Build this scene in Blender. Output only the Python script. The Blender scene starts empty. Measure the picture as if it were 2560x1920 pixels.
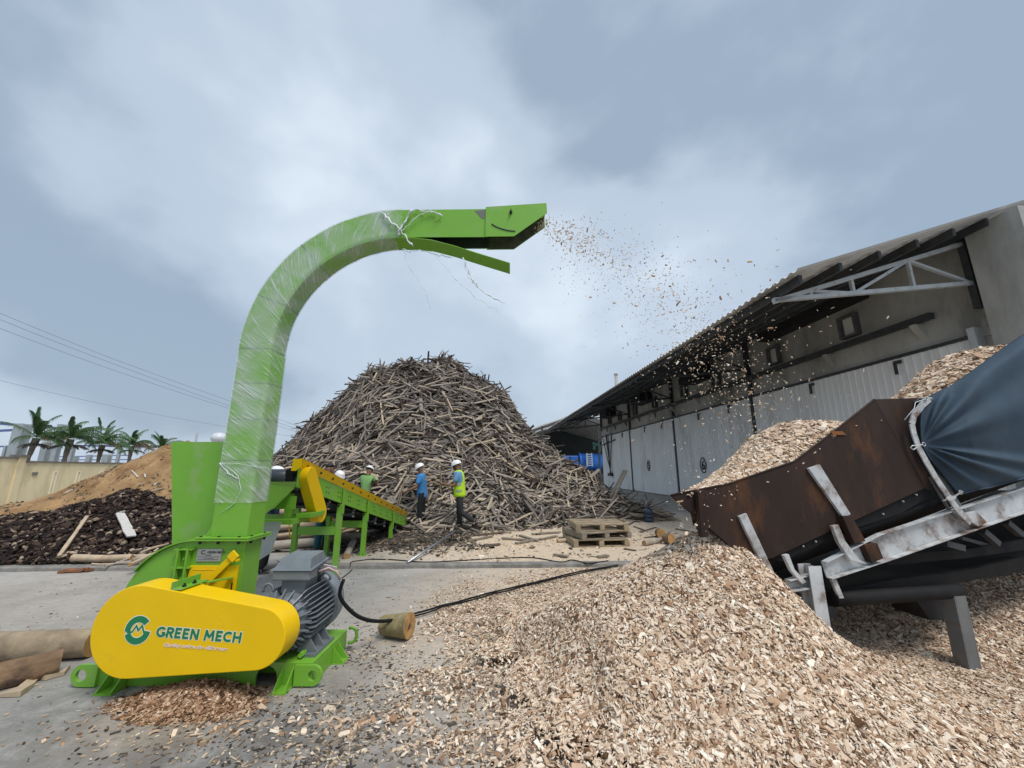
import bpy, bmesh, math, random
import numpy as np
from mathutils import Vector, Matrix, Euler
from mathutils.bvhtree import BVHTree

random.seed(7)
rng = np.random.default_rng(11)
SC = bpy.context.scene
COL = SC.collection
R = math.radians

# ------------------------------------------------------------------ camera
F = 975.0                      # focal length in pixels of the 2560 wide photograph
H = 1.62                       # eye height above the lower yard
PITCH = math.atan(213 / F)
CP, SP = math.cos(PITCH), math.sin(PITCH)
cam = bpy.data.cameras.new("camera")
cam.sensor_width = 36
cam.lens = F / 2560 * 36
cam.clip_start = 0.05
cam.clip_end = 2000
camo = bpy.data.objects.new("camera", cam)
camo.location = (0, 0, H)
camo.rotation_euler = (R(90) + PITCH, 0, 0)
COL.objects.link(camo)
SC.camera = camo

# ------------------------------------------------------------------ sky, sun, exposure
SUN_EL, SUN_AZ = R(60), R(140)          # azimuth measured clockwise from +Y
SC.view_settings.view_transform = 'Standard'
SC.view_settings.look = 'None'
SC.view_settings.gamma = 1
SC.view_settings.exposure = 0.82
world = bpy.data.worlds.new("World")
SC.world = world
world.use_nodes = True


def build_world():
    nt = world.node_tree
    nt.nodes.clear()
    N = nt.nodes.new
    L = nt.links.new
    out = N('ShaderNodeOutputWorld')
    bg = N('ShaderNodeBackground')
    bg.inputs['Strength'].default_value = 0.1
    sky = N('ShaderNodeTexSky')
    sky.sky_type = 'NISHITA'
    sky.sun_disc = False
    sky.sun_elevation = SUN_EL
    sky.sun_rotation = SUN_AZ
    sky.air_density = 1.2
    sky.dust_density = 2.0
    tc = N('ShaderNodeTexCoord')

    def noise(scale, detail, rough, vec, dist=0.0):
        n = N('ShaderNodeTexNoise')
        n.inputs['Scale'].default_value = scale
        n.inputs['Detail'].default_value = detail
        n.inputs['Roughness'].default_value = rough
        n.inputs['Distortion'].default_value = dist
        L(vec, n.inputs['Vector'])
        return n.outputs['Fac']

    def math_(op, a, b=None, c=None):
        m = N('ShaderNodeMath')
        m.operation = op
        for i, x in enumerate((a, b, c)):
            if x is None:
                continue
            if isinstance(x, (int, float)):
                m.inputs[i].default_value = x
            else:
                L(x, m.inputs[i])
        return m.outputs[0]
    mp = N('ShaderNodeMapping')
    L(tc.outputs['Generated'], mp.inputs['Vector'])
    mp.inputs['Location'].default_value = (3.1, 1.7, 0.4)
    mp.inputs['Rotation'].default_value = (0.25, 0.1, 0.5)
    mp.inputs['Scale'].default_value = (1.0, 1.0, 1.35)
    big = noise(2.3, 4, 0.48, mp.outputs['Vector'], 0.15)
    small = noise(6.5, 6, 0.52, mp.outputs['Vector'], 0.2)
    f = math_('ADD', 0.035, math_('ADD', math_('MULTIPLY', big, 0.66), math_('MULTIPLY', small, 0.24)))

    # banks of brighter and darker cloud in this part of the sky; dark top corners mimic lens falloff
    def bank(u, v, width, amount, cur):
        dx, dy = (u - 1280) / F, (960 - v) / F
        d = Vector((dx, CP - SP * dy, SP + CP * dy)).normalized()
        vm = N('ShaderNodeVectorMath')
        vm.operation = 'DOT_PRODUCT'
        L(tc.outputs['Generated'], vm.inputs[0])
        vm.inputs[1].default_value = d
        mr = N('ShaderNodeMapRange')
        mr.interpolation_type = 'SMOOTHSTEP'
        L(vm.outputs['Value'], mr.inputs['Value'])
        mr.inputs['From Min'].default_value = math.cos(R(width))
        mr.inputs['From Max'].default_value = 1.0
        mr.inputs['To Min'].default_value = 0
        mr.inputs['To Max'].default_value = amount
        return math_('ADD', cur, mr.outputs['Result'])
    for u, v, w, a in ((540, 430, 17, .14), (820, 130, 22, .06), (980, 560, 20, .05), (1330, 800, 18, .06),
                       (1700, 480, 16, .04), (1180, 640, 24, .04), (2050, 600, 14, .05), (300, 330, 12, .05),
                       (230, 600, 20, -.12), (60, 120, 26, -.08), (1560, 300, 18, -.13), (380, 950, 12, -.06),
                       (2400, 320, 24, -.10), (430, 830, 16, -.06), (1150, 860, 14, -.06), (2500, 30, 26, -.06)):
        f = bank(u, v, w, a, f)
    rp = N('ShaderNodeValToRGB')
    rp.color_ramp.interpolation = 'EASE'
    e = rp.color_ramp.elements
    e[0].position = 0.30
    e[0].color = (1.98, 2.53, 3.20, 1)
    e[1].position = 0.78
    e[1].color = (4.45, 5.00, 5.55, 1)
    m = rp.color_ramp.elements.new(0.50)
    m.color = (3.08, 3.66, 4.38, 1)
    L(f, rp.inputs['Fac'])
    mix = N('ShaderNodeMix')
    mix.data_type = 'RGBA'
    mix.inputs['Factor'].default_value = 0.93
    L(sky.outputs['Color'], mix.inputs['A'])
    L(rp.outputs['Color'], mix.inputs['B'])
    L(mix.outputs['Result'], bg.inputs['Color'])
    L(bg.outputs['Background'], out.inputs['Surface'])


build_world()
sun = bpy.data.lights.new("sun", 'SUN')
sun.energy = 1.5
sun.angle = R(22)
sun.color = (1.0, 0.95, 0.88)
suno = bpy.data.objects.new("sun", sun)
sd = Vector((math.cos(SUN_EL) * math.sin(SUN_AZ), math.cos(SUN_EL) * math.cos(SUN_AZ), math.sin(SUN_EL)))
suno.rotation_euler = (-sd).to_track_quat('-Z', 'Y').to_euler()
suno.location = (0, 0, 30)
COL.objects.link(suno)


# ------------------------------------------------------------------ small helpers
def ray(u, v):
    dx, dy = (u - 1280) / F, (960 - v) / F
    return Vector((dx, CP - SP * dy, SP + CP * dy))


def P(u, v, x=None, y=None, z=None):
    """The point of the place seen at a photo pixel on the plane x=, y= or z= (a surveyed position)."""
    r = ray(u, v)
    t = x / r.x if x is not None else y / r.y if y is not None else (z - H) / r.z
    return Vector((r.x * t, r.y * t, H + r.z * t))


def V(*a):
    return Vector(a)


def mat(name, col, rough=0.6, metal=0.0, var=0.12, vs=6.0, bump=0.0, bs=60.0, dirt=None, damt=0.0, ds=3.0,
        spec=0.5, stretch=(1, 1, 1), var2=0.0):
    m = bpy.data.materials.new(name)
    m.use_nodes = True
    nt = m.node_tree
    b = nt.nodes['Principled BSDF']
    N, L = nt.nodes.new, nt.links.new
    tc = N('ShaderNodeTexCoord')
    mp = N('ShaderNodeMapping')
    mp.inputs['Scale'].default_value = stretch
    L(tc.outputs['Object'], mp.inputs['Vector'])
    n = N('ShaderNodeTexNoise')
    n.inputs['Scale'].default_value = vs
    n.inputs['Detail'].default_value = 6
    n.inputs['Roughness'].default_value = 0.6
    L(mp.outputs['Vector'], n.inputs['Vector'])
    rp = N('ShaderNodeValToRGB')
    rp.color_ramp.elements[0].position = 0.3
    rp.color_ramp.elements[1].position = 0.7
    rp.color_ramp.elements[0].color = tuple(c * (1 - var) for c in col) + (1,)
    rp.color_ramp.elements[1].color = tuple(min(1, c * (1 + var)) for c in col) + (1,)
    L(n.outputs['Fac'], rp.inputs['Fac'])
    cur = rp.outputs['Color']
    if dirt:
        n2 = N('ShaderNodeTexNoise')
        n2.inputs['Scale'].default_value = ds
        n2.inputs['Detail'].default_value = 8
        n2.inputs['Roughness'].default_value = 0.68
        L(mp.outputs['Vector'], n2.inputs['Vector'])
        r2 = N('ShaderNodeValToRGB')
        r2.color_ramp.elements[0].position = max(0.0, 0.66 - damt * 0.4)
        r2.color_ramp.elements[1].position = 0.80 - damt * 0.25
        L(n2.outputs['Fac'], r2.inputs['Fac'])
        mx = N('ShaderNodeMix')
        mx.data_type = 'RGBA'
        L(r2.outputs['Color'], mx.inputs['Factor'])
        L(cur, mx.inputs['A'])
        mx.inputs['B'].default_value = tuple(dirt) + (1,)
        cur = mx.outputs['Result']
    L(cur, b.inputs['Base Color'])
    b.inputs['Roughness'].default_value = rough
    b.inputs['Metallic'].default_value = metal
    b.inputs['Specular IOR Level'].default_value = spec
    if bump:
        n3 = N('ShaderNodeTexNoise')
        n3.inputs['Scale'].default_value = bs
        n3.inputs['Detail'].default_value = 5
        L(mp.outputs['Vector'], n3.inputs['Vector'])
        bp = N('ShaderNodeBump')
        bp.inputs['Strength'].default_value = bump
        bp.inputs['Distance'].default_value = 0.02
        L(n3.outputs['Fac'], bp.inputs['Height'])
        L(bp.outputs['Normal'], b.inputs['Normal'])
    return m


def ramp_mat(name, stops, source, rough=0.8, grain=0.25, gs=(60, 60, 60), bump=0.0):
    """Colour picked per piece: source 'attr' reads the point attribute 'tone', 'object' the object's own random number."""
    m = bpy.data.materials.new(name)
    m.use_nodes = True
    nt = m.node_tree
    b = nt.nodes['Principled BSDF']
    N, L = nt.nodes.new, nt.links.new
    if source == 'attr':
        a = N('ShaderNodeAttribute')
        a.attribute_name = 'tone'
        fac = a.outputs['Fac']
    else:
        fac = N('ShaderNodeObjectInfo').outputs['Random']
    rp = N('ShaderNodeValToRGB')
    els = rp.color_ramp.elements
    while len(els) < len(stops):
        els.new(0.5)
    for e, (p, c) in zip(els, stops):
        e.position = p
        e.color = tuple(c) + (1,)
    L(fac, rp.inputs['Fac'])
    tc = N('ShaderNodeTexCoord')
    mp = N('ShaderNodeMapping')
    mp.inputs['Scale'].default_value = gs
    L(tc.outputs['Object'], mp.inputs['Vector'])
    n = N('ShaderNodeTexNoise')
    n.inputs['Scale'].default_value = 1
    n.inputs['Detail'].default_value = 3
    L(mp.outputs['Vector'], n.inputs['Vector'])
    mr = N('ShaderNodeMapRange')
    L(n.outputs['Fac'], mr.inputs['Value'])
    mr.inputs['From Min'].default_value = 0.25
    mr.inputs['From Max'].default_value = 0.75
    mr.inputs['To Min'].default_value = 1 - grain
    mr.inputs['To Max'].default_value = 1 + grain
    hs = N('ShaderNodeHueSaturation')
    L(rp.outputs['Color'], hs.inputs['Color'])
    L(mr.outputs['Result'], hs.inputs['Value'])
    L(hs.outputs['Color'], b.inputs['Base Color'])
    b.inputs['Roughness'].default_value = rough
    b.inputs['Specular IOR Level'].default_value = 0.25
    if bump:
        bp = N('ShaderNodeBump')
        bp.inputs['Strength'].default_value = bump
        bp.inputs['Distance'].default_value = 0.01
        L(n.outputs['Fac'], bp.inputs['Height'])
        L(bp.outputs['Normal'], b.inputs['Normal'])
    return m


WORLD = {}      # object -> world location of its origin (nothing is rotated that has children)


def tag(o, label=None, cat=None, group=None, kind=None):
    if label:
        o['label'] = label
    if cat:
        o['category'] = cat
        o['kind'] = 'thing'
    if group:
        o['group'] = group
    if kind:
        o['kind'] = kind
    return o


def thing(name, label, cat, loc=(0, 0, 0), group=None):
    o = bpy.data.objects.new(name, None)
    o.empty_display_size = 0.2
    o.location = loc
    COL.objects.link(o)
    WORLD[o.name] = Vector(loc)
    return tag(o, label, cat, group)


def base_of(o):
    return WORLD.get(o.name, Vector((0, 0, 0)))


def link_mesh(name, me, parent=None, origin=None):
    o = bpy.data.objects.new(name, me)
    COL.objects.link(o)
    if parent is not None:
        o.parent = parent
        WORLD[o.name] = base_of(parent).copy()
    else:
        WORLD[o.name] = Vector(origin) if origin is not None else Vector((0, 0, 0))
        o.location = WORLD[o.name]
    return o


class MB:
    """Collects shapes in world coordinates and links them as one mesh object."""

    def __init__(self):
        self.v, self.f, self.s, self.mi = [], [], [], []

    def add(self, vs, fs, smooth=False, mi=0):
        k = len(self.v)
        self.v += [Vector(a) for a in vs]
        for f in fs:
            self.f.append([k + i for i in f])
            self.s.append(smooth)
            self.mi.append(mi)
        return self

    def box(self, a, b, mi=0):
        (x0, y0, z0), (x1, y1, z1) = a, b
        vs = [(x, y, z) for z in (z0, z1) for y in (y0, y1) for x in (x0, x1)]
        return self.add(vs, [(0, 2, 3, 1), (4, 5, 7, 6), (0, 1, 5, 4), (2, 6, 7, 3), (0, 4, 6, 2), (1, 3, 7, 5)], mi=mi)

    def bar(self, p, q, w, h, up=(0, 0, 1), mi=0, w2=None, h2=None):
        p, q = Vector(p), Vector(q)
        d = (q - p).normalized()
        s = d.cross(Vector(up))
        if s.length < 1e-4:
            s = d.cross(Vector((1, 0, 0)))
        s.normalize()
        u = s.cross(d).normalized()
        w2 = w if w2 is None else w2
        h2 = h if h2 is None else h2
        vs = []
        for c, ww, hh in ((p, w, h), (q, w2, h2)):
            for a, b in ((-1, -1), (1, -1), (1, 1), (-1, 1)):
                vs.append(c + s * (a * ww / 2) + u * (b * hh / 2))
        return self.add(vs, [(3, 2, 1, 0), (4, 5, 6, 7), (0, 1, 5, 4), (1, 2, 6, 5), (2, 3, 7, 6), (3, 0, 4, 7)], mi=mi)

    def prism(self, pts, off, mi=0):
        """Polygon pts (3D, planar) extruded by the vector off."""
        pts = [Vector(p) for p in pts]
        off = Vector(off)
        n = len(pts)
        vs = pts + [p + off for p in pts]
        fs = [tuple(range(n - 1, -1, -1)), tuple(range(n, 2 * n))]
        fs += [(i, (i + 1) % n, n + (i + 1) % n, n + i) for i in range(n)]
        return self.add(vs, fs, mi=mi)

    def tube(self, pts, rad, n=8, cap=True, smooth=True, mi=0):
        pts = [Vector(p) for p in pts]
        k = len(pts)
        rads = rad if isinstance(rad, (list, tuple)) else [rad] * k
        vs, fs = [], []
        ref = None
        for i, p in enumerate(pts):
            d = (pts[min(i + 1, k - 1)] - pts[max(i - 1, 0)])
            d.normalize()
            if ref is None:
                ref = d.orthogonal().normalized()
            ref = (ref - d * ref.dot(d))
            if ref.length < 1e-5:
                ref = d.orthogonal()
            ref.normalize()
            w = d.cross(ref)
            for j in range(n):
                a = 2 * math.pi * j / n
                vs.append(p + (ref * math.cos(a) + w * math.sin(a)) * rads[i])
        for i in range(k - 1):
            for j in range(n):
                fs.append((i * n + j, i * n + (j + 1) % n, (i + 1) * n + (j + 1) % n, (i + 1) * n + j))
        self.add(vs, fs, smooth, mi)
        if cap:
            b = len(self.v) - len(vs)
            self.f.append([b + j for j in range(n - 1, -1, -1)])
            self.f.append([b + (k - 1) * n + j for j in range(n)])
            self.s += [False, False]
            self.mi += [mi, mi]
        return self

    def lathe(self, c, axis, prof, n=24, smooth=True, mi=0, cap=True):
        """prof: list of (distance along axis, radius)."""
        c, axis = Vector(c), Vector(axis).normalized()
        a = axis.orthogonal().normalized()
        b = axis.cross(a)
        vs, fs = [], []
        for h, r in prof:
            for j in range(n):
                t = 2 * math.pi * j / n
                vs.append(c + axis * h + (a * math.cos(t) + b * math.sin(t)) * r)
        k = len(prof)
        for i in range(k - 1):
            for j in range(n):
                fs.append((i * n + j, i * n + (j + 1) % n, (i + 1) * n + (j + 1) % n, (i + 1) * n + j))
        if cap:
            fs.append(tuple(range(n - 1, -1, -1)))
            fs.append(tuple((k - 1) * n + j for j in range(n)))
        return self.add(vs, fs, smooth, mi)

    def grid(self, rows, smooth=True, mi=0):
        n = len(rows[0])
        vs = [p for r in rows for p in r]
        fs = []
        for i in range(len(rows) - 1):
            for j in range(n - 1):
                fs.append((i * n + j, i * n + j + 1, (i + 1) * n + j + 1, (i + 1) * n + j))
        return self.add(vs, fs, smooth, mi)

    def build(self, name, m, parent=None, origin=None, bevel=0.0, sharp=True, solid=0.0):
        if parent is not None:
            o = base_of(parent)
        else:
            o = Vector(origin) if origin is not None else Vector((0, 0, 0))
        me = bpy.data.meshes.new(name)
        me.from_pydata([v - o for v in self.v], [], self.f)
        for mm in (m if isinstance(m, (list, tuple)) else [m]):
            me.materials.append(mm)
        me.polygons.foreach_set('use_smooth', self.s)
        me.polygons.foreach_set('material_index', self.mi)
        bm = bmesh.new()
        bm.from_mesh(me)
        bmesh.ops.recalc_face_normals(bm, faces=bm.faces)
        bm.to_mesh(me)
        bm.free()
        me.update()
        ob = link_mesh(name, me, parent, None if parent is not None else o)
        if solid:
            s = ob.modifiers.new('solid', 'SOLIDIFY')
            s.thickness = solid
            s.offset = 0
        if bevel:
            b = ob.modifiers.new('bevel', 'BEVEL')
            b.width = bevel
            b.segments = 2
            b.limit_method = 'ANGLE'
            b.angle_limit = R(35)
            b.harden_normals = False
        return ob


def np_mesh(name, verts, quads, tone=None, mats=(), mat_idx=None, smooth=False):
    """A mesh straight from numpy arrays; tone is a per-vertex colour number."""
    me = bpy.data.meshes.new(name)
    nv, nf = len(verts), len(quads)
    me.vertices.add(nv)
    me.vertices.foreach_set('co', np.asarray(verts, dtype=np.float32).ravel())
    me.loops.add(nf * 4)
    me.loops.foreach_set('vertex_index', np.asarray(quads, dtype=np.int32).ravel())
    me.polygons.add(nf)
    me.polygons.foreach_set('loop_start', np.arange(0, nf * 4, 4, dtype=np.int32))
    for m in mats:
        me.materials.append(m)
    if mat_idx is not None:
        me.polygons.foreach_set('material_index', np.asarray(mat_idx, dtype=np.int32))
    me.polygons.foreach_set('use_smooth', np.full(nf, smooth))
    if tone is not None:
        a = me.attributes.new('tone', 'FLOAT', 'POINT')
        a.data.foreach_set('value', np.asarray(tone, dtype=np.float32))
    me.update()
    me.validate()
    return me


def frames(normal, yaw, tilt, tilt_dir):
    """(N,3,3) rows: long axis, cross axis, thin axis of flat pieces lying on surfaces with these normals."""
    n = normal / np.linalg.norm(normal, axis=1, keepdims=True)
    ref = np.tile(np.array([1.0, 0.0, 0.0]), (len(n), 1))
    t1 = ref - n * np.sum(ref * n, axis=1, keepdims=True)
    t1 /= np.linalg.norm(t1, axis=1, keepdims=True)
    t2 = np.cross(n, t1)
    # tilt the normal
    td = t1 * np.cos(tilt_dir)[:, None] + t2 * np.sin(tilt_dir)[:, None]
    n2 = n * np.cos(tilt)[:, None] + td * np.sin(tilt)[:, None]
    a = t1 * np.cos(yaw)[:, None] + t2 * np.sin(yaw)[:, None]
    a = a - n2 * np.sum(a * n2, axis=1, keepdims=True)
    a /= np.linalg.norm(a, axis=1, keepdims=True)
    b = np.cross(n2, a)
    return np.stack([a, b, n2], axis=1)


def flat_pieces(c, fr, dims, jitter=0.35, closed=False):
    """Irregular slabs: N centres, frames, full sizes (length, width, thickness) -> verts, quads."""
    n = len(c)
    sx = np.array([-1, 1, 1, -1]) * 0.5
    sy = np.array([-1, -1, 1, 1]) * 0.5
    ox = sx[None, :] * (1 + rng.uniform(-jitter, jitter, (n, 4)))
    oy = sy[None, :] * (1 + rng.uniform(-jitter, jitter, (n, 4)))
    vs = np.empty((n, 8, 3))
    for lvl, sz in ((0, -0.5), (1, 0.5)):
        k = 1.0 if lvl == 0 else 0.93
        for i in range(4):
            vs[:, lvl * 4 + i] = (c + fr[:, 0] * (ox[:, i] * dims[:, 0] * k)[:, None]
                                  + fr[:, 1] * (oy[:, i] * dims[:, 1] * k)[:, None]
                                  + fr[:, 2] * (sz * dims[:, 2])[:, None])
    q = [[4, 5, 6, 7], [0, 1, 5, 4], [1, 2, 6, 5], [2, 3, 7, 6], [3, 0, 4, 7]]
    if closed:
        q.append([3, 2, 1, 0])
    q = np.array(q)
    quads = (np.arange(n)[:, None, None] * 8 + q[None]).reshape(-1, 4)
    return vs.reshape(-1, 3), quads


def unit_piece(name, m, jitter, seed, bend=0.0):
    """A 1 x 1 x 1 irregular slab with a small facet on top, shared by many copies."""
    r = random.Random(seed)
    mb = MB()
    n = 5
    ring = []
    for i in range(n + 1):
        x = -0.5 + i / n
        w = 0.5 * (1 + r.uniform(-jitter, jitter)) * (0.75 if i in (0, n) else 1)
        e = r.uniform(-.06, .06) if i in (0, n) else 0
        zb = bend * math.sin(math.pi * i / n)
        ring.append([(x + e, -w, -0.5 + zb), (x - e, w, -0.5 + zb), (x - e, w * .9, 0.5 + zb), (x + e, -w * .9, 0.5 + zb)])
    vs = [p for q in ring for p in q]
    fs = []
    for i in range(n):
        for j in range(4):
            fs.append((i * 4 + j, i * 4 + (j + 1) % 4, i * 4 + 4 + (j + 1) % 4, i * 4 + 4 + j))
    fs += [(3, 2, 1, 0), tuple(n * 4 + j for j in range(4))]
    mb.add(vs, fs)
    me = bpy.data.meshes.new(name)
    me.from_pydata(mb.v, [], mb.f)
    me.materials.append(m)
    me.update()
    return me


def smoothstep(a, b, x):
    t = np.clip((x - a) / (b - a), 0, 1)
    return t * t * (3 - 2 * t)


def vnoise(x, y, s, seed=0):
    """Cheap smooth value noise on arrays, about -1..1."""
    r = np.random.default_rng(seed)
    tab = r.uniform(-1, 1, (64, 64))
    x = np.asarray(x, dtype=float) / s + 100
    y = np.asarray(y, dtype=float) / s + 100
    xi, yi = np.floor(x).astype(int), np.floor(y).astype(int)
    fx, fy = x - xi, y - yi
    fx, fy = fx * fx * (3 - 2 * fx), fy * fy * (3 - 2 * fy)
    g = lambda i, j: tab[i % 64, j % 64]
    return ((g(xi, yi) * (1 - fx) + g(xi + 1, yi) * fx) * (1 - fy)
            + (g(xi, yi + 1) * (1 - fx) + g(xi + 1, yi + 1) * fx) * fy)


def text_mesh(s, size, offset=0.0, extrude=0.0006, shear=0.0, spacing=1.0, align='LEFT'):
    """Lettering as a mesh in its own XY plane."""
    cu = bpy.data.curves.new('lettering', 'FONT')
    cu.body = s
    cu.size = size
    cu.offset = offset
    cu.extrude = extrude
    cu.shear = shear
    cu.space_character = spacing
    cu.align_x = align
    cu.resolution_u = 3
    o = bpy.data.objects.new('lettering', cu)
    COL.objects.link(o)
    dg = bpy.context.evaluated_depsgraph_get()
    me = bpy.data.meshes.new_from_object(o.evaluated_get(dg))
    bpy.data.objects.remove(o)
    bpy.data.curves.remove(cu)
    return me


def letters(name, me, m, origin, xdir, ydir, parent):
    """Lettering laid on a surface, every letter a piece of its own."""
    bm = bmesh.new()
    bm.from_mesh(me)
    bm.verts.ensure_lookup_table()
    seen = set()
    for v0 in bm.verts:
        if v0.index in seen:
            continue
        st, isl = [v0], []
        seen.add(v0.index)
        while st:
            q = st.pop()
            isl.append(q)
            for e in q.link_edges:
                o = e.other_vert(q)
                if o.index not in seen:
                    seen.add(o.index)
                    st.append(o)
        ids = {v.index: i for i, v in enumerate(isl)}
        fs = {f for v in isl for f in v.link_faces}
        one = bpy.data.meshes.new(name)
        one.from_pydata([v.co.copy() for v in isl], [], [[ids[v.index] for v in f.verts] for f in fs])
        place_text(name, one, m, origin, xdir, ydir, parent)
    bm.free()


def place_text(name, me, m, origin, xdir, ydir, parent):
    """Lay a lettering mesh on a surface: its x along xdir, its y along ydir."""
    x, y = Vector(xdir).normalized(), Vector(ydir).normalized()
    z = x.cross(y).normalized()
    M = Matrix((x, y, z)).transposed().to_4x4()
    M.translation = Vector(origin) - base_of(parent)
    me.transform(M)
    me.materials.clear()
    me.materials.append(m)
    return link_mesh(name, me, parent)
# ------------------------------------------------------------------ ground
def ground_mat(name, col, tan, masks, dark=None):
    """Dusty concrete; masks are (x, y, inner radius, outer radius, amount) drifts of sawdust lying on it."""
    m = bpy.data.materials.new(name)
    m.use_nodes = True
    nt = m.node_tree
    b = nt.nodes['Principled BSDF']
    N, L = nt.nodes.new, nt.links.new
    tc = N('ShaderNodeTexCoord')

    def noise(scale, detail=6, rough=0.6, dist=0.0, st=None):
        n = N('ShaderNodeTexNoise')
        n.inputs['Scale'].default_value = scale
        n.inputs['Detail'].default_value = detail
        n.inputs['Roughness'].default_value = rough
        n.inputs['Distortion'].default_value = dist
        if st:
            mp = N('ShaderNodeMapping')
            mp.inputs['Scale'].default_value = st
            mp.inputs['Rotation'].default_value = (0, 0, 0.25)
            L(tc.outputs['Object'], mp.inputs['Vector'])
            L(mp.outputs['Vector'], n.inputs['Vector'])
        else:
            L(tc.outputs['Object'], n.inputs['Vector'])
        return n.outputs['Fac']

    def mr(x, a, c, d=0.0, e=1.0):
        n = N('ShaderNodeMapRange')
        n.interpolation_type = 'SMOOTHSTEP'
        L(x, n.inputs['Value'])
        for k, val in zip(('From Min', 'From Max', 'To Min', 'To Max'), (a, c, d, e)):
            n.inputs[k].default_value = val
        return n.outputs['Result']

    def op(o, a, c):
        n = N('ShaderNodeMath')
        n.operation = o
        n.use_clamp = True
        for i, q in enumerate((a, c)):
            if isinstance(q, (int, float)):
                n.inputs[i].default_value = q
            else:
                L(q, n.inputs[i])
        return n.outputs[0]

    def mix(f, a, c):
        n = N('ShaderNodeMix')
        n.data_type = 'RGBA'
        L(f, n.inputs['Factor'])
        for k, q in (('A', a), ('B', c)):
            if isinstance(q, tuple):
                n.inputs[k].default_value = q + (1,)
            else:
                L(q, n.inputs[k])
        return n.outputs['Result']
    lo = tuple(c * 0.80 for c in col)
    hi = tuple(c * 1.18 for c in col)
    cur = mix(mr(noise(0.55, 8, 0.62, 0.6), 0.35, 0.65), lo, hi)
    cur = mix(op('MULTIPLY', mr(noise(2.2, 8, 0.7, 1.0, (1, 2.6, 1)), 0.50, 0.68), 0.60), cur, tuple(c * 0.62 for c in col))
    cur = mix(op('MULTIPLY', mr(noise(9, 6, 0.7, 0.3, (1, 2.2, 1)), 0.55, 0.75), 0.40), cur, tuple(min(1, c * 1.35) for c in col))
    cur = mix(op('MULTIPLY', mr(noise(30, 6, 0.75, 0.3, (1, 1.8, 1)), 0.54, 0.68), 0.6), cur, tuple(c * 0.55 for c in col))
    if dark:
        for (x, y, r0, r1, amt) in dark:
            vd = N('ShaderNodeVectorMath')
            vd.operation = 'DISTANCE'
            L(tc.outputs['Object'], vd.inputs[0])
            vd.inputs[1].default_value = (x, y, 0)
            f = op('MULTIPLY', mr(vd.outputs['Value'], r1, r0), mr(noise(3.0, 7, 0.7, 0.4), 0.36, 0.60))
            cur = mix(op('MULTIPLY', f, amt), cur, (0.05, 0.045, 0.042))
    tn = mr(noise(7.0, 8, 0.72, 0.6), 0.30, 0.62)
    tlo, thi = tuple(c * 0.78 for c in tan), tuple(c * 1.15 for c in tan)
    tcol = mix(mr(noise(26, 5, 0.7), 0.35, 0.65), tlo, thi)
    for (x, y, r0, r1, amt) in masks:
        vd = N('ShaderNodeVectorMath')
        vd.operation = 'DISTANCE'
        L(tc.outputs['Object'], vd.inputs[0])
        vd.inputs[1].default_value = (x, y, 0)
        f = op('MULTIPLY', mr(vd.outputs['Value'], r1, r0), op('ADD', op('MULTIPLY', tn, 0.55), 0.45))
        cur = mix(op('MULTIPLY', f, amt), cur, tcol)
    L(cur, b.inputs['Base Color'])
    b.inputs['Roughness'].default_value = 0.92
    b.inputs['Specular IOR Level'].default_value = 0.2
    bp = N('ShaderNodeBump')
    bp.inputs['Strength'].default_value = 0.55
    bp.inputs['Distance'].default_value = 0.03
    L(noise(16, 8, 0.7, 0.2), bp.inputs['Height'])
    L(bp.outputs['Normal'], b.inputs['Normal'])
    return m


M_yard = ground_mat('dusty_concrete', (0.325, 0.317, 0.305), (0.60, 0.48, 0.35),
                    [(1.9, 5.4, 2.0, 4.5, 0.9), (-6.0, 5.4, 1.0, 4.0, 0.25), (-2.3, 3.1, 0.2, 0.7, 0.25)],
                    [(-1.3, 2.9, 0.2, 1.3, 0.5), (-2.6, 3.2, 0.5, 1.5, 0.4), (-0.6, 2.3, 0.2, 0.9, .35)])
M_back = ground_mat('sawdust_strewn_concrete', (0.40, 0.38, 0.345), (0.62, 0.49, 0.35),
                    [(2.6, 10.0, 3.0, 7.0, 0.95), (0.0, 9.0, 0.5, 3.0, 0.65), (9.0, 8.0, 2.0, 6.0, 0.8)],
                    [(-3.2, 9.5, 0.8, 2.6, 0.75), (-8.5, 8.5, 2.0, 4.4, 0.7), (-1.8, 11.0, 0.5, 2.4, 0.5)])
M_kerb = mat('kerb_concrete', (0.22, 0.21, 0.195), 0.9, var=0.30, vs=5, bump=0.5, bs=30, dirt=(0.13, 0.12, 0.11), damt=0.5, ds=4)

mb = MB()
mb.add([(-900, -200, 0), (900, -200, 0), (900, 1500, 0), (-900, 1500, 0)], [(0, 1, 2, 3)])
tag(mb.build('ground', M_yard), 'grey dusty concrete yard in front of the kerb', None, kind='structure')
BZ = 0.06                                   # the back yard lies one low kerb higher


def kerb_y(x):
    return 7.05 + 0.031 * x


mb = MB()
mb.add([(-120, kerb_y(-120) + .16, BZ), (120, kerb_y(120) + .16, BZ), (120, 300, BZ), (-120, 300, BZ)], [(0, 1, 2, 3)])
tag(mb.build('back_yard', M_back), 'higher concrete yard behind the kerb', kind='structure')
mb = MB()
xs = np.linspace(-60, 60, 241)
rows = [[], [], [], []]
for x in xs:
    j = 0.012 * math.sin(x * 7.3) + random.uniform(-.010, .010)
    y = kerb_y(x)
    rows[0].append(V(x, y + j, -0.02))
    rows[1].append(V(x, y + j + .012, BZ - .012 + random.uniform(-.006, .006)))
    rows[2].append(V(x, y + .035 + j * .5, BZ + .006))
    rows[3].append(V(x, y + .17, BZ + .005))
mb.grid(rows, smooth=False)
tag(mb.build('kerb', M_kerb), 'low worn concrete kerb across the yard', kind='structure')

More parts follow.
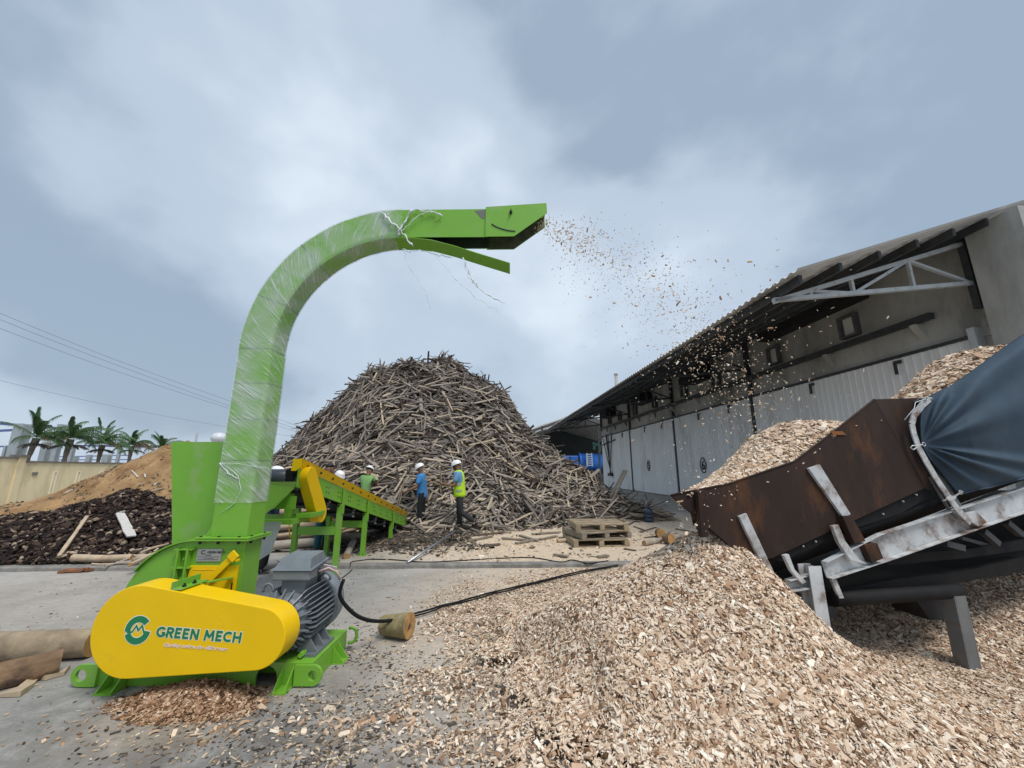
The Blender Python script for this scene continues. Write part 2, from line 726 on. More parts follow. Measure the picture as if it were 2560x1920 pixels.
# ------------------------------------------------------------------ drying shed on the right
M_panel = mat('shed_panel', (0.80, 0.81, 0.81), 0.55, var=0.06, vs=1.3, dirt=(0.54, 0.54, 0.53), damt=0.35, ds=0.9, stretch=(1, 1, 0.25))
M_conc = mat('shed_concrete', (0.46, 0.46, 0.435), 0.9, var=0.22, vs=1.6, bump=0.3, bs=14, dirt=(0.20, 0.20, 0.185), damt=0.55, ds=0.8, stretch=(1, 1, 0.4))
M_conc2 = mat('pale_concrete', (0.40, 0.40, 0.375), 0.9, var=0.16, vs=1.4, bump=0.3, bs=14, dirt=(0.25, 0.25, 0.23), damt=0.5, ds=1.1, stretch=(1, 1, 0.35))
M_roof = mat('roof_sheet', (0.64, 0.64, 0.62), 0.5, 0.0, var=0.12, vs=1.0, dirt=(0.36, 0.345, 0.33), damt=0.4, ds=0.6)
M_dsteel = mat('dark_steel', (0.055, 0.06, 0.065), 0.6, 0.3, var=0.3, vs=4)
M_psteel = mat('painted_pale_steel', (0.50, 0.53, 0.54), 0.5, 0.1, var=0.12, vs=5, dirt=(0.24, 0.17, 0.11), damt=0.25, ds=6)
M_black = mat('black_rubber', (0.011, 0.011, 0.0115), 0.7, var=0.25, vs=10, spec=.2)
M_blackpaint = mat('black_paint', (0.012, 0.012, 0.013), 0.7)

E1 = Vector((-0.07, 1, 0)).normalized()
E2 = Vector((-1, -0.07, 0)).normalized()
SO = Vector((10.95, 0, BZ))


def S(s, o, z):
    return SO + E1 * s + E2 * o + Vector((0, 0, z))


shed = thing('drying_shed', 'long grey drying shed with wide ribbed doors under a deep overhanging roof', 'shed', S(20, 0, 0))
PT = 4.42                                    # top of the door panels
seams = [8.35, 15.75, 22.5, 29.4, 36.6]


def sprism(mb, s0, s1, o0, o1, z0, z1, mi=0):
    return mb.prism([S(s0, o0, z0), S(s1, o0, z0), S(s1, o1, z0), S(s0, o1, z0)], (0, 0, z1 - z0), mi)


for i in range(4):
    a, b = seams[i] + .07, seams[i + 1] - .07
    mb = MB()
    n = int(round((b - a) / 0.2))
    rows = [[], []]
    for k in range(n):
        s0 = a + (b - a) * k / n
        w = (b - a) / n
        for ds, o in ((0, .05), (.15, .05), (.165, .072), (.185, .072)):
            for r, z in zip(rows, (0.06, PT)):
                r.append(S(s0 + ds * w / .2, o, z))
    for r, z in zip(rows, (0.06, PT)):
        r.append(S(b, .05, z))
    mb.grid(rows, smooth=False)
    d = mb.build('door_panel', M_panel, shed)
    for f in (0.22, 0.60):                   # small latches near the top
        h = MB()
        sc_ = a + (b - a) * f
        z = PT - .42
        h.prism([S(sc_ - .03, .084, z), S(sc_ + .03, .084, z), S(sc_ + .03, .13, z), S(sc_ - .03, .13, z)], (0, 0, .34))
        h.prism([S(sc_ - .16, .084, z + .27), S(sc_ + .0, .084, z + .27), S(sc_ + .0, .14, z + .27), S(sc_ - .16, .14, z + .27)], (0, 0, .08))
        h.build('latch', M_dsteel, d)
    fr = MB()
    sprism(fr, a - .05, b + .05, .0, .10, PT + .003, PT + .08)
    fr.build('door_rail', M_dsteel, d)
for i, s in enumerate(seams[1:4]):
    mb = MB()
    sprism(mb, s - .06, s + .06, -.05, .12, 0, PT + .6)
    mb.build('door_post', M_dsteel, shed)
mb = MB()
sprism(mb, 8.20, 8.34, -.05, .16, 0, PT + .22)
mb.build('door_post', M_psteel, shed)
for k, (num, s, z) in enumerate((('6', None, 0), ('5', None, 0))):
    u, v = ((1757, 1163), (1621, 1164))[k]
    r = ray(u, v)
    y = (SO.x - .1) / (r.x / r.y + .07)
    p = P(u, v, y=y)
    s = y / E1.y
    z = p.z - BZ
    rr = .30 if k == 0 else .27
    ring = MB()
    pts = [S(s + rr * .8 * math.cos(t), .088, z + rr * 1.25 * math.sin(t)) for t in np.linspace(0, 2 * math.pi, 25)]
    ring.tube(pts, .022, 5, cap=False)
    ro = ring.build('number_ring', M_blackpaint, shed)
    me = text_mesh(num, .62, .012, .002, align='CENTER')
    place_text('number', me, M_blackpaint, S(s, .092, z - .21), -E1, (0, 0, 1), shed)
# wall over the doors
mb = MB()
sprism(mb, 7.9, 36.8, -.35, -.02, PT, 6.80)
sprism(mb, 7.9, 36.8, -.35, -.06, 0, PT)
mb.build('wall', M_conc, shed)
mb = MB()
mb.prism([S(6.95, -.4, 0), S(7.86, -.4, 0), S(7.86, .28, 0), S(6.95, .28, 0)], (0, 0, 6.76))
mb.build('end_wall', M_conc2, shed)
mb = MB()
sprism(mb, 8.9, 36.5, .10, .26, 5.12, 5.27)
mb.build('crane_rail', M_dsteel, shed)
for s in (9.3, 11.9, 14.6, 17.2, 19.8, 22.4, 25, 27.6, 30.2, 32.8, 35.0):
    mb = MB()
    mb.prism([S(s - .08, -.018, 5.10), S(s - .08, .26, 5.10), S(s - .08, -.018, 4.72)], E1 * .16)
    mb.build('rail_bracket', M_conc, shed)
M_vent = mat('vent_frame', (.10, .105, .105), .7)
for s in (11.1, 14.2, 18.0, 21.0, 24.8, 28.1, 31.4, 34.0):
    mb = MB()
    z = 5.75
    a_, b_, t_ = .28, .34, .06
    for (s0, s1, z0, z1) in ((s - a_, s + a_, z + b_ - t_, z + b_), (s - a_, s + a_, z - b_, z - b_ + t_),
                             (s - a_, s - a_ + t_, z - b_ + t_, z + b_ - t_), (s + a_ - t_, s + a_, z - b_ + t_, z + b_ - t_)):
        sprism(mb, s0, s1, -.018, .16, z0, z1)
    w = mb.build('vent', M_vent, shed)
    mb = MB()
    sprism(mb, s - a_ + t_, s + a_ - t_, -.018, .01, z - b_ + t_, z + b_ - t_)
    mb.build('vent_pane', M_panel, w)
mb = MB()
sprism(mb, 10.4, 14.4, .0, .5, 6.35, 6.95)
mb.build('duct_box', M_blackpaint, shed)
for s in (19.2, 26.0, 33.2):
    mb = MB()
    sprism(mb, s - .8, s + .8, .05, .85, 5.85, 6.75)
    mb.build('fan_box', M_blackpaint, shed)
# roof: corrugated sheet from the eave up to the ridge
EO, EZ, SL = 5.05, 5.26, 0.335


def roof_z(o):
    return EZ + SL * (EO - o)


mb = MB()
s_vals = np.arange(7.12, 38.6, 0.055)
o_vals = [EO, 3.5, 2.0, 0.0, -4.0, -9.0]
rows = []
for o in o_vals:
    rows.append([S(s, o, roof_z(o) + 0.028 * math.sin(s * 2 * math.pi / 0.22)) for s in s_vals])
mb.grid(rows, smooth=False)
roof = mb.build('roof', M_roof, shed)
for o in (4.75, 3.85, 2.95, 2.05, 1.15, .30):
    mb = MB()
    z = roof_z(o) - .05
    mb.prism([S(7.42, o - .035, z), S(38.2, o - .035, z), S(38.2, o + .035, z), S(7.42, o + .035, z)], (0, 0, -.17))
    mb.build('purlin', M_dsteel, shed)
for k, s in enumerate([8.06] + seams[1:]):
    mb = MB()
    w = .09
    bot0, bot1 = S(s, .10, 5.62), S(s, 4.85, 5.06)
    top0, top1 = S(s, .10, roof_z(.10) - .33), S(s, 4.85, roof_z(4.85) - .30)
    mb.bar(bot0, bot1, w, w)
    mb.bar(top0, top1, w, w)
    nd = [0.10, 1.55, 3.0, 4.0]
    zb = lambda o: 5.62 + (5.06 - 5.62) * (o - .10) / 4.75
    zt = lambda o: roof_z(o) - .32
    for o in nd[1:]:
        mb.bar(S(s, o, zb(o)), S(s, o, zt(o)), w * .7, w * .7, up=E1)
    mb.bar(S(s, .14, zb(.1)), S(s, 1.55, zt(1.55)), w * .7, w * .7, up=E1)
    mb.bar(S(s, 3.0, zb(3.0)), S(s, 1.55, zt(1.55)), w * .7, w * .7, up=E1)
    mb.bar(S(s, 3.0, zb(3.0)), S(s, 4.0, zt(4.0)), w * .7, w * .7, up=E1)
    mb.build('truss', M_psteel if k == 0 else M_dsteel, shed)
    mb = MB()
    mb.bar(S(s, .06, PT + .62), S(s, .06, roof_z(0.06) - .2), .16, .14, up=E1)
    mb.build('truss_post', M_dsteel, shed)
# hoist straps hanging on the far end of the wall
hs = thing('hose_rack', 'dark hoses hanging in a narrow V on the far end of the shed wall', 'hose rack', S(33.8, .2, 2))
mb = MB()
for a, b in ((36.0, 33.9), (34.9, 34.0), (34.7, 34.05), (34.3, 34.1), (33.2, 34.15)):
    mb.tube([S(a, .18, 4.55), S(a * .6 + b * .4, .2, 3.2), S(b, .22, 1.25)], .035, 6)
mb.build('hose', M_dsteel, hs)
mb = MB()
mb.bar(S(36.2, .14, 3.72), S(32.6, .14, 3.95), .06, .10)
mb.build('bracket', M_dsteel, hs)
mb = MB()
sprism(mb, 33.7, 34.4, .1, .36, 1.0, 1.25)
mb.build('clamp', M_dsteel, hs)

# ------------------------------------------------------------------ far open shed with the blue boiler
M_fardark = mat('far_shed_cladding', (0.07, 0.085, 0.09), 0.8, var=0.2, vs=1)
fs = thing('open_shed', 'dark open-fronted shed at the far end of the yard beyond the grey shed', 'shed', (6, 46, BZ))
mb = MB()
ridge = P(1445, 1030, y=46)
ev = P(1322, 1074, y=46)
eL, rR = (ev.x, 46, ev.z), (ridge.x, 46, ridge.z)
mb.prism([(ev.x - .2, 46, ev.z - .05), rR, (ridge.x + 12, 46, ridge.z - 3.4), (ridge.x + 12, 46, ridge.z - 3.55), (ridge.x, 46, ridge.z - .16), (ev.x - .2, 46, ev.z - .2)], (0, 22, 0))
mb.build('roof', M_roof, fs)
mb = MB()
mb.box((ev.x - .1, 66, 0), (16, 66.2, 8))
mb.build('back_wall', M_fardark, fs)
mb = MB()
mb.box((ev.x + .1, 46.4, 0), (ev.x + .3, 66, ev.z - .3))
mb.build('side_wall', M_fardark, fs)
for x in (P(1357, 1150, y=46).x, P(1500, 1150, y=46).x):
    mb = MB()
    mb.box((x - .1, 46.1, 0), (x + .1, 46.3, ev.z + .4))
    mb.build('post', M_dsteel, fs)
mb = MB()
a, b = P(1338, 1080, y=46.2), P(1440, 1046, y=46.2)
mb.bar(a, b, .14, .14)
mb.build('rafter', M_psteel, fs)

M_blue = mat('blue_paint', (0.02, 0.13, 0.48), 0.45, var=0.12, vs=2)
bo = thing('boiler', 'bright blue horizontal boiler tank inside the dark far shed', 'boiler', P(1455, 1178, y=47.5))
c = P(1455, 1155, y=48)
mb = MB()
mb.lathe((P(1452, 1155, y=48).x, 48.4, c.z), (1, 0, 0), [(-.2, 0.9), (-.2, 1.05), (0, 1.15), (0, 1.0), (5.5, 1.0), (5.6, .5)], 28)
mb.build('drum', M_blue, bo)
mb = MB()
p0, p1 = P(1403, 1172, y=47.6), P(1446, 1139, y=47.6)
mb.box((p0.x, 47.6, p0.z - .6), (p1.x, 49.2, p1.z))
mb.build('firebox', M_blue, bo, bevel=.12)
mb = MB()
p0 = P(1452, 1170, y=47.2)
mb.box((p0.x - .4, 47.4, BZ), (p0.x + 5.5, 49.2, p0.z - 1.0 + .35))
mb.build('plinth', M_dsteel, bo)
la = thing('ladder', 'white ladder leaning against the blue boiler', 'ladder', P(1474, 1166, y=46.9))
mb = MB()
l0, l1, r0, r1 = P(1468, 1166, y=46.9), P(1467, 1133, y=47.1), P(1481, 1166, y=46.9), P(1479, 1133, y=47.1)
mb.bar(l0, l1, .12, .12)
mb.bar(r0, r1, .12, .12)
mb.build('rail', M_psteel, la)
for k in range(6):
    t = (k + .5) / 6
    mb = MB()
    mb.bar(l0.lerp(l1, t), r0.lerp(r1, t), .09, .09)
    mb.build('rung', M_psteel, la)
gp_ = thing('pipework', 'green pipe frame beside the blue boiler in the far shed', 'pipework', P(1500, 1150, y=50))
M_gpipe = mat('green_pipe', (0.10, 0.30, 0.20), .5)
mb = MB()
for (a, b) in (((1484, 1112), (1512, 1110)), ((1486, 1112), (1485, 1124)), ((1500, 1108), (1500, 1130)), ((1484, 1106), (1484, 1112))):
    mb.bar(P(*a, y=50), P(*b, y=50), .25, .25)
mb.build('pipe', M_gpipe, gp_)

M_oldwood = mat('weathered_wood', (0.24, 0.20, 0.155), 0.85, var=0.3, vs=5, stretch=(1, 1, 6), bump=.2, bs=20)
M_oldwood2 = mat('tan_wood', (0.31, 0.245, 0.16), 0.85, var=0.3, vs=6, bump=.2, bs=20)
M_dwood = mat('dark_wood', (0.12, 0.095, 0.075), 0.85, var=0.3, vs=6)




def pallet(loc, rz, w=1.15, d=1.0, m=None, label='', group=None, simple=False):
    loc = Vector(loc)
    t = thing('pallet', label, 'pallet', loc, group)
    m = m or M_oldwood2
    M = Matrix.Rotation(rz, 3, 'Z')

    def bx(name, a, b):
        b_ = MB()
        b_.box(a, b)
        b_.v = [M @ q + loc for q in b_.v]
        b_.build(name, m, t)
    rr = random.uniform
    for k in range(6):
        y = -d / 2 + (k + .5) * d / 6 + rr(-.02, .02)
        if simple and k % 2:
            continue
        bx('plank', (-w / 2 + rr(-.02, .02), y - .055, .118), (w / 2 + rr(-.02, .02), y + .055, .14))
    for y in (-d / 2 + .05, 0, d / 2 - .05):
        bx('plank', (-w / 2, y - .05, 0), (w / 2, y + .05, .02))
    for x in (-w / 2 + .05, 0, w / 2 - .05):
        bx('bearer', (x - .05, -d / 2, .022), (x + .05, d / 2, .116))
    return t


far_p = P(1500, 1214, y=40)
for k in range(5):
    pallet((far_p.x, 40, BZ + .145 * k * 1.35), .02, 1.25, 1.1, M_oldwood,
           ('lowest', 'second lowest', 'middle', 'second highest', 'topmost')[k] + ' pallet of the grey stack at the far end of the shed',
           'pallets stacked at the far end', simple=True)

# chimney pipe showing over the shed roof
mb = MB()
q0, q1 = P(1544, 1010, y=60), P(1543, 934, y=60)
mb.tube([(q0.x, 60, 0), (q0.x, 60, q1.z - .25)], .24, 12)
mb.lathe((q0.x, 60, q1.z - .25), (0, 0, 1), [(0, .24), (0, .31), (.25, .31)], 12)
tag(mb.build('chimney_pipe', M_conc2), 'pale slender chimney pipe rising behind the shed roof', 'chimney')

# ------------------------------------------------------------------ boundary wall, left
M_cream = mat('cream_render', (0.68, 0.57, 0.36), 0.9, var=0.12, vs=1.2, dirt=(0.46, 0.38, 0.23), damt=0.30, ds=0.8, stretch=(1, 1, .35))
M_cream2 = mat('pale_cream_trim', (0.76, 0.70, 0.54), 0.9, var=0.08, vs=2)
M_coping = mat('coping', (0.17, 0.15, 0.13), 0.9, var=.25, vs=3)
wall = thing('boundary_wall', 'cream rendered boundary wall with slit niches behind the sawdust heap', 'wall', (-23, 22, BZ))
WD = Vector((-0.18, 1, 0)).normalized()
WN = Vector((1, 0.18, 0)).normalized()
WO = Vector((-22.35, 18.0, BZ))


def W(s, o, z):
    return WO + WD * s + WN * o + Vector((0, 0, z))


def wprism(mb, s0, s1, o0, o1, z0, z1):
    return mb.prism([W(s0, o0, z0), W(s1, o0, z0), W(s1, o1, z0), W(s0, o1, z0)], (0, 0, z1 - z0))


mb = MB()
wprism(mb, .3, 40, -.2, 0, 0, 1.86)
wprism(mb, -8, -.05, -.2, 0.0, 0, 2.02)
mb.build('wall_face', M_cream, wall)
for s0, s1, z in ((.35, 40, 1.863), (-8, -.06, 2.023)):
    mb = MB()
    wprism(mb, s0, s1, -.26, .06, z, z + .08)
    mb.build('coping', M_coping, wall)
for s, z in ((0.1, 2.10), (6.2, 1.80), (12.4, 1.80), (18.6, 1.80)):
    mb = MB()
    wprism(mb, s - .16, s + .16, -.24, .07, 0, z)
    mb.build('pilaster', M_cream2 if s > 1 else M_cream, wall)
mb = MB()
wprism(mb, -.10, .30, -.3, .13, 2.103, 2.20)
mb.build('pilaster_cap', M_coping, wall)
for s in (1.9, 3.2, 4.6, 7.6, 8.9, 10.3):
    mb = MB()
    for (a, b, z0, z1) in ((s - .11, s - .06, .35, 1.45), (s + .06, s + .11, .35, 1.45), (s - .06, s + .06, 1.40, 1.45), (s - .06, s + .06, .35, .40)):
        wprism(mb, a, b, .002, .035, z0, z1)
    mb.build('niche_frame', M_cream2, wall)
mb = MB()
wprism(mb, .75, .98, .0, .05, 1.28, 1.42)
mb.build('wall_lamp', M_coping, wall)

# ------------------------------------------------------------------ steel frame and palms beyond the wall
M_colsteel = mat('grey_primer_steel', (0.33, 0.37, 0.39), 0.6, 0.1, var=.12, vs=2)
M_bluebeam = mat('blue_beam', (0.10, 0.14, 0.36), 0.6, var=.1)


def hcol(u, vb, vt, y, w, label):
    c, t = P(u, vb, y=y), P(u, vt, y=y)
    mb = MB()
    f = w * .16
    mb.box((c.x - w / 2, y - w / 2, 0), (c.x + w / 2, y - w / 2 + f, t.z))
    mb.box((c.x - w / 2, y + w / 2 - f, 0), (c.x + w / 2, y + w / 2, t.z))
    mb.box((c.x - f / 2, y - w / 2 + f + .002, 0), (c.x + f / 2, y + w / 2 - f - .002, t.z))
    o = mb.build('steel_column', M_colsteel)
    tag(o, label, 'column', 'steel columns beyond the wall')


for a in ((36, 1150, 1060, 27, .62, 'broad tall grey steel column by the leftmost palm'),
          (133, 1155, 1061, 33, .40, 'tall grey steel column between the first two palms'),
          (107, 1155, 1106, 30, .42, 'short stout grey steel column just left of a tall one'),
          (9, 1140, 1114, 27, .16, 'thin post at the left edge of the wall top'),
          (173, 1155, 1112, 38, .36, 'slim grey column behind the second palm'),
          (294, 1150, 1088, 50, .30, 'tall thin column right of the third palm'),
          (220, 1157, 1137, 44, .40, 'short grey column stub left of the third palm'),
          (183, 1157, 1141, 40, .50, 'low grey column stub right of the second palm'),
          (265, 1157, 1136, 42, .55, 'low pale column stub behind the third palm'),
          (137, 1157, 1141, 40, .18, 'thin low stub beside the tall steel column')):
    hcol(*a)


def beam(a, b, y, w, label):
    mb = MB()
    mb.bar(P(*a, y=y), P(*b, y=y), w, w)
    tag(mb.build('blue_beam', M_bluebeam), label, 'beam', 'blue beams of the unfinished frame')


beam((-60, 1055), (42, 1062), 27.4, .17, 'upper blue beam left of the broad steel column')
beam((-60, 1080), (36, 1075), 27.5, .15, 'second blue beam left of the broad steel column')
beam((50, 1063), (150, 1070), 31, .14, 'blue beam from the broad column to the tall one')
beam((-40, 1118), (110, 1112), 34, .12, 'blue beam level with the heads of the low columns on the left')
beam((110, 1112), (392, 1118), 46, .16, 'long blue beam behind the palm trunks')
beam((110, 1143), (330, 1138), 52, .12, 'thin blue rail above the wall, upper of two')
beam((110, 1150), (330, 1149), 52, .12, 'thin blue rail above the wall, lower of two')

M_trunk = mat('palm_trunk', (0.13, 0.105, 0.085), 0.9, var=.3, vs=8, bump=.4, bs=12)
M_frond = mat('palm_leaf', (0.075, 0.145, 0.055), 0.6, var=.35, vs=1.5)
M_frond2 = mat('palm_leaf_dry', (0.16, 0.135, 0.075), 0.7, var=.3, vs=2)
M_deadfrond = mat('dead_palm_leaf', (0.085, 0.075, 0.07), 0.8, var=.3, vs=3)


def frond(root, d0, length, droop, wind, m, parent, name='frond', r=None, wleaf=.55):
    """A feather leaf: curved stem with narrow leaflets hanging from both sides."""
    r = r or random
    d = Vector(d0).normalized()
    p = Vector(root)
    n = 16
    mb = MB()
    pts, dirs = [p.copy()], [d.copy()]
    for i in range(n):
        d = (d + Vector((wind, 0, -droop)) * (0.5 + i / n) / n * 2).normalized()
        p = p + d * length / n
        pts.append(p.copy())
        dirs.append(d.copy())
    mb.tube(pts, [0.03 * (1 - .85 * i / n) + .004 for i in range(n + 1)], 4, smooth=False)
    for i in range(2, n + 1):
        for half in (0, .33, .66):
            c, dd = pts[i] - dirs[i] * (half * length / n), dirs[i]
            s = dd.cross(Vector((0, 0, 1)))
            if s.length < .05:
                s = Vector((0, 1, 0))
            s.normalize()
            ll = wleaf * math.sin(math.pi * min(1, .20 + .74 * i / n)) ** .6 * r.uniform(.75, 1.2)
            for sg in (-1, 1):
                out = (s * sg * .55 + dd * .55 + Vector((wind * .5, 0, 0)))
                mid = c + out * ll * .5
                tip = c + out * ll * .75 + Vector((wind * .25, 0, -.62 + r.uniform(-.15, .2))) * ll
                wv = dd * .014 + Vector((0, 0, .010))
                mb.add([c - wv, c + wv, mid + wv, tip, mid - wv], [(0, 1, 2, 4), (4, 2, 3)])
    return mb.build(name, m, parent)


def palm(u, vtrunk, y, hs, label, seed, dead=8, lean=.15):
    r = random.Random(seed)
    foot = P(u, 1156, y=y)
    top = P(u + 8, vtrunk, y=y)
    x = foot.x
    t = thing('palm_tree', label, 'palm', (x, y, 0), 'palms beyond the boundary wall')
    mb = MB()
    k = 12
    pts, rad = [], []
    for i in range(k + 1):
        f = i / k
        pts.append(V(x + lean * hs * f * f, y, top.z * f))
        rad.append((.135 - .055 * f + (.02 if i % 2 else 0) + (.10 * max(0, f - .7) / .3)) * hs)
    mb.tube(pts, rad, 8, smooth=False)
    mb.build('trunk', M_trunk, t)
    head = pts[-1]
    for i in range(dead):
        a = 2 * math.pi * i / dead + r.uniform(-.3, .3)
        frond(head - V(0, 0, .35 * hs), (math.cos(a), math.sin(a), .15), r.uniform(.7, 1.0) * hs, .55, .1, M_deadfrond, t, 'dead_frond', r, .22 * hs)
    nf = 19
    for i in range(nf):
        a = 2 * math.pi * i / nf + r.uniform(-.25, .25)
        el = r.uniform(.15, 1.3)
        d = V(math.cos(a) * math.cos(el) + .18, math.sin(a) * math.cos(el), math.sin(el))
        frond(head + V(0, 0, .1), d, r.uniform(1.4, 2.15) * hs, r.uniform(.45, 1.0), r.uniform(.10, .40), M_frond2 if el < .45 and r.random() < .4 else M_frond, t, 'frond', r, .46 * hs)


palm(62, 1096, 25, 1.0, 'leftmost palm, half stripped, beside the broad steel column', 1, 9, .35)
palm(157, 1098, 26, 1.05, 'tall windblown palm with a dark ruff of dead leaves, second from the left', 2, 9, .15)
palm(243, 1112, 29, 1.0, 'bushy windblown palm in the middle of the row', 3, 8, .10)
palm(320, 1115, 33, .95, 'small palm second from the right, just over the sawdust ridge', 4, 7, .08)
palm(396, 1122, 36, 1.0, 'rightmost palm with only its crown over the sawdust ridge', 5, 5, .08)

# poles and wires
M_pole = mat('grey_pole', (0.30, 0.32, 0.34), .8)
mb = MB()
q = P(493, 1083, y=30)
mb.tube([(q.x, 30, 0), (q.x, 30, q.z)], .07, 8)
tag(mb.build('post', M_pole), 'thin grey post behind the top of the green hopper plate', 'post')
q = P(744, 1062, y=60)
up = thing('utility_pole', 'slender utility pole with cross arms left of the slab pile', 'utility pole', (q.x, 60, 0))
mb = MB()
mb.tube([(q.x, 60, 0), (q.x, 60, q.z)], [.22, .15], 8)
mb.build('pole', M_pole, up)
for dz in (.6, 1.6, 2.6):
    mb = MB()
    mb.bar((q.x - .9, 60, q.z - dz), (q.x + .9, 60, q.z - dz), .09, .09)
    mb.build('cross_arm', M_pole, up)
q = P(549, 1088, y=46)
tk = thing('water_tank', 'pale round water tank just over the edge of the green plate', 'water tank', (q.x, 46, 0))
mb = MB()
mb.lathe((q.x, 46, q.z - .9), (0, 0, 1), [(0, .3), (.15, .7), (.5, .85), (.8, .8), (1.1, .5), (1.2, .1)], 18)
mb.build('tank', mat('white_tank', (.6, .62, .65), .4), tk)
mb = MB()
mb.tube([(q.x, 46, 0), (q.x, 46, q.z - 1.1)], .3, 8)
mb.build('stand', M_pole, tk)
M_wire = mat('wire', (0.12, 0.13, 0.17), .7)


def wire(pix, y0, y1, rad, label, sag=.25):
    mb = MB()
    pts = []
    n = len(pix)
    for i, (u, v) in enumerate(pix):
        pts.append(P(u, v, y=y0 + (y1 - y0) * i / (n - 1)))
    fine = []
    for i in range(n - 1):
        for k in range(6):
            t = k / 6
            fine.append(pts[i].lerp(pts[i + 1], t) - V(0, 0, sag * 4 * t * (1 - t) * .2))
    fine.append(pts[-1])
    mb.tube(fine, rad, 5)
    tag(mb.build('overhead_wire', M_wire), label, 'wire', 'overhead wires')


wire([(-300, 655), (0, 783), (280, 896), (560, 997), (742, 1064)], 30, 60, .018, 'topmost of three long wires falling to the pole')
wire([(-300, 676), (0, 799), (280, 908), (560, 1010), (742, 1072)], 30, 60, .018, 'middle of three long wires falling to the pole')
wire([(-300, 702), (0, 821), (280, 924), (560, 1017), (742, 1080)], 30, 60, .018, 'lowest of three long wires falling to the pole')
wire([(-300, 890), (0, 951), (280, 1015), (560, 1066), (742, 1092)], 30, 60, .014, 'single lower wire over the palms')
# ------------------------------------------------------------------ the green wood chipper
M_green = mat('green_paint', (0.165, 0.395, 0.034), 0.40, var=0.05, vs=3, dirt=(0.25, 0.38, 0.14), damt=0.26, ds=2.6, bump=.04, bs=90)
M_yellow = mat('yellow_paint', (0.82, 0.520, 0.002), 0.40, spec=.28, var=0.05, vs=2.2, bump=.05, bs=70, dirt=(0.62, 0.41, 0.03), damt=.12, ds=4.5)
M_motor = mat('motor_grey', (0.165, 0.190, 0.210), 0.50, 0.1, var=0.15, vs=7, dirt=(0.20, 0.20, 0.19), damt=0.3, ds=6)
M_bolt = mat('bolt', (0.03, 0.032, 0.03), 0.5, 0.6)
M_inside = mat('near_black_green', (0.03, 0.04, 0.022), 0.8, var=.4, vs=8)
M_logo = mat('logo_green', (0.006, 0.19, 0.075), 0.5, var=.02)
M_white = mat('white_print', (0.80, 0.78, 0.62), 0.5, var=.02)
M_pinkwhite = mat('pale_print', (0.78, 0.62, 0.52), 0.5, var=.02)
M_plate = mat('name_plate_metal', (0.42, 0.42, 0.41), 0.4, 0.5, var=.05)
M_ink = mat('ink', (0.03, 0.03, 0.035), 0.6)

ch = thing('wood_chipper', 'big green wood chipper with a swan-neck discharge duct and a yellow belt guard', 'wood chipper', (-2.4, 3.6, 0))
YF, YB = 3.70, 3.93
XL, XR = -2.70, -2.372

# base frame
mb = MB()
hole = []
zt = .163
# front plate with an arched opening
ax, ar = -1.885, .082
pl = [(-3.22, 0.0), (ax - ar, 0.0), (ax - ar, .055)] + [(ax - ar * math.cos(t), .055 + ar * math.sin(t)) for t in np.linspace(.2, math.pi - .2, 9)] + \
     [(ax + ar, .055), (ax + ar, 0.0), (-1.535, 0.0), (-1.535, zt), (-3.22, zt)]
mb.prism([(x, 3.40, z) for x, z in pl], (0, .022, 0))
mb.box((-3.22, 3.424, zt - .018), (-2.42, 4.04, zt))
mb.box((-2.42, 3.424, zt - .018), (-1.535, 4.04, zt))
mb.box((-1.557, 3.424, 0), (-1.535, 4.04, zt - .02))
mb.box((-3.22, 3.424, 0), (-3.198, 4.04, zt - .02))
mb.box((-3.196, 4.018, 0), (-1.559, 4.04, zt - .02))
mb.box((-2.1, 3.6, .0), (-1.62, 3.62, zt - .02))
mb.build('base_frame', M_green, ch, bevel=.004)


def foot(x, y, nx, ny, w=.11, d=.10, h=.12):
    """Bolting foot: floor plate with two triangular gussets, standing out along (nx, ny)."""
    n, t = Vector((nx, ny, 0)), Vector((-ny, nx, 0))
    b = Vector((x, y, 0))
    m_ = MB()
    a0, a1 = b - t * w / 2, b + t * w / 2
    m_.prism([a0, a1, a1 + n * d, a0 + n * d], (0, 0, .010))
    for s in (-1, 1):
        c = b + t * s * (w / 2 - .008) + Vector((0, 0, .012))
        m_.prism([c, c + n * (d - .005), c + Vector((0, 0, h))], t * .008 * (-s))
    m_.build('foot', M_green, ch)


foot(-3.00, 3.398, 0, -1, .135, .13, .13)
foot(-1.72, 3.398, 0, -1, .105, .12, .12)
foot(-1.533, 3.80, 1, 0, .12, .10, .12)


def lug(cx, y, cz, sgn, rr=.070, rh=.036, t=.022, tail=.13):
    """Lifting lug: plate with a round end and a hole, in the XZ plane."""
    m_ = MB()
    n = 18
    out, inn = [], []
    for i in range(n + 1):
        a = -math.pi / 2 + math.pi * i / n
        out.append((cx + sgn * rr * math.cos(a), cz + rr * math.sin(a)))
        inn.append((cx + sgn * rh * math.cos(a), cz + rh * math.sin(a)))
    out = [(cx - sgn * tail, cz - rr)] + out + [(cx - sgn * tail, cz + rr)]
    inn = [inn[0]] + inn + [inn[-1]]
    # right half ring + left block with half hole
    for i in range(len(out) - 1):
        q = [out[i], out[i + 1], inn[i + 1], inn[i]]
        if abs(q[2][0] - q[3][0]) < 1e-9 and abs(q[2][1] - q[3][1]) < 1e-9:
            q = q[:3]
        m_.prism([(a, y, b) for a, b in q], (0, t, 0))
    li = [(cx - sgn * rh * math.cos(a), cz + rh * math.sin(a)) for a in np.linspace(-math.pi / 2, math.pi / 2, 10)]
    blk = [(cx - sgn * tail, cz - rr)] + li + [(cx - sgn * tail, cz + rr)]
    m_.prism([(a, y, b) for a, b in blk], (0, t, 0))
    m_.build('lifting_lug', M_green, ch)


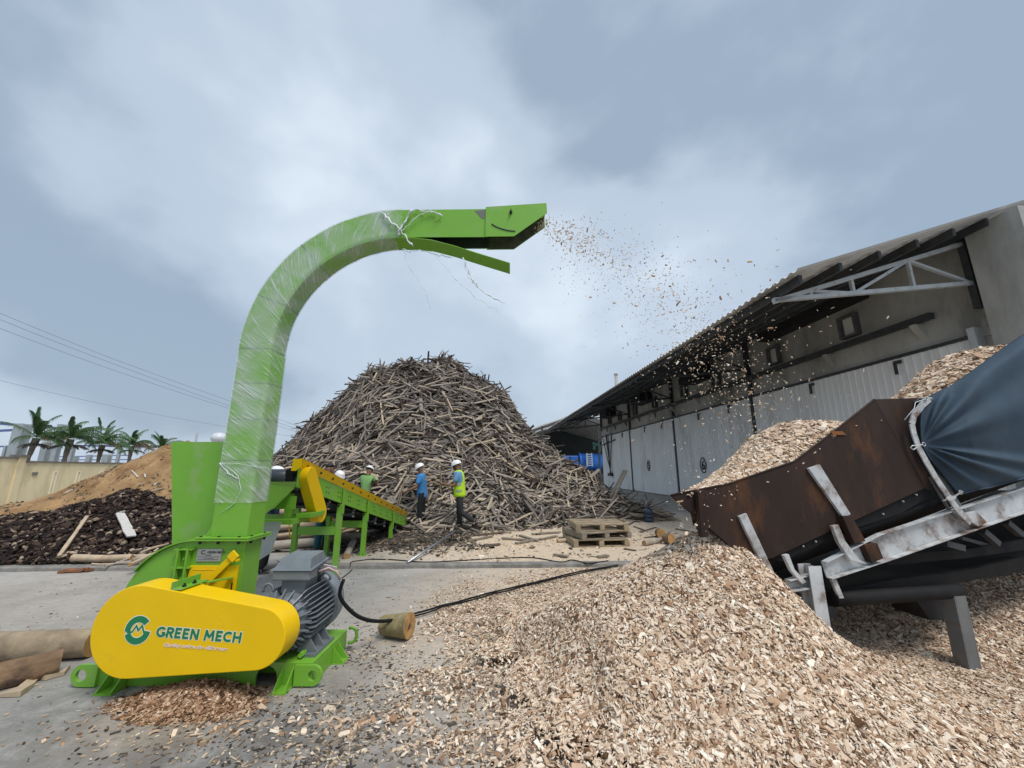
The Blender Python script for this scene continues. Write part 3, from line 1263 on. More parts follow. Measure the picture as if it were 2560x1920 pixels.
lug(-1.520, 3.374, .083, 1, .070, .036, .024, .14)
lug(-3.285, 3.374, .083, -1, .075, .042, .024, .12)
# ring eye at the rear right corner
mb = MB()
cx, cz = -1.475, .135
mb.tube([(cx + .055 * math.cos(a), 3.98, cz + .062 * math.sin(a)) for a in np.linspace(-math.pi * .62, math.pi * .62, 14)], .014, 6)
mb.build('lifting_eye', M_green, ch)

# rotor housing: round drum running into the square neck
mb = MB()
cx, cz, rr = -2.80, .38, .613
prof = [(cx + rr * math.cos(a), cz + rr * math.sin(a)) for a in np.linspace(math.pi * 1.20, math.pi * .5, 26)]
prof += [(XL - .02, .990), (XR, .990), (XR, .17), (-3.2, .17)]
mb.prism([(x, YF, z) for x, z in prof], (0, YB - YF, 0))
mb.build('rotor_housing', M_green, ch)
mb = MB()     # cover strip over the rim, standing proud like the folded lid in the photo
rim = [(cx + (rr + .004) * math.cos(a), cz + (rr + .004) * math.sin(a)) for a in np.linspace(math.pi * .80, math.pi * .5, 12)] + [(-2.715, .997)]
for (a, b) in zip(rim[:-1], rim[1:]):
    mb.prism([(a[0], YF - .03, a[1]), (b[0], YF - .03, b[1]), (b[0], YB + .05, b[1]), (a[0], YB + .05, a[1])], (0, 0, .012))
mb.build('housing_lid', M_green, ch)
mb = MB()     # bolted split flange with stiffening ribs
fx = -2.925
mb.box((fx - .008, YF - .055, .62), (fx + .008, YF - .002, .935))
mb.box((fx + .075, YF - .055, .62), (fx + .09, YF - .002, .935))
for z in (.62, .775, .925):
    mb.box((fx - .04, YF - .05, z), (fx + .12, YF - .003, z + .010))
mb.build('split_flange', M_green, ch)
for z in (.69, .85):
    for x in (fx - .022, fx + .045):
        mb = MB()
        mb.lathe((x, YF - .003, z), (0, -1, 0), [(0, .014), (.018, .014), (.018, .008), (.032, .008)], 6, smooth=False)
        mb.build('bolt', M_green, ch)
mb = MB()
mb.tube([(-2.50, YF - .002, .52 + .05 * i) for i in range(9)], .006, 5)
mb.build('weld_seam', M_green, ch)

# yellow inspection door and its strap
mb = MB()
mb.box((-2.825, YF - .022, .50), (-2.400, YF - .002, .792))
mb.box((-2.795, YF - .026, .50), (-2.79, YF - .0221, .765))
mb.box((-2.795, YF - .026, .760), (-2.45, YF - .0221, .765))
dr = mb.build('inspection_door', M_yellow, ch, bevel=.004)
mb = MB()
mb.bar((-2.430, YF - .045, .885), (-2.640, YF - .045, .660), .020, .052, up=(.7, 0, -.7))
st = mb.build('strap', M_yellow, dr, bevel=.003)
mb = MB()
mb.bar((-2.455, YF - .063, .905), (-2.400, YF - .063, .855), .018, .07, up=(.7, 0, .7))
mb.bar((-2.405, YF - .05, .845), (-2.380, YF - .05, .845), .03, .02)
mb.build('strap_buckle', M_yellow, ch, bevel=.003)
mb = MB()
mb.box((-2.430, YF - .034, .60), (-2.424, YF - .0222, .66))
mb.build('door_latch', M_bolt, ch)
# name plate
mb = MB()
mb.box((-2.785, YF - .010, .826), (-2.570, YF - .0015, .930))
npl = mb.build('name_plate', M_plate, ch)
place_text('plate_lettering', text_mesh('GREEN MECH', .026, .0006, .0003), M_ink, (-2.695, YF - .0115, .893), (1, 0, 0), (0, 0, 1), npl)
place_text('plate_lettering', text_mesh('MODEL', .016, 0, .0003), M_ink, (-2.71, YF - .0115, .872), (1, 0, 0), (0, 0, 1), npl)
mb = MB()
for z, a, b in ((.862, -2.775, -2.585), (.850, -2.72, -2.63), (.840, -2.77, -2.59)):
    mb.box((a, YF - .0115, z), (b, YF - .0105, z + .003))
mb.tube([(-2.730 + .016 * math.cos(a), YF - .0115, .902 + .016 * math.sin(a)) for a in np.linspace(.7, 5.8, 16)], .0035, 4)
mb.build('plate_print', M_ink, npl)

# flange between neck and duct, with bolts
mb = MB()
mb.box((-2.80, YF - .055, 1.000), (XR + .055, YB + .05, 1.014))
mb.box((-2.80, YF - .055, 1.018), (XR + .055, YB + .05, 1.032))
mb.build('duct_flange', M_green, ch, bevel=.002)
for x, y in ((-2.76, YF - .03), (-2.60, YF - .03), (-2.42, YF - .03), (XR + .03, YF + .02), (XR + .03, YB - .02)):
    mb = MB()
    mb.lathe((x, y, .972), (0, 0, 1), [(0, .009), (.014, .014), (.026, .014), (.027, .007), (.060, .007), (.060, .012), (.068, .012)], 6, smooth=False)
    mb.build('flange_bolt', M_bolt, ch)
mb = MB()
mb.prism([(-2.712, YF + .02, 1.034), (-2.76, YF + .02, 1.034), (-2.712, YF + .02, 1.13)], (0, .01, 0))
mb.build('gusset', M_green, ch)

# swan-neck discharge duct: straight riser, quarter bend, straight spout with open underside
AC = (-1.15, 2.79)
RO, RI = 1.555, 1.228


def neck_section(k):
    """(outer point, inner point) along the duct, k in 0..1 over riser and bend."""
    if k < .5:
        z = 1.034 + (AC[1] - 1.034) * k / .5
        return (XL, z), (XR, z)
    a = math.pi - (k - .5) / .5 * math.pi / 2
    return ((AC[0] + RO * math.cos(a), AC[1] + RO * math.sin(a)),
            (AC[0] + RI * math.cos(a) - .003, AC[1] + RI * math.sin(a)))


def duct_shell(ks, g, smooth=True):
    """Four walls of the duct swollen by g."""
    secs = []
    for k in ks:
        (ox, oz), (ix, iz) = neck_section(k)
        d = Vector((ox - ix, oz - iz))
        d.normalize()
        ox, oz, ix, iz = ox + d.x * g, oz + d.y * g, ix - d.x * g, iz - d.y * g
        secs.append([V(ox, YF - g, oz), V(ix, YF - g, iz), V(ix, YB + g, iz), V(ox, YB + g, oz)])
    return secs


ks = [i / 60 for i in range(61)]
mb = MB()
sec = duct_shell(ks, 0)
for j in range(4):
    mb.grid([[s[j], s[(j + 1) % 4]] for s in sec], smooth=False)
for f in range(len(mb.s)):
    pass
duct = mb.build('discharge_duct', M_green, ch)
# seams where the sections are welded together
for k in (.19, .30, .40, .50, .62, .76):
    s = duct_shell([k - .0008, k + .0008], .0035)
    m_ = MB()
    for j in range(4):
        m_.grid([[a[j], a[(j + 1) % 4]] for a in s], smooth=False)
    m_.build('duct_seam', mat('seam_green', (0.055, 0.16, 0.02), .5) if k == .19 else bpy.data.materials['seam_green'], duct)

z0, z1 = AC[1] + RI, AC[1] + RO
xs0, xs1 = AC[0], -.26
mb = MB()
t = .006
mb.prism([(xs0, YF, z0), (xs1, YF, z0 + .004), (xs1, YF, z1 + .012), (xs0, YF, z1)], (0, t, 0))
mb.prism([(xs0, YB - t, z0), (xs1, YB - t, z0 + .004), (xs1, YB - t, z1 + .012), (xs0, YB - t, z1)], (0, t, 0))
mb.prism([(xs0, YF + t + .0005, z1 - t), (xs1, YF + t + .0005, z1 + .012 - t), (xs1, YF + t + .0005, z1 + .012), (xs0, YF + t + .0005, z1)], (0, YB - YF - 2 * t - .001, 0))
mb.build('spout', M_green, ch)
mb = MB()     # near-black green sheets on the inside faces of the spout
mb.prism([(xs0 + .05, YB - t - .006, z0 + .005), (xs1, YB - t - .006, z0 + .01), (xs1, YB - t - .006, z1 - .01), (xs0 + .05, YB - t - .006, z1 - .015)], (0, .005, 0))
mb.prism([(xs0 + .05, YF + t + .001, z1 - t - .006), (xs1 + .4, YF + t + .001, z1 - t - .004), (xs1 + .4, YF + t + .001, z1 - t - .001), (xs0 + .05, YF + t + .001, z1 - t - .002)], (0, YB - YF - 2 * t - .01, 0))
mb.build('spout_inner_sheet', M_inside, ch)
# hood on the end of the spout
hp = [(-.282, 4.018), (.021, 4.022), (.376, 4.300), (.370, 4.420), (-.282, 4.372)]
mb = MB()
mb.prism([(x, YF - .014, z) for x, z in hp], (0, .006, 0))
mb.prism([(x, YB + .008, z) for x, z in hp], (0, .006, 0))
mb.prism([(-.282, YF - .008, 4.366), (.370, YF - .008, 4.414), (.370, YF - .008, 4.420), (-.282, YF - .008, 4.372)], (0, YB - YF + .016, 0))
hood = mb.build('spout_hood', M_green, ch)
mb = MB()
mb.prism([(x * .995, YB + .002, z) for x, z in [(-.26, 4.022), (.018, 4.025), (.366, 4.298), (.362, 4.405), (-.26, 4.36)]], (0, .005, 0))
mb.build('hood_liner', mat('scuffed_olive', (.075, .08, .045), .7, var=.5, vs=14), hood)
mb = MB()     # adjusting slot and its bolt
arc = [(-.215 + .25 * i / 10, YF - .0155, 4.165 - .085 * math.sin(math.pi / 2 * i / 10) ** .8) for i in range(11)]
mb.tube(arc, .0075, 5)
mb.build('adjusting_slot', M_ink, hood)
mb = MB()
mb.lathe((-.012, YF - .014, 4.300), (0, -1, 0), [(0, .016), (.018, .016), (.019, .008), (.045, .008)], 8)
mb.bar((-.012, YF - .03, 4.335), (-.012, YF - .03, 4.275), .012, .012)
mb.build('hood_bolt', M_bolt, hood)
mb = MB()
mb.prism([(-.40, YF - .003, 4.335), (-.29, YF - .003, 4.345), (-.29, YF - .003, 4.24), (-.32, YF - .003, 4.24)], (0, .0025, 0))
mb.build('bare_patch', mat('bare_steel', (.16, .16, .16), .5, .4), ch)
# hanging deflector flap bent down from the underside
mb = MB()
fl = [(-1.26, 4.012), (-1.05, 4.016), (-.85, 3.990), (-.62, 3.925), (-.36, 3.835), (-.022, 3.722)]
for a, b in zip(fl[:-1], fl[1:]):
    mb.prism([(a[0], YF, a[1]), (b[0], YF, b[1]), (b[0], YB, b[1]), (a[0], YB, a[1])], (0, 0, -.007))
mb.build('deflector_flap', M_green, ch)

# infeed hopper behind the duct: big front plate and the sloping right side
mb = MB()
mb.prism([(-3.335, 4.12, .70), (-3.00, 4.12, .70), (-2.955, 4.12, 1.02), (-2.88, 4.12, 1.35), (-2.88, 4.12, 1.90), (-3.57, 4.12, 1.90)], (0, .012, 0))
mb.prism([(-3.36, 4.135, .85), (-3.348, 4.135, .85), (-3.558, 4.135, 1.90), (-3.57, 4.135, 1.90)], (0, .75, 0))
mb.prism([(-2.60, 3.96, 1.00), (-2.60, 3.96, 1.50), (-2.63, 4.92, 1.47), (-2.66, 4.92, 1.40), (-2.64, 4.50, 1.20)], (-.012, 0, 0))
mb.prism([(-2.64, 4.50, 1.20), (-2.66, 4.92, 1.40), (-2.95, 4.92, 1.32), (-2.95, 4.5, 1.12)], (0, 0, -.012))
mb.prism([(-3.55, 4.92, 1.15), (-2.62, 4.92, 1.15), (-2.62, 4.92, 1.30), (-3.55, 4.92, 1.30)], (0, .012, 0))
mb.build('feed_hopper', M_green, ch)

# yellow belt guard
GY0, GY1 = 3.13, 3.335
C1, R1, C2, R2 = V(-2.735, .478), .305, V(-1.835, .428), .203


def guard_outline(g=0.0, n=22):
    d = C2 - C1
    L_ = d.length
    th = math.atan2(d.y, d.x)
    be = math.acos((R1 - R2) / L_)
    pts = []
    for i in range(n + 1):
        a = th + be + (2 * math.pi - 2 * be) * i / n
        pts.append((C1.x + (R1 + g) * math.cos(a), C1.y + (R1 + g) * math.sin(a)))
    for i in range(n + 1):
        a = th - be + 2 * be * i / n
        pts.append((C2.x + (R2 + g) * math.cos(a), C2.y + (R2 + g) * math.sin(a)))
    return pts


go = guard_outline()
mb = MB()
nn = len(go)
mb.add([(x, GY0, z) for x, z in go], [tuple(range(nn))])
mb.add([(x, GY1, z) for x, z in go], [tuple(range(nn - 1, -1, -1))])
mb.add([(x, y, z) for y in (GY0, GY1) for x, z in go], [(i, (i + 1) % nn, nn + (i + 1) % nn, nn + i) for i in range(nn)], smooth=False)
me_guard = mb
guard = mb.build('belt_guard', M_yellow, ch)
bm = bmesh.new()
bm.from_mesh(guard.data)
bmesh.ops.remove_doubles(bm, verts=bm.verts, dist=1e-5)
bmesh.ops.recalc_face_normals(bm, faces=bm.faces)
for f in bm.faces:
    f.smooth = len(f.verts) == 4
for e in bm.edges:
    e.smooth = len(e.link_faces) == 2 and e.calc_face_angle(0) < R(30)
bm.to_mesh(guard.data)
bm.free()
bv = guard.modifiers.new('bevel', 'BEVEL')
bv.width = .006
bv.segments = 2
bv.limit_method = 'ANGLE'
bv.angle_limit = R(40)
# angle bracket holding the guard
mb = MB()
gz = lambda x: .745 - (x + 2.5) * .165
a, b = V(-2.46, GY0 + .01, .756), V(-2.555, YF - .003, .665)
a, b = V(-2.520, GY0 + .004, .772), V(-2.520, YF - .025, .772)
p0, p1 = V(-2.478, GY0 + .005, gz(-2.478) + .010), V(-2.470, GY1 + .06, gz(-2.470) + .010)
mb.bar(p0, p1, .075, .008)
mb.bar(p0 + V(-.037, 0, .024), p1 + V(-.037, 0, .024), .008, .052)
mb.bar(p1 + V(.0, -.004, -.02), p1 + V(.03, YF - GY1 - .09, -.05), .05, .008)
gb = mb.build('guard_bracket', M_green, ch)
for f in (.24, .60):
    c = p0.lerp(p1, f)
    mb = MB()
    mb.lathe(c + V(.006, 0, .004), (0, 0, 1), [(0, .014), (.012, .014), (.012, .007), (.026, .007)], 6, smooth=False)
    mb.build('bolt', M_bolt, gb)

# lettering and emblem on the guard
LY = GY0 - .0025


def gp_(u, v):
    p = P(u, v, y=GY0)
    return p.x, p.z


def fat_line(pts, w, y, name, m, parent, close=False):
    """A flat printed stroke of constant width with mitred corners."""
    pts = [Vector(p) for p in pts]
    n = len(pts)
    le, ri = [], []
    for i, p in enumerate(pts):
        d0 = (pts[i] - pts[i - 1]).normalized() if i else (pts[1] - pts[0]).normalized()
        d1 = (pts[i + 1] - pts[i]).normalized() if i < n - 1 else d0
        b = (d0 + d1)
        if b.length < .05:
            b = d0
        b.normalize()
        nrm = Vector((-b.y, b.x))
        k = 1 / max(.42, nrm.dot(Vector((-d0.y, d0.x))))
        le.append(p + nrm * w / 2 * k)
        ri.append(p - nrm * w / 2 * k)
    m_ = MB()
    vs = [(q.x, y, q.y) for q in le] + [(q.x, y, q.y) for q in ri]
    m_.add(vs, [(i, i + 1, n + i + 1, n + i) for i in range(n - 1)])
    return m_.build(name, m, parent)


e0 = gp_(345, 1575)
er = 0.093
ec = Vector(e0)
st_ = .042


def earc(a0, a1, n=20, r=er - st_ / 2):
    return [ec + Vector((math.cos(a), math.sin(a))) * r for a in np.linspace(a0, a1, n)]


NP = [0]


def printed(pts, w, name='emblem'):
    pts = [Vector(p) for p in pts]
    o_ = NP[0] * .00015
    NP[0] += 1
    ol = list(pts)
    ol[0] = ol[0] + (ol[0] - ol[1]).normalized() * .005
    ol[-1] = ol[-1] + (ol[-1] - ol[-2]).normalized() * .005
    fat_line(ol, w + .010, LY + .0012 + o_, name + '_outline', M_white, guard)
    fat_line(pts, w, LY + o_, name, M_logo, guard)


printed(earc(R(38), R(187)), st_)
printed(earc(R(200), R(354)), st_)
zz = [ec + Vector(p) for p in ((-.078, -.016), (-.040, -.013), (-.014, .028), (.004, -.002), (.026, .030), (.046, -.014), (.090, -.016))]
printed(zz, .012)
tx0, tz0 = gp_(388, 1586)
ang = math.atan2(gp_(603, 1607)[1] - gp_(386, 1591)[1], gp_(603, 1607)[0] - gp_(386, 1591)[0])
xd = V(math.cos(ang), 0, math.sin(ang))
yd = V(-math.sin(ang), 0, math.cos(ang))
bx, bz = gp_(389, 1592)
tgt = (Vector(gp_(603, 1607)) - Vector((bx, bz))).length
arc_ = lambda cx, cy, r, a0, a1, n=14: [(cx + r * math.cos(R(t)), cy + r * math.sin(R(t))) for t in np.linspace(a0, a1, n)]
GLYPH = {'G': (.92, [arc_(.47, .5, .38, 42, 338), [(.84, .42), (.50, .42)]]),
         'R': (.80, [[(.13, 0), (.13, 1)], [(.13, .88), (.44, .88), (.58, .82), (.63, .70), (.58, .56), (.44, .49), (.13, .49)], [(.36, .47), (.66, 0)]]),
         'E': (.74, [[(.13, 0), (.13, 1)], [(.13, .88), (.62, .88)], [(.13, .5), (.56, .5)], [(.13, .12), (.62, .12)]]),
         'N': (.88, [[(.13, 0), (.13, 1)], [(.15, .93), (.69, .07)], [(.71, 0), (.71, 1)]]),
         'M': (1.10, [[(.13, 0), (.20, 1)], [(.20, .90), (.51, .28)], [(.51, .28), (.82, .90)], [(.82, 1), (.89, 0)]]),
         'C': (.88, [arc_(.47, .5, .38, 46, 314)]),
         'H': (.88, [[(.13, 0), (.13, 1)], [(.71, 0), (.71, 1)], [(.13, .5), (.71, .5)]]),
         ' ': (.42, [])}
word = 'GREEN MECH'
LH = .0700
tw = sum(GLYPH[c_][0] for c_ in word)
sx_ = tgt / tw
px_ = 0.0


def stroke_faces(m_, pts, w, y):
    pts = [Vector(p) for p in pts]
    n = len(pts)
    le, ri = [], []
    for i, p_ in enumerate(pts):
        d0 = (pts[i] - pts[i - 1]).normalized() if i else (pts[1] - pts[0]).normalized()
        d1 = (pts[i + 1] - pts[i]).normalized() if i < n - 1 else d0
        b_ = (d0 + d1).normalized()
        nm = Vector((-b_.y, b_.x))
        k_ = 1 / max(.5, nm.dot(Vector((-d0.y, d0.x))))
        le.append(p_ + nm * w / 2 * k_)
        ri.append(p_ - nm * w / 2 * k_)
    ln = [(q_.x, q_.y) for q_ in le + ri]
    vs = [V(bx, y, bz) + xd * a_ + yd * b_ for a_, b_ in ln]
    m_.add(vs, [(i, i + 1, n + i + 1, n + i) for i in range(n - 1)])


for c_ in word:
    wd, strokes = GLYPH[c_]
    for nm_, extra, y_, mm in (('letter_outline', .0085, LY + .0016, M_white), ('letter', 0, LY, M_logo)):
        m_ = MB()
        for k_, st_p in enumerate(strokes):
            q_ = [Vector(((px_ + x_) * sx_, z_ * LH)) for x_, z_ in st_p]
            if extra:      # run the rim out past the stroke ends as well
                q_[0] = q_[0] + (q_[0] - q_[1]).normalized() * extra / 2
                q_[-1] = q_[-1] + (q_[-1] - q_[-2]).normalized() * extra / 2
            stroke_faces(m_, q_, .0165 + extra, y_ + k_ * .00012)
        if strokes:
            m_.build(nm_, mm, guard)
    px_ += wd
bx, bz = gp_(409, 1615)
tgt = (Vector(gp_(570, 1624)) - Vector((bx, bz))).length
me = text_mesh('Quality makes the difference', .03, .0016, .0004, shear=.25)
wx = max(v.co.x for v in me.vertices)
me.transform(Matrix.Diagonal((tgt / wx, 1.05, 1, 1)))
place_text('slogan_lettering', me, M_pinkwhite, (bx, LY, bz), xd, yd, guard)

# electric motor beside the housing, shaft along y
mo = thing('motor_tmp', None, None) if False else None
mcx, mcz, mr = -1.83, .440, .225
mb = MB()
mb.lathe((mcx, 3.40, mcz), (0, 1, 0), [(0, .10), (0, .16), (.03, .18), (.05, mr - .045), (.44, mr - .045), (.46, mr - .06)], 32)
motor = mb.build('motor', M_motor, ch)
for i in range(40):
    a = 2 * math.pi * i / 40 + .04
    dx, dz = math.cos(a), math.sin(a)
    if dz > .86:      # the terminal box sits there
        continue
    mb = MB()
    c0, c1 = V(mcx, 3.455, mcz), V(mcx, 3.83, mcz)
    rad = V(dx, 0, dz)
    r0, r1 = mr - .05, mr + (.028 if i % 2 == 0 else .022)
    tz = rad.cross(V(0, 1, 0)) * .0035
    pts = [c0 + rad * r0, c0 + rad * (r1 - .03), c0 + V(0, .05, 0) + rad * r1, c1 + rad * r1, c1 + rad * r0]
    mb.prism([p - tz for p in pts], tz * 2)
    mb.build('cooling_fin', M_motor, motor)
mb = MB()     # front shield ribs
for i in range(20):
    a = 2 * math.pi * i / 20
    rad = V(math.cos(a), 0, math.sin(a))
    tz = rad.cross(V(0, 1, 0)) * .005
    c0 = V(mcx, 3.36, mcz)
    pts = [c0 + rad * .09, c0 + rad * .17 + V(0, .01, 0), c0 + rad * (mr + .01) + V(0, .075, 0), c0 + rad * .12 + V(0, .075, 0)]
    mb.prism([p - tz for p in pts], tz * 2)
mb.build('end_shield', M_motor, motor)
mb = MB()
mb.lathe((mcx, 3.835, mcz), (0, 1, 0), [(0, mr + .012), (.0, mr + .04), (.15, mr + .038), (.185, mr + .015), (.20, mr - .04), (.20, .02)], 40)
mb.build('fan_cover', M_motor, motor)
mb = MB()
bx0, bx1, by0, by1 = mcx - .165, mcx + .150, 3.50, 3.80
mb.box((bx0 + .06, by0 + .05, mcz + mr - .06), (bx1 - .05, by1 - .03, .715))
mb.add([(bx0, by0, .715), (bx1, by0, .715), (bx1, by1, .715), (bx0, by1, .715),
        (bx0, by0, .790), (bx1, by0, .790), (bx1, by1, .825), (bx0, by1, .825)],
       [(3, 2, 1, 0), (4, 5, 6, 7), (0, 1, 5, 4), (1, 2, 6, 5), (2, 3, 7, 6), (3, 0, 4, 7)])
tb = mb.build('terminal_box', M_motor, motor, bevel=.012)
mb = MB()
mb.add([(bx0 - .015, by0 - .015, .794), (bx1 + .018, by0 - .015, .794), (bx1 + .018, by1 + .015, .829), (bx0 - .015, by1 + .015, .829),
        (bx0 - .015, by0 - .015, .802), (bx1 + .018, by0 - .015, .802), (bx1 + .018, by1 + .015, .837), (bx0 - .015, by1 + .015, .837)],
       [(3, 2, 1, 0), (4, 5, 6, 7), (0, 1, 5, 4), (1, 2, 6, 5), (2, 3, 7, 6), (3, 0, 4, 7)])
mb.add([(bx0 + .005, by0 + .005, .803), (bx1 - .005, by0 + .005, .803), (bx1 - .005, by1 - .005, .838), (bx0 + .005, by1 - .005, .838),
        (bx0 + .045, by0 + .05, .885), (bx1 - .02, by0 + .04, .885), (bx1 - .02, by1 - .04, .905), (bx0 + .045, by1 - .04, .905)],
       [(4, 5, 6, 7), (0, 1, 5, 4), (1, 2, 6, 5), (2, 3, 7, 6), (3, 0, 4, 7)])
mb.build('box_lid', M_motor, motor, bevel=.004)
mb = MB()
mb.lathe((bx1 + .001, 3.66, .752), (1, 0, 0), [(0, .028), (.004, .028)], 14)
mb.build('cable_hole', M_ink, motor)
for sx in (-1, 1):
    mb = MB()
    mb.box((mcx + sx * .215 - .055, 3.48, zt + .001), (mcx + sx * .215 + .055, 3.82, zt + .022))
    for y in (3.52, 3.64, 3.76):
        mb.prism([(mcx + sx * .26, y, zt + .023), (mcx + sx * .10, y, zt + .023), (mcx + sx * .12, y, zt + .12), (mcx + sx * .19, y, zt + .13)], (0, .014, 0))
    mb.build('motor_foot', M_motor, motor)
for (x, y, z) in ((mcx + .155, 3.80, mcz + mr - .015), (mcx - .19, 3.52, mcz + mr - .035)):
    mb = MB()
    mb.tube([(x + .04 * math.cos(a), y, z + .015 + .045 * math.sin(a)) for a in np.linspace(-.4, math.pi + .4, 12)], .012, 6)
    mb.build('lifting_ring', M_motor, motor)
mb = MB()
mb.lathe((-1.66, 3.44, zt + .03), (0, 1, .0), [(0, .020), (.05, .020), (.05, .012), (.16, .012)], 6, smooth=False)
mb.build('tension_bolt', M_green, ch)
mb = MB()
for k, m_ in enumerate((0, .014, .026)):
    mb.tube([(bx1, 3.655 + k * .012, .752), (bx1 + .07, 3.69 + m_, .775 - m_), (bx1 + .12, 3.73 + m_, .735), (bx1 + .15, 3.765, .66)], .0085, 6)
mb.build('wire_lead', mat('pinkish_wire', (.50, .38, .36), .6, var=.2), ch)
mb = MB()
mb.prism([(bx1 + .02, 3.70, .80), (bx1 + .12, 3.74, .77), (bx1 + .11, 3.78, .72), (bx1 + .02, 3.73, .76)], (0, .002, .002))
mb.build('paper_tag', mat('white_paper', (.72, .70, .72), .8), ch)

# stretch film wound round the duct
def film_mat():
    m = bpy.data.materials.new('stretch_film')
    m.use_nodes = True
    nt = m.node_tree
    nt.nodes.clear()
    N, L = nt.nodes.new, nt.links.new
    out = N('ShaderNodeOutputMaterial')
    tr = N('ShaderNodeBsdfTransparent')
    pb = N('ShaderNodeBsdfPrincipled')
    pb.inputs['Base Color'].default_value = (.72, .76, .76, 1)
    pb.inputs['Roughness'].default_value = .22
    uv = N('ShaderNodeUVMap')
    uv.uv_map = 'wind'

    def nz(sc, rot, detail, lo, hi, amt):
        mp = N('ShaderNodeMapping')
        mp.inputs['Rotation'].default_value = (0, 0, rot)
        mp2 = N('ShaderNodeMapping')
        mp2.inputs['Scale'].default_value = sc
        L(uv.outputs['UV'], mp.inputs['Vector'])
        L(mp.outputs['Vector'], mp2.inputs['Vector'])
        n = N('ShaderNodeTexNoise')
        n.inputs['Scale'].default_value = 1
        n.inputs['Detail'].default_value = detail
        n.inputs['Distortion'].default_value = .4
        L(mp2.outputs['Vector'], n.inputs['Vector'])
        r = N('ShaderNodeMapRange')
        r.inputs['From Min'].default_value = lo
        r.inputs['From Max'].default_value = hi
        r.inputs['To Max'].default_value = amt
        L(n.outputs['Fac'], r.inputs['Value'])
        return r.outputs['Result'], n.outputs['Fac']

    def add(a, b):
        q = N('ShaderNodeMath')
        q.operation = 'ADD'
        L(a, q.inputs[0])
        if isinstance(b, float):
            q.inputs[1].default_value = b
        else:
            L(b, q.inputs[1])
        return q.outputs[0]
    s1, f1 = nz((70, 3.0, 1), R(-52), 3, .56, .76, .52)
    s2, f2 = nz((46, 2.2, 1), R(-64), 3, .58, .76, .40)
    s3, f3 = nz((3.0, 3.4, 1), R(-20), 4, .36, .75, .46)
    tot = add(add(s1, s2), add(s3, .07))
    tot.node.use_clamp = True
    bp = N('ShaderNodeBump')
    bp.inputs['Strength'].default_value = .5
    bp.inputs['Distance'].default_value = .02
    L(add(f1, f2), bp.inputs['Height'])
    L(bp.outputs['Normal'], pb.inputs['Normal'])
    mx = N('ShaderNodeMixShader')
    L(tot, mx.inputs['Fac'])
    L(tr.outputs[0], mx.inputs[1])
    L(pb.outputs[0], mx.inputs[2])
    L(mx.outputs[0], out.inputs['Surface'])
    return m


M_film = film_mat()
kk = [0.082 + (.995 - .082) * i / 150 for i in range(151)]
rr_ = random.Random(5)
secs = duct_shell(kk, .007)
per = [0, .33, .56, .89, 1.12]
mb = MB()
uvs = []
cols = 24
for i, s in enumerate(secs):
    row = []
    for j in range(4):
        for q in range(cols // 4):
            f = q / (cols // 4)
            p = s[j].lerp(s[(j + 1) % 4], f)
            cen = (s[0] + s[1] + s[2] + s[3]) / 4
            w = rr_.uniform(0, .004) if 0 < f < 1 else 0.001
            p = p + (p - cen).normalized() * w
            row.append(p)
            uvs.append(None)
    row.append(row[0].copy())
    mb.v += row
n = cols + 1
uvl = []
dist = [0]
for a, b in zip(secs[:-1], secs[1:]):
    dist.append(dist[-1] + ((a[0] + a[1]) / 2 - (b[0] + b[1]) / 2).length)
for i in range(len(secs) - 1):
    for j in range(cols):
        mb.f.append([i * n + j, i * n + j + 1, (i + 1) * n + j + 1, (i + 1) * n + j])
        mb.s.append(True)
        mb.mi.append(0)
film = mb.build('stretch_film', M_film, ch)
uvm = film.data.uv_layers.new(name='wind')
for li, lp in enumerate(film.data.loops):
    vi = lp.vertex_index
    i, j = vi // n, vi % n
    jj = j / (cols / 4)
    k0 = min(3, int(jj))
    u_ = per[k0] + (per[k0 + 1] - per[k0]) * (jj - k0)
    uvm.data[li].uv = (u_, dist[i])
M_strand = mat('film_strand', (.66, .70, .72), .35, var=.15)


def strand(pts, r, name='film_strand', wob=.012):
    rs = random.Random(int(abs(pts[0][0]) * 1e4) + len(pts))
    fine = []
    for a, b in zip(pts[:-1], pts[1:]):
        a, b = Vector(a), Vector(b)
        for k in range(5):
            fine.append(a.lerp(b, k / 5) + V(rs.uniform(-wob, wob), rs.uniform(-wob, wob), rs.uniform(-wob, wob)))
    fine.append(Vector(pts[-1]))
    rads = [r * rs.uniform(.45, 1.4) for _ in fine]
    rads[-1] = r * .3
    m_ = MB()
    m_.tube(fine, rads, 4)
    return m_.build(name, M_strand, film)


q3 = lambda a, b, y=YF - .03: P(520 + a * .4069, 480 + b * .4069, y=y)
strand([q3(1195, 350), q3(1240, 450), q3(1310, 570), q3(1345, 640), q3(1365, 720)], .0035)
strand([q3(1380, 370), q3(1480, 480), q3(1550, 560), q3(1650, 650), q3(1785, 740)], .004)
strand([q3(1560, 410), q3(1600, 520), q3(1650, 580), q3(1720, 630), q3(1825, 685)], .006)
strand([q3(1570, 405), q3(1590, 470), q3(1625, 540), q3(1660, 590)], .009)
strand([q3(1065, 125), q3(1120, 180), q3(1180, 230), q3(1220, 290), q3(1265, 335)], .010)
strand([q3(1255, 110), q3(1220, 170), q3(1185, 225), q3(1165, 270)], .011)
strand([q3(1190, 345), q3(1230, 370), q3(1300, 355), q3(1400, 385), q3(1500, 405)], .006)
strand([q3(1270, 105), q3(1340, 120), q3(1390, 118), q3(1440, 150)], .008)
strand([q3(1190, 240), q3(1240, 190), q3(1330, 130), q3(1400, 122)], .005)
s2_ = lambda a, b: P(a * .31645, 980 + b * .31645, y=YF - .012)
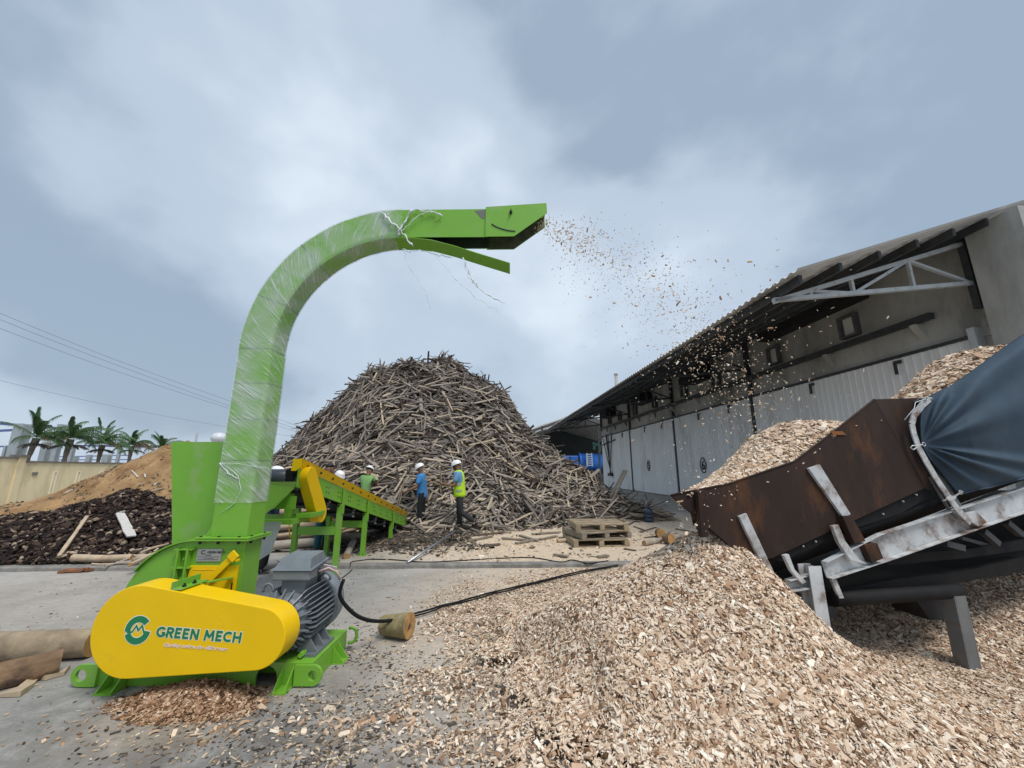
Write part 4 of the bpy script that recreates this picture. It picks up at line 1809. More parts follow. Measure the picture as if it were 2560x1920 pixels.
strand([s2_(1745, 555), s2_(1790, 590), s2_(1880, 660), s2_(1905, 770), s2_(1860, 870), s2_(1730, 960)], .0028, wob=.006)
strand([s2_(1740, 565), s2_(1800, 640), s2_(1880, 690)], .006, wob=.006)
strand([s2_(1750, 570), s2_(1890, 565), s2_(2010, 590), s2_(2120, 600)], .003, wob=.005)
# ------------------------------------------------------------------ green infeed conveyor
cv = thing('infeed_conveyor', 'green inclined infeed conveyor with yellow side skirts behind the chipper', 'conveyor', (-3.1, 7.5, BZ))
XN, XF = -2.75, -3.50
slope = -.2235


def cz_(y, z514):
    return z514 + slope * (y - 5.14)


def rail(x, t):
    mb = MB()
    y0, y1 = 5.14, 10.70
    mb.prism([(x, y0, cz_(y0, 1.64)), (x, y1, cz_(y1, 1.64)), (x, y1, cz_(y1, 1.64) - .20), (x, y1 - .5, cz_(y1 - .5, 1.40)), (x, y0, cz_(y0, 1.40))], (t, 0, 0))
    mb.prism([(x + t + (.001 if t > 0 else -.001), y0, cz_(y0, 1.415)), (x + t + .001, y1 - .3, cz_(y1 - .3, 1.415)), (x + t + .001, y1 - .3, cz_(y1 - .3, 1.40)), (x + t + .001, y0, cz_(y0, 1.40))], (.045 if t < 0 else -.045, 0, 0))
    mb.build('side_rail', M_green, cv, bevel=.003)


rail(XN - .01, .01)
rail(XF, .01)
n = 14
for side, x, dx in (('n', XN + .004, .055), ('f', XF - .004, -.055)):
    for k in range(n):
        y0 = 5.10 + (10.62 - 5.10) * k / n
        y1 = 5.10 + (10.62 - 5.10) * (k + 1) / n - .006
        if side == 'f' and y0 < 6.2:
            continue
        mb = MB()
        mb.prism([(x, y0, cz_(y0, 1.640)), (x, y1, cz_(y1, 1.640)), (x + dx, y1, cz_(y1, 1.745)), (x + dx, y0, cz_(y0, 1.745))], (-.006 if dx > 0 else .006, 0, .004))
        mb.add([(x + dx, y0, cz_(y0, 1.75)), (x + dx, y1, cz_(y1, 1.75)), (x + dx - math.copysign(.03, dx), y1, cz_(y1, 1.754)), (x + dx - math.copysign(.03, dx), y0, cz_(y0, 1.754))], [(0, 1, 2, 3)])
        sk = mb.build('side_skirt', M_yellow, cv)
        if side == 'n':
            m_ = MB()
            yc = (y0 + y1) / 2
            m_.lathe((x + dx * .5 + .002, yc, cz_(yc, 1.69)), (1, 0, -.5), [(0, .018), (.008, .018), (.008, .009), (.016, .009)], 8, smooth=False)
            m_.build('skirt_bolt', M_bolt, sk)
mb = MB()
mb.prism([(XN + .06, 5.09, 1.655), (XN + .06, 5.09, 1.755), (XN - .05, 5.09, 1.745), (XN - .06, 5.09, 1.60), (XN + .0, 5.09, 1.60)], (0, -.008, 0))
mb.build('skirt_end_plate', M_yellow, cv)
# belt on rollers
mb = MB()
mb.prism([(XF + .03, 5.2, cz_(5.2, 1.58)), (XF + .03, 10.6, cz_(10.6, 1.58)), (XF + .03, 10.6, cz_(10.6, 1.565)), (XF + .03, 5.2, cz_(5.2, 1.565))], (.69, 0, 0))
mb.prism([(XF + .03, 5.2, cz_(5.2, 1.36)), (XF + .03, 10.5, cz_(10.5, 1.36)), (XF + .03, 10.5, cz_(10.5, 1.345)), (XF + .03, 5.2, cz_(5.2, 1.345))], (.69, 0, 0))
mb.build('belt', M_black, cv)
for y in (5.25, 10.5):
    mb = MB()
    mb.tube([(XF + .02, y, cz_(y, 1.47)), (XN - .03, y, cz_(y, 1.47))], .10, 14)
    mb.build('drum', M_dsteel, cv)
for y in (6.2, 7.2, 8.4, 9.0, 9.9):
    mb = MB()
    mb.tube([(XF + .02, y, cz_(y, 1.31)), (XN - .03, y, cz_(y, 1.31))], .035, 8)
    mb.build('return_roller', M_dsteel, cv)
    mb = MB()
    mb.box((XN - .06, y - .02, cz_(y, 1.31) - .05), (XN - .03, y + .02, cz_(y, 1.31) + .07))
    mb.build('roller_bracket', M_plate, cv)
# legs in pairs with cross beams
for y, zb in ((6.59, .60), (7.75, .55), (9.45, .0)):
    top = cz_(y, 1.40)
    for x in (XN - .065, XF + .005):
        mb = MB()
        z00 = BZ if y > 6.9 else 0.0
        mb.box((x, y - .04, z00), (x + .075, y + .04, top - .002))
        lg = mb.build('leg', M_green, cv, bevel=.003)
        mb = MB()
        mb.box((x + .077 if x > -3.2 else x - .012, y - .045, top - .16), (x + .087 if x > -3.2 else x - .002, y + .045, top + .22))
        mb.build('leg_bracket', M_green, lg, bevel=.002)
        mb = MB()
        mb.box((x - .04, y - .08, z00 + .002), (x + .12, y - .0405, z00 + .012))
        mb.box((x - .04, y + .0405, z00 + .002), (x + .12, y + .08, z00 + .012))
        mb.build('foot_plate', M_green, lg)
    if zb:
        mb = MB()
        mb.box((XF + .082, y - .03, zb), (XN - .067, y + .03, zb + .125))
        mb.build('cross_beam', M_green, cv, bevel=.003)
for y in np.arange(5.6, 10.4, .42):
    mb = MB()
    for dz in (.05, .12):
        for dy in (-.04, .04):
            mb.lathe((XN, y + dy, cz_(y + dy, 1.60) - dz), (1, 0, 0), [(0, .009), (.008, .009)], 6, smooth=False)
    mb.build('rail_bolt', M_bolt, cv)
# head end: drive bracket, gear motor and chain guard
mb = MB()
mb.box((XF - .1, 5.18, .935), (XN - .02, 5.26, 1.00))
mb.box((XF - .1, 5.70, .935), (XN - .02, 5.78, 1.00))
mb.box((XN - .10, 5.262, .935), (XN - .02, 5.698, 1.00))
mb.box((XN - .20, 5.28, 1.002), (XN - .12, 5.36, 1.42))
mb.box((XN - .06, 5.32, 1.002), (XN + .14, 5.70, 1.06))
mb.build('drive_bracket', M_green, cv, bevel=.003)
mb = MB()
mb.lathe((-3.32, 5.18, 1.505), (1, 0, 0), [(0, .10), (.03, .118), (.42, .118), (.44, .10), (.44, .06), (.50, .06)], 22)
gm = mb.build('gear_motor', mat('dark_motor', (.045, .052, .062), .35, .2, var=.15), cv)
mb = MB()
mb.box((-2.885, 5.10, 1.37), (-2.80, 5.24, 1.62))
mb.build('motor_flange', M_black, cv)
GX0, GX1 = -2.775, -2.645
pa, pb, ra, rb = V(5.30, 1.535), V(5.70, 1.025), .118, .125
d = pb - pa
th = math.atan2(d.y, d.x)
be = math.acos((ra - rb) / d.length)
outl = [(pa.x + ra * math.cos(a), pa.y + ra * math.sin(a)) for a in np.linspace(th + be, th + 2 * math.pi - be, 16)]
outl += [(pb.x + rb * math.cos(a), pb.y + rb * math.sin(a)) for a in np.linspace(th - be, th + be, 16)]
mb = MB()
mb.prism([(GX0, y, z) for y, z in outl], (GX1 - GX0, 0, 0))
mb.build('chain_guard', M_yellow, cv, bevel=.004)
mb = MB()
mb.tube([(-2.90, 5.35, .935), (-2.885, 5.34, .85), (-2.86, 5.33, .76)], .008, 6)
mb.build('tie_strap', M_yellow, cv)
mb = MB()
mb.prism([(-3.30, 5.10, .98), (-2.86, 5.10, .98), (-2.95, 5.10, .62), (-3.3, 5.10, .40)], (0, .006, 0))
mb.build('chute_sheet', mat('galvanised', (.50, .54, .57), .35, .6, var=.15, vs=3), cv)

# ------------------------------------------------------------------ chip hopper with belt conveyor, right
M_rust = mat('rusty_plate', (0.026, 0.0125, 0.008), 0.72, var=0.45, vs=3.5, dirt=(0.095, 0.036, 0.011), damt=0.36, ds=4.0, bump=.35, bs=9, spec=.35, stretch=(1, 1, .45))
M_wpaint = mat('chipped_white_paint', (0.50, 0.52, 0.53), 0.55, var=0.14, vs=6, dirt=(0.13, 0.065, 0.03), damt=0.50, ds=5, bump=.1, bs=30)
M_gpaint = mat('weathered_grey_paint', (0.15, 0.155, 0.155), 0.6, var=0.2, vs=5, dirt=(0.10, 0.06, 0.035), damt=0.3, ds=5)
bc = thing('belt_conveyor', 'rusty steel hopper on an inclined white-framed belt conveyor heaped with chips', 'conveyor', (3.0, 3.7, 0))
KY = .176


def Q(u, v, off=0.0):
    """Point on the conveyor's near side plane (off metres nearer the camera than it when negative)."""
    r = ray(u, v)
    t = (3.37 - .176 * 2.47 + off) / (r.y - KY * r.x)
    return V(r.x * t, r.y * t, H + r.z * t)


CA = V(1, KY, 0).normalized()              # along the conveyor
CN = V(KY, -1, 0).normalized()             # out of the near side, towards the yard
r5 = lambda a, b: (1640 + a * .41591, 800 + b * .41591)
r6 = lambda a, b: (1640 + a * .41591, 1250 + b * .41591)
WID = .95                                   # width of the hopper

near = [Q(1677, 1238), Q(1744, 1295), Q(*r5(460, 1370)), Q(*r5(690, 1435)), Q(*r5(1200, 1200)), Q(*r5(1450, 1085)), Q(*r5(1615, 1010)), Q(*r5(1312, 476)), Q(*r5(1080, 660)), Q(*r5(830, 850)), Q(*r5(430, 985)), ]
mb = MB()
mb.prism(near, -CN * .008)
hop = mb.build('hopper_side', M_rust, bc)
farp = [p - CN * WID + CA * sh + V(0, 0, dz) for p, sh, dz in zip(near, (.85, .70, .35, .12, 0, 0, 0, 0, .1, .2, .5), (.02, .05, 0, 0, 0, 0, 0, -.55, -.35, -.12, .0))]
mb = MB()
mb.prism(farp, -CN * .008)
mb.build('hopper_side', M_rust, bc)
# tail plate under the lip, and sloping floor plates
mb = MB()
a, b, c, d_ = near[0], near[1], near[2], near[3]
for i in range(3):
    p, q, p2, q2 = near[i], near[i + 1], farp[i], farp[i + 1]
    mb.prism([p - CN * .01, q - CN * .01, q2 + CN * .01], (0, 0, -.007))
    mb.prism([p - CN * .01, q2 + CN * .01, p2 + CN * .01], (0, 0, -.007))
mb.build('hopper_tail_plate', M_rust, bc)
# narrowing plates towards the hoop
A, B = near[7], near[6]
inn = .26
A2 = Q(2322, 994, .24)
B2 = Q(2350, 1240, .20)
mb = MB()
mb.prism([A + CA * .004, A2, B + CA * .004], -CN * .006)
mb.prism([B + CA * .004, A2, B2], -CN * .006)
mb.build('hopper_throat_plate', M_rust, bc)
Af, Bf = farp[7], farp[6]
mb = MB()
mb.prism([Af + CA * .004, Af + CA * .40 + CN * inn + V(0, 0, .1), Bf + CA * .004], -CN * .006)
mb.build('hopper_throat_plate', M_rust, bc)
mb = MB()     # rolled top edge
mb.tube([near[7], near[8], near[9], near[10], near[0]], .008, 6)
mb.build('hopper_rim', M_rust, bc)


def flat(pix, off, th, name, m, parent=bc, bevel=.0):
    """A plate on the near side: polygon given at photo positions on that plane."""
    b_ = MB()
    b_.prism([Q(u, v, off) for u, v in pix], -CN * th)
    return b_.build(name, m, parent, bevel=bevel)


flat([r5(918, 892), r5(985, 868), r5(1172, 1168), r5(1128, 1188)], -.028, .026, 'stiffener', M_wpaint, bevel=.003)
flat([r5(1120, 1178), r5(1178, 1178), r5(1262, 1330), r5(1195, 1345)], -.055, .054, 'stiffener_foot', M_rust, bevel=.003)
flat([r5(500, 1180), r5(545, 1162), r5(716, 1528), r5(668, 1530)], -.028, .026, 'stiffener', M_wpaint, bevel=.003)
flat([r5(250, 1030), r5(292, 1022), r5(318, 1303), r5(276, 1308)], -.05, .048, 'stiffener', M_rust, bevel=.003)
# black rubber skirt below the plates
flat([r5(690, 1436), r5(1200, 1202), r5(1450, 1087), r5(1612, 1014), r5(1680, 1040), r5(1470, 1165), r5(1235, 1240), r5(980, 1350), r5(760, 1450)], .03, .01, 'rubber_skirt', M_black)
for q in ((880, 1358), (955, 1330), (1062, 1280), (1360, 1165), (1480, 1090), (1560, 1050)):
    p = Q(*r5(*q), .018)
    mb = MB()
    mb.lathe(p, CN, [(0, .008), (.012, .008)], 6, smooth=False)
    mb.build('skirt_bolt', M_plate, bc)
mb = MB()
c0 = Q(*r5(1040, 680), -.01)
mb.prism([Q(*r5(1050, 668), -.012), Q(*r5(1120, 668), -.012), Q(*r5(1145, 690), -.012), Q(*r5(1065, 690), -.012)], -CN * .008)
mb.build('hopper_hook', mat('orange_rust', (.22, .08, .02), .8, var=.3, vs=12), bc)

# carrying belt (troughed) and sagging return belt
def along(p, q, n):
    return [p.lerp(q, i / n) for i in range(n + 1)]


b0, b1 = Q(*r6(700, 440), .05), Q(2900, 1075, .05)
mb = MB()
n = 24
rows = []
for p in along(b0, b1, n):
    rows.append([p + V(0, 0, .10), p - CN * .14 + V(0, 0, -.06), p - CN * (WID / 2) + V(0, 0, -.12), p - CN * (WID - .14) + V(0, 0, -.06), p - CN * WID + V(0, 0, .10)])
mb.grid(rows)
mb.build('carrying_belt', M_black, bc, solid=.012)
mb = MB()
r0 = [Q(*r6(770, 560), .12), Q(*r6(1040, 545), .12), Q(*r6(1420, 480), .12), Q(*r6(1850, 430), .12), Q(*r6(2212, 345), .12), Q(2900, 1240, .12)]
r1 = [Q(*r6(790, 650), .12), Q(*r6(1050, 640), .12), Q(*r6(1440, 590), .12), Q(*r6(1850, 492), .12), Q(*r6(2212, 430), .12), Q(2900, 1300, .12)]
for a, b, c, d_ in zip(r0[:-1], r0[1:], r1[:-1], r1[1:]):
    mb.prism([a, b, d_, c], -CN * 1.25)  # belt made wider than the frame to deepen the shade on the ground below
mb.build('return_belt', M_black, bc)
flat([r6(1380, 385), r6(1420, 330), r6(1880, 295), r6(2212, 235), r6(2212, 300), r6(1900, 345), r6(1420, 392)], .10, .02, 'belt_edge', M_black)

# side channel of the frame (web with two flanges)
def channel(pix_top, pix_bot, off, fl, name, m):
    t = [Q(u, v, off) for u, v in pix_top]
    b = [Q(u, v, off) for u, v in pix_bot]
    mb = MB()
    for i in range(len(t) - 1):
        mb.prism([t[i], t[i + 1], b[i + 1], b[i]], -CN * .007)
        up = (t[i] - b[i]).normalized()
        mb.prism([t[i] + up * .001, t[i + 1] + up * .001, t[i + 1] + CN * fl + up * .001, t[i] + CN * fl + up * .001], up * .008)
        mb.prism([b[i] - up * .001, b[i + 1] - up * .001, b[i + 1] + CN * fl - up * .001, b[i] + CN * fl - up * .001], up * -.008)
    return mb.build(name, m, bc)


xt = lambda a, s: a
channel([r5(995, 1455), r5(1320, 1290), r5(2200, 1005), (2900, 1105)], [r5(1025, 1545), r5(1375, 1432), r5(2212, 1140), (2900, 1170)], 0.0, .045, 'side_channel', M_wpaint)
channel([r6(775, 480), r6(905, 445)], [r6(795, 535), r6(925, 512)], 0.0, .05, 'side_channel', M_wpaint)
t = [p - CN * (WID + .02) for p in (Q(*r5(995, 1455)), Q(2900, 1105))]
mb = MB()
mb.bar(t[0] - V(0, 0, .06), t[1] - V(0, 0, .06), .02, .14)
mb.build('side_channel', M_wpaint, bc)
flat([r5(1062, 1238), r5(1098, 1230), r5(1140, 1330), r5(1222, 1440), r5(1275, 1470), r5(1170, 1445), r5(1100, 1340)], -.055, .03, 'roller_bracket', M_wpaint, bevel=.003)
flat([r5(1252, 1350), r5(1330, 1340), r5(1368, 1432), r5(1300, 1462)], -.058, .055, 'stiffener_foot', M_rust, bevel=.003)
flat([r5(770, 1415), r5(800, 1408), r5(835, 1500), r5(905, 1575), r5(880, 1590), r5(815, 1510)], -.055, .03, 'roller_bracket', M_wpaint, bevel=.003)
for p, q in ((r5(1960, 1268), r5(2050, 1345)), (r5(2100, 1215), r5(2190, 1290)), (r5(1730, 1340), r5(1840, 1370))):
    mb = MB()
    mb.bar(Q(*p, .02), Q(*q, .02), .05, .05)
    mb.build('brace', M_dsteel, bc)
mb = MB()
mb.bar(Q(*r5(1830, 1310), .2), Q(*r5(2010, 1360), .2), .03, .03)
mb.build('brace', M_gpaint, bc)


def hleg(pt, pb, w, d, name, m):
    """H section leg from top to foot."""
    mb = MB()
    ax = (pb - pt).normalized()
    for s in (0, d - .008):
        o = -CN * s
        a = CA * w / 2
        mb.prism([pt - a + o, pt + a + o, pb + a + o, pb - a + o], -CN * .008)
    o = -CN * .0085
    mb.prism([pt - CA * .004 + o, pt + CA * .004 + o, pb + CA * .004 + o, pb - CA * .004 + o], -CN * (d - .018))
    return mb.build(name, m, bc)


def sunk(p, dz=.35):
    return p


t1, f1 = Q(2037, 1416, -.07), Q(2066, 1600, -.07)
hleg(t1, t1 + (f1 - t1) * 1.45, .115, .10, 'leg', M_wpaint)
t1b, f1b = Q(2003, 1470, .12), Q(2034, 1575, .12)
hleg(t1b, t1b + (f1b - t1b) * 1.8, .12, .08, 'leg', M_gpaint)
t2, f2 = Q(2400, 1490, -.02), Q(2446, 1702, -.02)
f2 = t2 + (f2 - t2) * 1.25
mb = MB()
mb.prism([t2 - CA * .05, t2 + CA * .05, f2 + CA * .05, f2 - CA * .05], -CN * .012)
mb.prism([t2 + CA * .052, f2 + CA * .052, f2 + CA * .052 - CN * .10, t2 + CA * .052 - CN * .10], CA * .010)
mb.prism([t2 - CA * .062, f2 - CA * .062, f2 - CA * .062 - CN * .10, t2 - CA * .062 - CN * .10], CA * .010)
mb.build('leg', M_gpaint, bc)
for tp, fp in ((Q(2256, 1500, .75), Q(2310, 1600, .75)), (Q(2056, 1420, .9), Q(2085, 1640, .9)), (Q(2470, 1470, .95), Q(2500, 1660, .95))):
    mb = MB()
    mb.bar(tp, fp + (fp - tp) * .6, .10, .09, up=CN)
    mb.build('leg', M_gpaint, bc)
mb = MB()
mb.tube(along(Q(*r6(1060, 598), .03), Q(*r6(1825, 545), .03), 6), .055, 14)
mb.build('tail_roller', M_black, bc)
mb = MB()
a, b = Q(*r6(1570, 600), .22), Q(*r6(1785, 715), .22)
mb.prism([Q(*r6(1560, 600), .2), Q(*r6(1790, 590), .2), Q(*r6(1800, 715), .2), Q(*r6(1650, 722), .2), Q(*r6(1620, 680), .2)], -CN * .28)
mb.build('drive_box', M_blackpaint, bc)
flat([r6(1055, 480), r6(1085, 478), r6(1135, 600), r6(1110, 608)], -.02, .02, 'hanger', M_wpaint)

# hoop carrying the cover
r4 = lambda a, b: (2180 + a * .36155, 800 + b * .36155)
hp_ = [r4(395, 545), r4(345, 590), r4(290, 660), r4(275, 720), r4(290, 790), r4(322, 880), r4(375, 980), r4(440, 1090), r4(520, 1210), r4(600, 1320), r4(680, 1400)]
hpts = [Q(u, v, -.06) for u, v in hp_]
mb = MB()
for p, q in zip(hpts[:-1], hpts[1:]):
    mb.bar(p, q + (q - p) * .02, .055, .010, up=CN)
top = hpts[0]
arch = [top, top - CN * .10 + CA * .10 + V(0, 0, .03), top - CN * .45 + CA * .34 + V(0, 0, -.02), top - CN * .9 + CA * .46 + V(0, 0, -.10)]
for p, q in zip(arch[:-1], arch[1:]):
    mb.bar(p, q, .055, .010, up=(0, 0, 1))
mb.build('hoop', M_wpaint, bc)
flat([r4(405, 1085), r4(430, 1130), r4(560, 1330), r4(600, 1380), r4(555, 1340), r4(470, 1200)], -.02, .02, 'cover_post', M_gpaint)
flat([r4(460, 1065), r4(500, 1090), r4(600, 1250), r4(690, 1370), r4(640, 1390), r4(560, 1240)], -.015, .02, 'cover_post', M_gpaint)
flat([r4(620, 1350), r4(720, 1320), r4(800, 1400), r4(740, 1430)], -.05, .048, 'post_foot', M_wpaint, bevel=.003)
mb = MB()
mb.tube([Q(*r4(488, 1250), -.08), Q(*r4(545, 1235), -.09), Q(*r4(625, 1185), -.08)], .007, 6)
mb.build('tie_rod', M_plate, bc)
flat([r4(520, 1235), r4(545, 1212), r4(585, 1222), r4(570, 1250), r4(535, 1248)], -.10, .012, 'tie_plate', M_wpaint)

# blue tarpaulin over the belt
M_tarp = mat('blue_tarp', (0.044, 0.070, 0.098), 0.75, var=0.16, vs=3, bump=.2, bs=160, spec=.2)
tarp_top = [r4(368, 540), r4(430, 508), r4(550, 450), r4(700, 345), r4(830, 248), r4(960, 155), r4(1051, 95), (2700, 742), (2860, 660)]
tarp_bot = [r4(600, 1200), r4(640, 1195), r4(720, 1172), r4(800, 1160), r4(900, 1130), r4(980, 1110), r4(1051, 1095), (2700, 1160), (2860, 1120)]
left_edge = [r4(368, 540), r4(345, 620), r4(335, 720), r4(338, 800), r4(345, 862), r4(400, 960), r4(470, 1040), r4(540, 1130), r4(600, 1200)]


def interp(pl, t):
    k = t * (len(pl) - 1)
    i = min(len(pl) - 2, int(k))
    f = k - i
    return Vector(pl[i]) * (1 - f) + Vector(pl[i + 1]) * f


eye = Vector(r4(352, 862))
NU, NV = 110, 80
rows = []
for i in range(NU + 1):
    fu = i / NU
    T, Bm = interp(tarp_top, fu), interp(tarp_bot, fu)
    row = []
    for j in range(NV + 1):
        fv = j / NV
        px = T.lerp(Bm, fv)
        le = interp(left_edge, fv)
        px = px + (le - Vector(tarp_top[0]).lerp(Vector(tarp_bot[0]), fv)) * (1 - fu) ** 3
        dv = px - eye
        ang, ds = math.atan2(dv.y, dv.x + 6), dv.length
        amp = smoothstep(0, 90, ds) * (1 - .65 * smoothstep(150, 420, ds))
        fold = 0
        for (a0, w, h) in ((.17, .045, 1.0), (.33, .06, 1.0), (.60, .09, .6), (-.34, .15, 1.0), (-.78, .13, 1.1), (-1.15, .08, .7)):
            fold += h * math.exp(-((ang - a0) / w) ** 2)
        off = -.045 - .055 * amp * fold - .10 * math.sin(math.pi * fv) ** .8 * min(1, fu * 3) + .006 * math.sin(ang * 17) * amp
        if fu > .18:
            off -= .022 * math.sin(fv * 3.0 - fu * 15) * (1 - fv) * float(smoothstep(.18, .5, fu))
        if fv < .12:
            off += .10 * (1 - fv / .12) ** 2
        row.append(Q(px.x, px.y, float(off)))
    rows.append(row)
mb = MB()
mb.grid(rows)
tp = thing('tarpaulin', 'dark blue tarpaulin with pulled folds laced over the belt conveyor', 'tarpaulin', (4.2, 3.8, 1.5))
mb.build('cover_sheet', M_tarp, tp, solid=.004)
mb = MB()
hem = [r[-1] + CN * .003 for r in rows]
mb.tube(hem, .009, 6)
mb.build('hem', M_tarp, tp)
mb = MB()
hem = [r + CN * .003 for r in rows[0]]
mb.tube(hem, .006, 6)
mb.build('hem', M_tarp, tp)
for (a, b) in ((358, 860), (372, 545), (612, 1192)):
    mb = MB()
    c = Q(*r4(a, b), -.075)
    mb.tube([c + (CA * math.cos(t) + V(0, 0, 1) * math.sin(t)) * .016 for t in np.linspace(0, 2 * math.pi, 13)], .005, 5, cap=False)
    mb.build('eyelet', M_plate, tp)
mb = MB()
mb.tube([Q(*r4(350, 862), -.085), Q(*r4(315, 868), -.10), Q(*r4(280, 868), -.10), Q(*r4(266, 882), -.10), Q(*r4(285, 897), -.10), Q(*r4(312, 880), -.10)], .0045, 5)
mb.tube([Q(*r4(370, 545), -.09), Q(*r4(300, 570), -.09), Q(*r4(292, 610), -.09), Q(*r4(225, 690), -.09)], .003, 5)
mb.build('lacing', M_strand, tp)
# ------------------------------------------------------------------ wood chips
CHIP_STOPS = [(0.00, (0.045, 0.024, 0.012)), (0.10, (0.16, 0.085, 0.042)), (0.24, (0.33, 0.193, 0.112)), (0.42, (0.50, 0.350, 0.235)),
              (0.62, (0.63, 0.480, 0.350)), (0.82, (0.74, 0.615, 0.480)), (1.0, (0.84, 0.770, 0.650))]
M_chip = ramp_mat('chip_wood', CHIP_STOPS, 'attr', .8, .16, (40, 90, 40))
M_chip1 = ramp_mat('single_chip_wood', [(p_ if k_ else 0, c_) for k_, (p_, c_) in enumerate(CHIP_STOPS[2:])], 'object', .8, .22, (3, 9, 3))


def cover0(x, y):
    """Where chips lie thickly, by place alone."""
    edge = vnoise(x, y, .8, 8) * .15 + vnoise(x, y, .25, 9) * .14
    d = np.sqrt(((x - 2.0) / 2.65) ** 2 + ((y - 4.6) / 2.35) ** 2)
    near = np.sqrt(((x - 2.0) / 1.80) ** 2 + ((y - 3.0) / 1.02) ** 2)
    mid = np.sqrt(((x - 1.30) / 1.75) ** 2 + ((y - 3.75) / 1.25) ** 2)
    return np.maximum.reduce([1.25 - d, 1.32 - near, 1.3 - mid]) + edge


def chip_h(x, y):
    """Height of the chip heap over the yard."""
    x, y = np.asarray(x, dtype=float), np.asarray(y, dtype=float)
    # main cone under the hopper lip
    px, py = 1.72, 3.42
    dx, dy = x - px, y - py
    ang = np.arctan2(dy, dx)
    d = np.sqrt((np.where(dx < 0, dx / 1.70, dx / .70)) ** 2 + (np.where(dy < 0, dy / .80, dy / 1.15)) ** 2)
    h = 1.0 * np.interp(d, [0, .12, .45, .9, 1.3, 1.75, 2.3, 3.0], [1.0, .97, .72, .38, .20, .095, .03, 0.0])
    # wide low apron towards the camera and to the left
    d2 = np.sqrt(((x - 1.7) / 2.5) ** 2 + ((y - 3.1) / 1.45) ** 2)
    h2 = .17 * np.clip(1 - d2, 0, 1) ** 1.1
    # drift along the foot of the conveyor and behind it
    d3 = np.sqrt(((x - 5.6) / 3.6) ** 2 + ((y - 5.4) / 2.2) ** 2)
    h3 = .85 * np.clip(1 - d3, 0, 1) ** 1.15
    d4 = np.sqrt(((x - 3.0) / 2.0) ** 2 + ((y - 2.4) / 1.1) ** 2)
    h4 = .10 * np.clip(1 - d4, 0, 1)
    hh = np.maximum.reduce([h + h2 * .8, h2, h3, h4 + h2 * .5])
    hh = hh + .030 * vnoise(x, y, .5, 3) * smoothstep(0.01, .10, hh) + .014 * vnoise(x, y, .17, 4) * smoothstep(0.01, .10, hh)
    hh = hh * np.where(x > 2.2, 1, smoothstep(.10, .75, cover0(x, y)))
    return np.maximum(hh, 0)


def normals(fn, x, y, e=.03):
    gx = (fn(x + e, y) - fn(x - e, y)) / (2 * e)
    gy = (fn(x, y + e) - fn(x, y - e)) / (2 * e)
    n = np.stack([-gx, -gy, np.ones_like(gx)], axis=1)
    return n / np.linalg.norm(n, axis=1, keepdims=True)


def in_view(x, y, z, margin=120):
    zz = z - H
    fy = CP * y + SP * zz
    uz = -SP * y + CP * zz
    u = 1280 + F * x / np.maximum(fy, .05)
    v = 960 - F * uz / np.maximum(fy, .05)
    return (fy > .3) & (u > -margin) & (u < 2560 + margin) & (v < 1920 + margin * 2) & (v > 0)


def make_chips(n, xs, ys, fn, size=.51, tilt=.52, lift=.016, tone_lo=.05, spread=1.0, z0=0.0, closed=False):
    h = fn(xs, ys)
    nr = normals(fn, xs, ys)
    k = len(xs)
    fr = frames(nr, rng.uniform(0, 6.283, k), np.abs(rng.normal(0, tilt, k)), rng.uniform(0, 6.283, k))
    Lh = np.exp(rng.normal(math.log(.044), .38, k)) * size
    dims = np.stack([Lh, Lh * rng.uniform(.28, .62, k), np.maximum(.0035, Lh * rng.uniform(.07, .16, k))], axis=1)
    sl = rng.random(k) < .14                    # splinters
    dims[sl, 0] *= 1.6
    dims[sl, 1] *= .42
    c = np.stack([xs, ys, h + z0], axis=1) + nr * rng.uniform(-.004, lift, k)[:, None]
    v, q = flat_pieces(c, fr, dims, .30, closed)
    tone = np.clip(rng.beta(2.5, 1.5, k) * spread + tone_lo * rng.normal(0, 1, k), 0, 1)
    dk = rng.random(k) < .07
    tone[dk] = rng.uniform(0, .22, dk.sum())
    return v, q, np.repeat(tone, 8)


def cover(x, y):
    """How thickly chips lie at a place, 0..1."""
    h = chip_h(x, y)
    c = cover0(x, y)
    c = np.maximum(c, smoothstep(.06, .16, h) * 1.1)
    c = np.where((x > 2.2), np.maximum(c, .95), c)
    return np.clip(c, 0, 1)


def sample(n, x0, x1, y0, y1, dens):
    """Points in a rectangle thinned by dens(x, y) in 0..1."""
    out = []
    got = 0
    while got < n:
        x, y = rng.uniform(x0, x1, n), rng.uniform(y0, y1, n)
        k = rng.random(n) < dens(x, y)
        out.append(np.stack([x[k], y[k]], axis=1))
        got += int(k.sum())
        if len(out) > 60:
            break
    p = np.concatenate(out)[:n]
    return p[:, 0], p[:, 1]


def dens_main(x, y):
    z = chip_h(x, y)
    dist = np.sqrt(x * x + y * y + (z - H) ** 2)
    w = np.clip((2.6 / dist) ** 1.25, .12, 1)
    return cover(x, y) ** 1.3 * w * in_view(x, y, z)


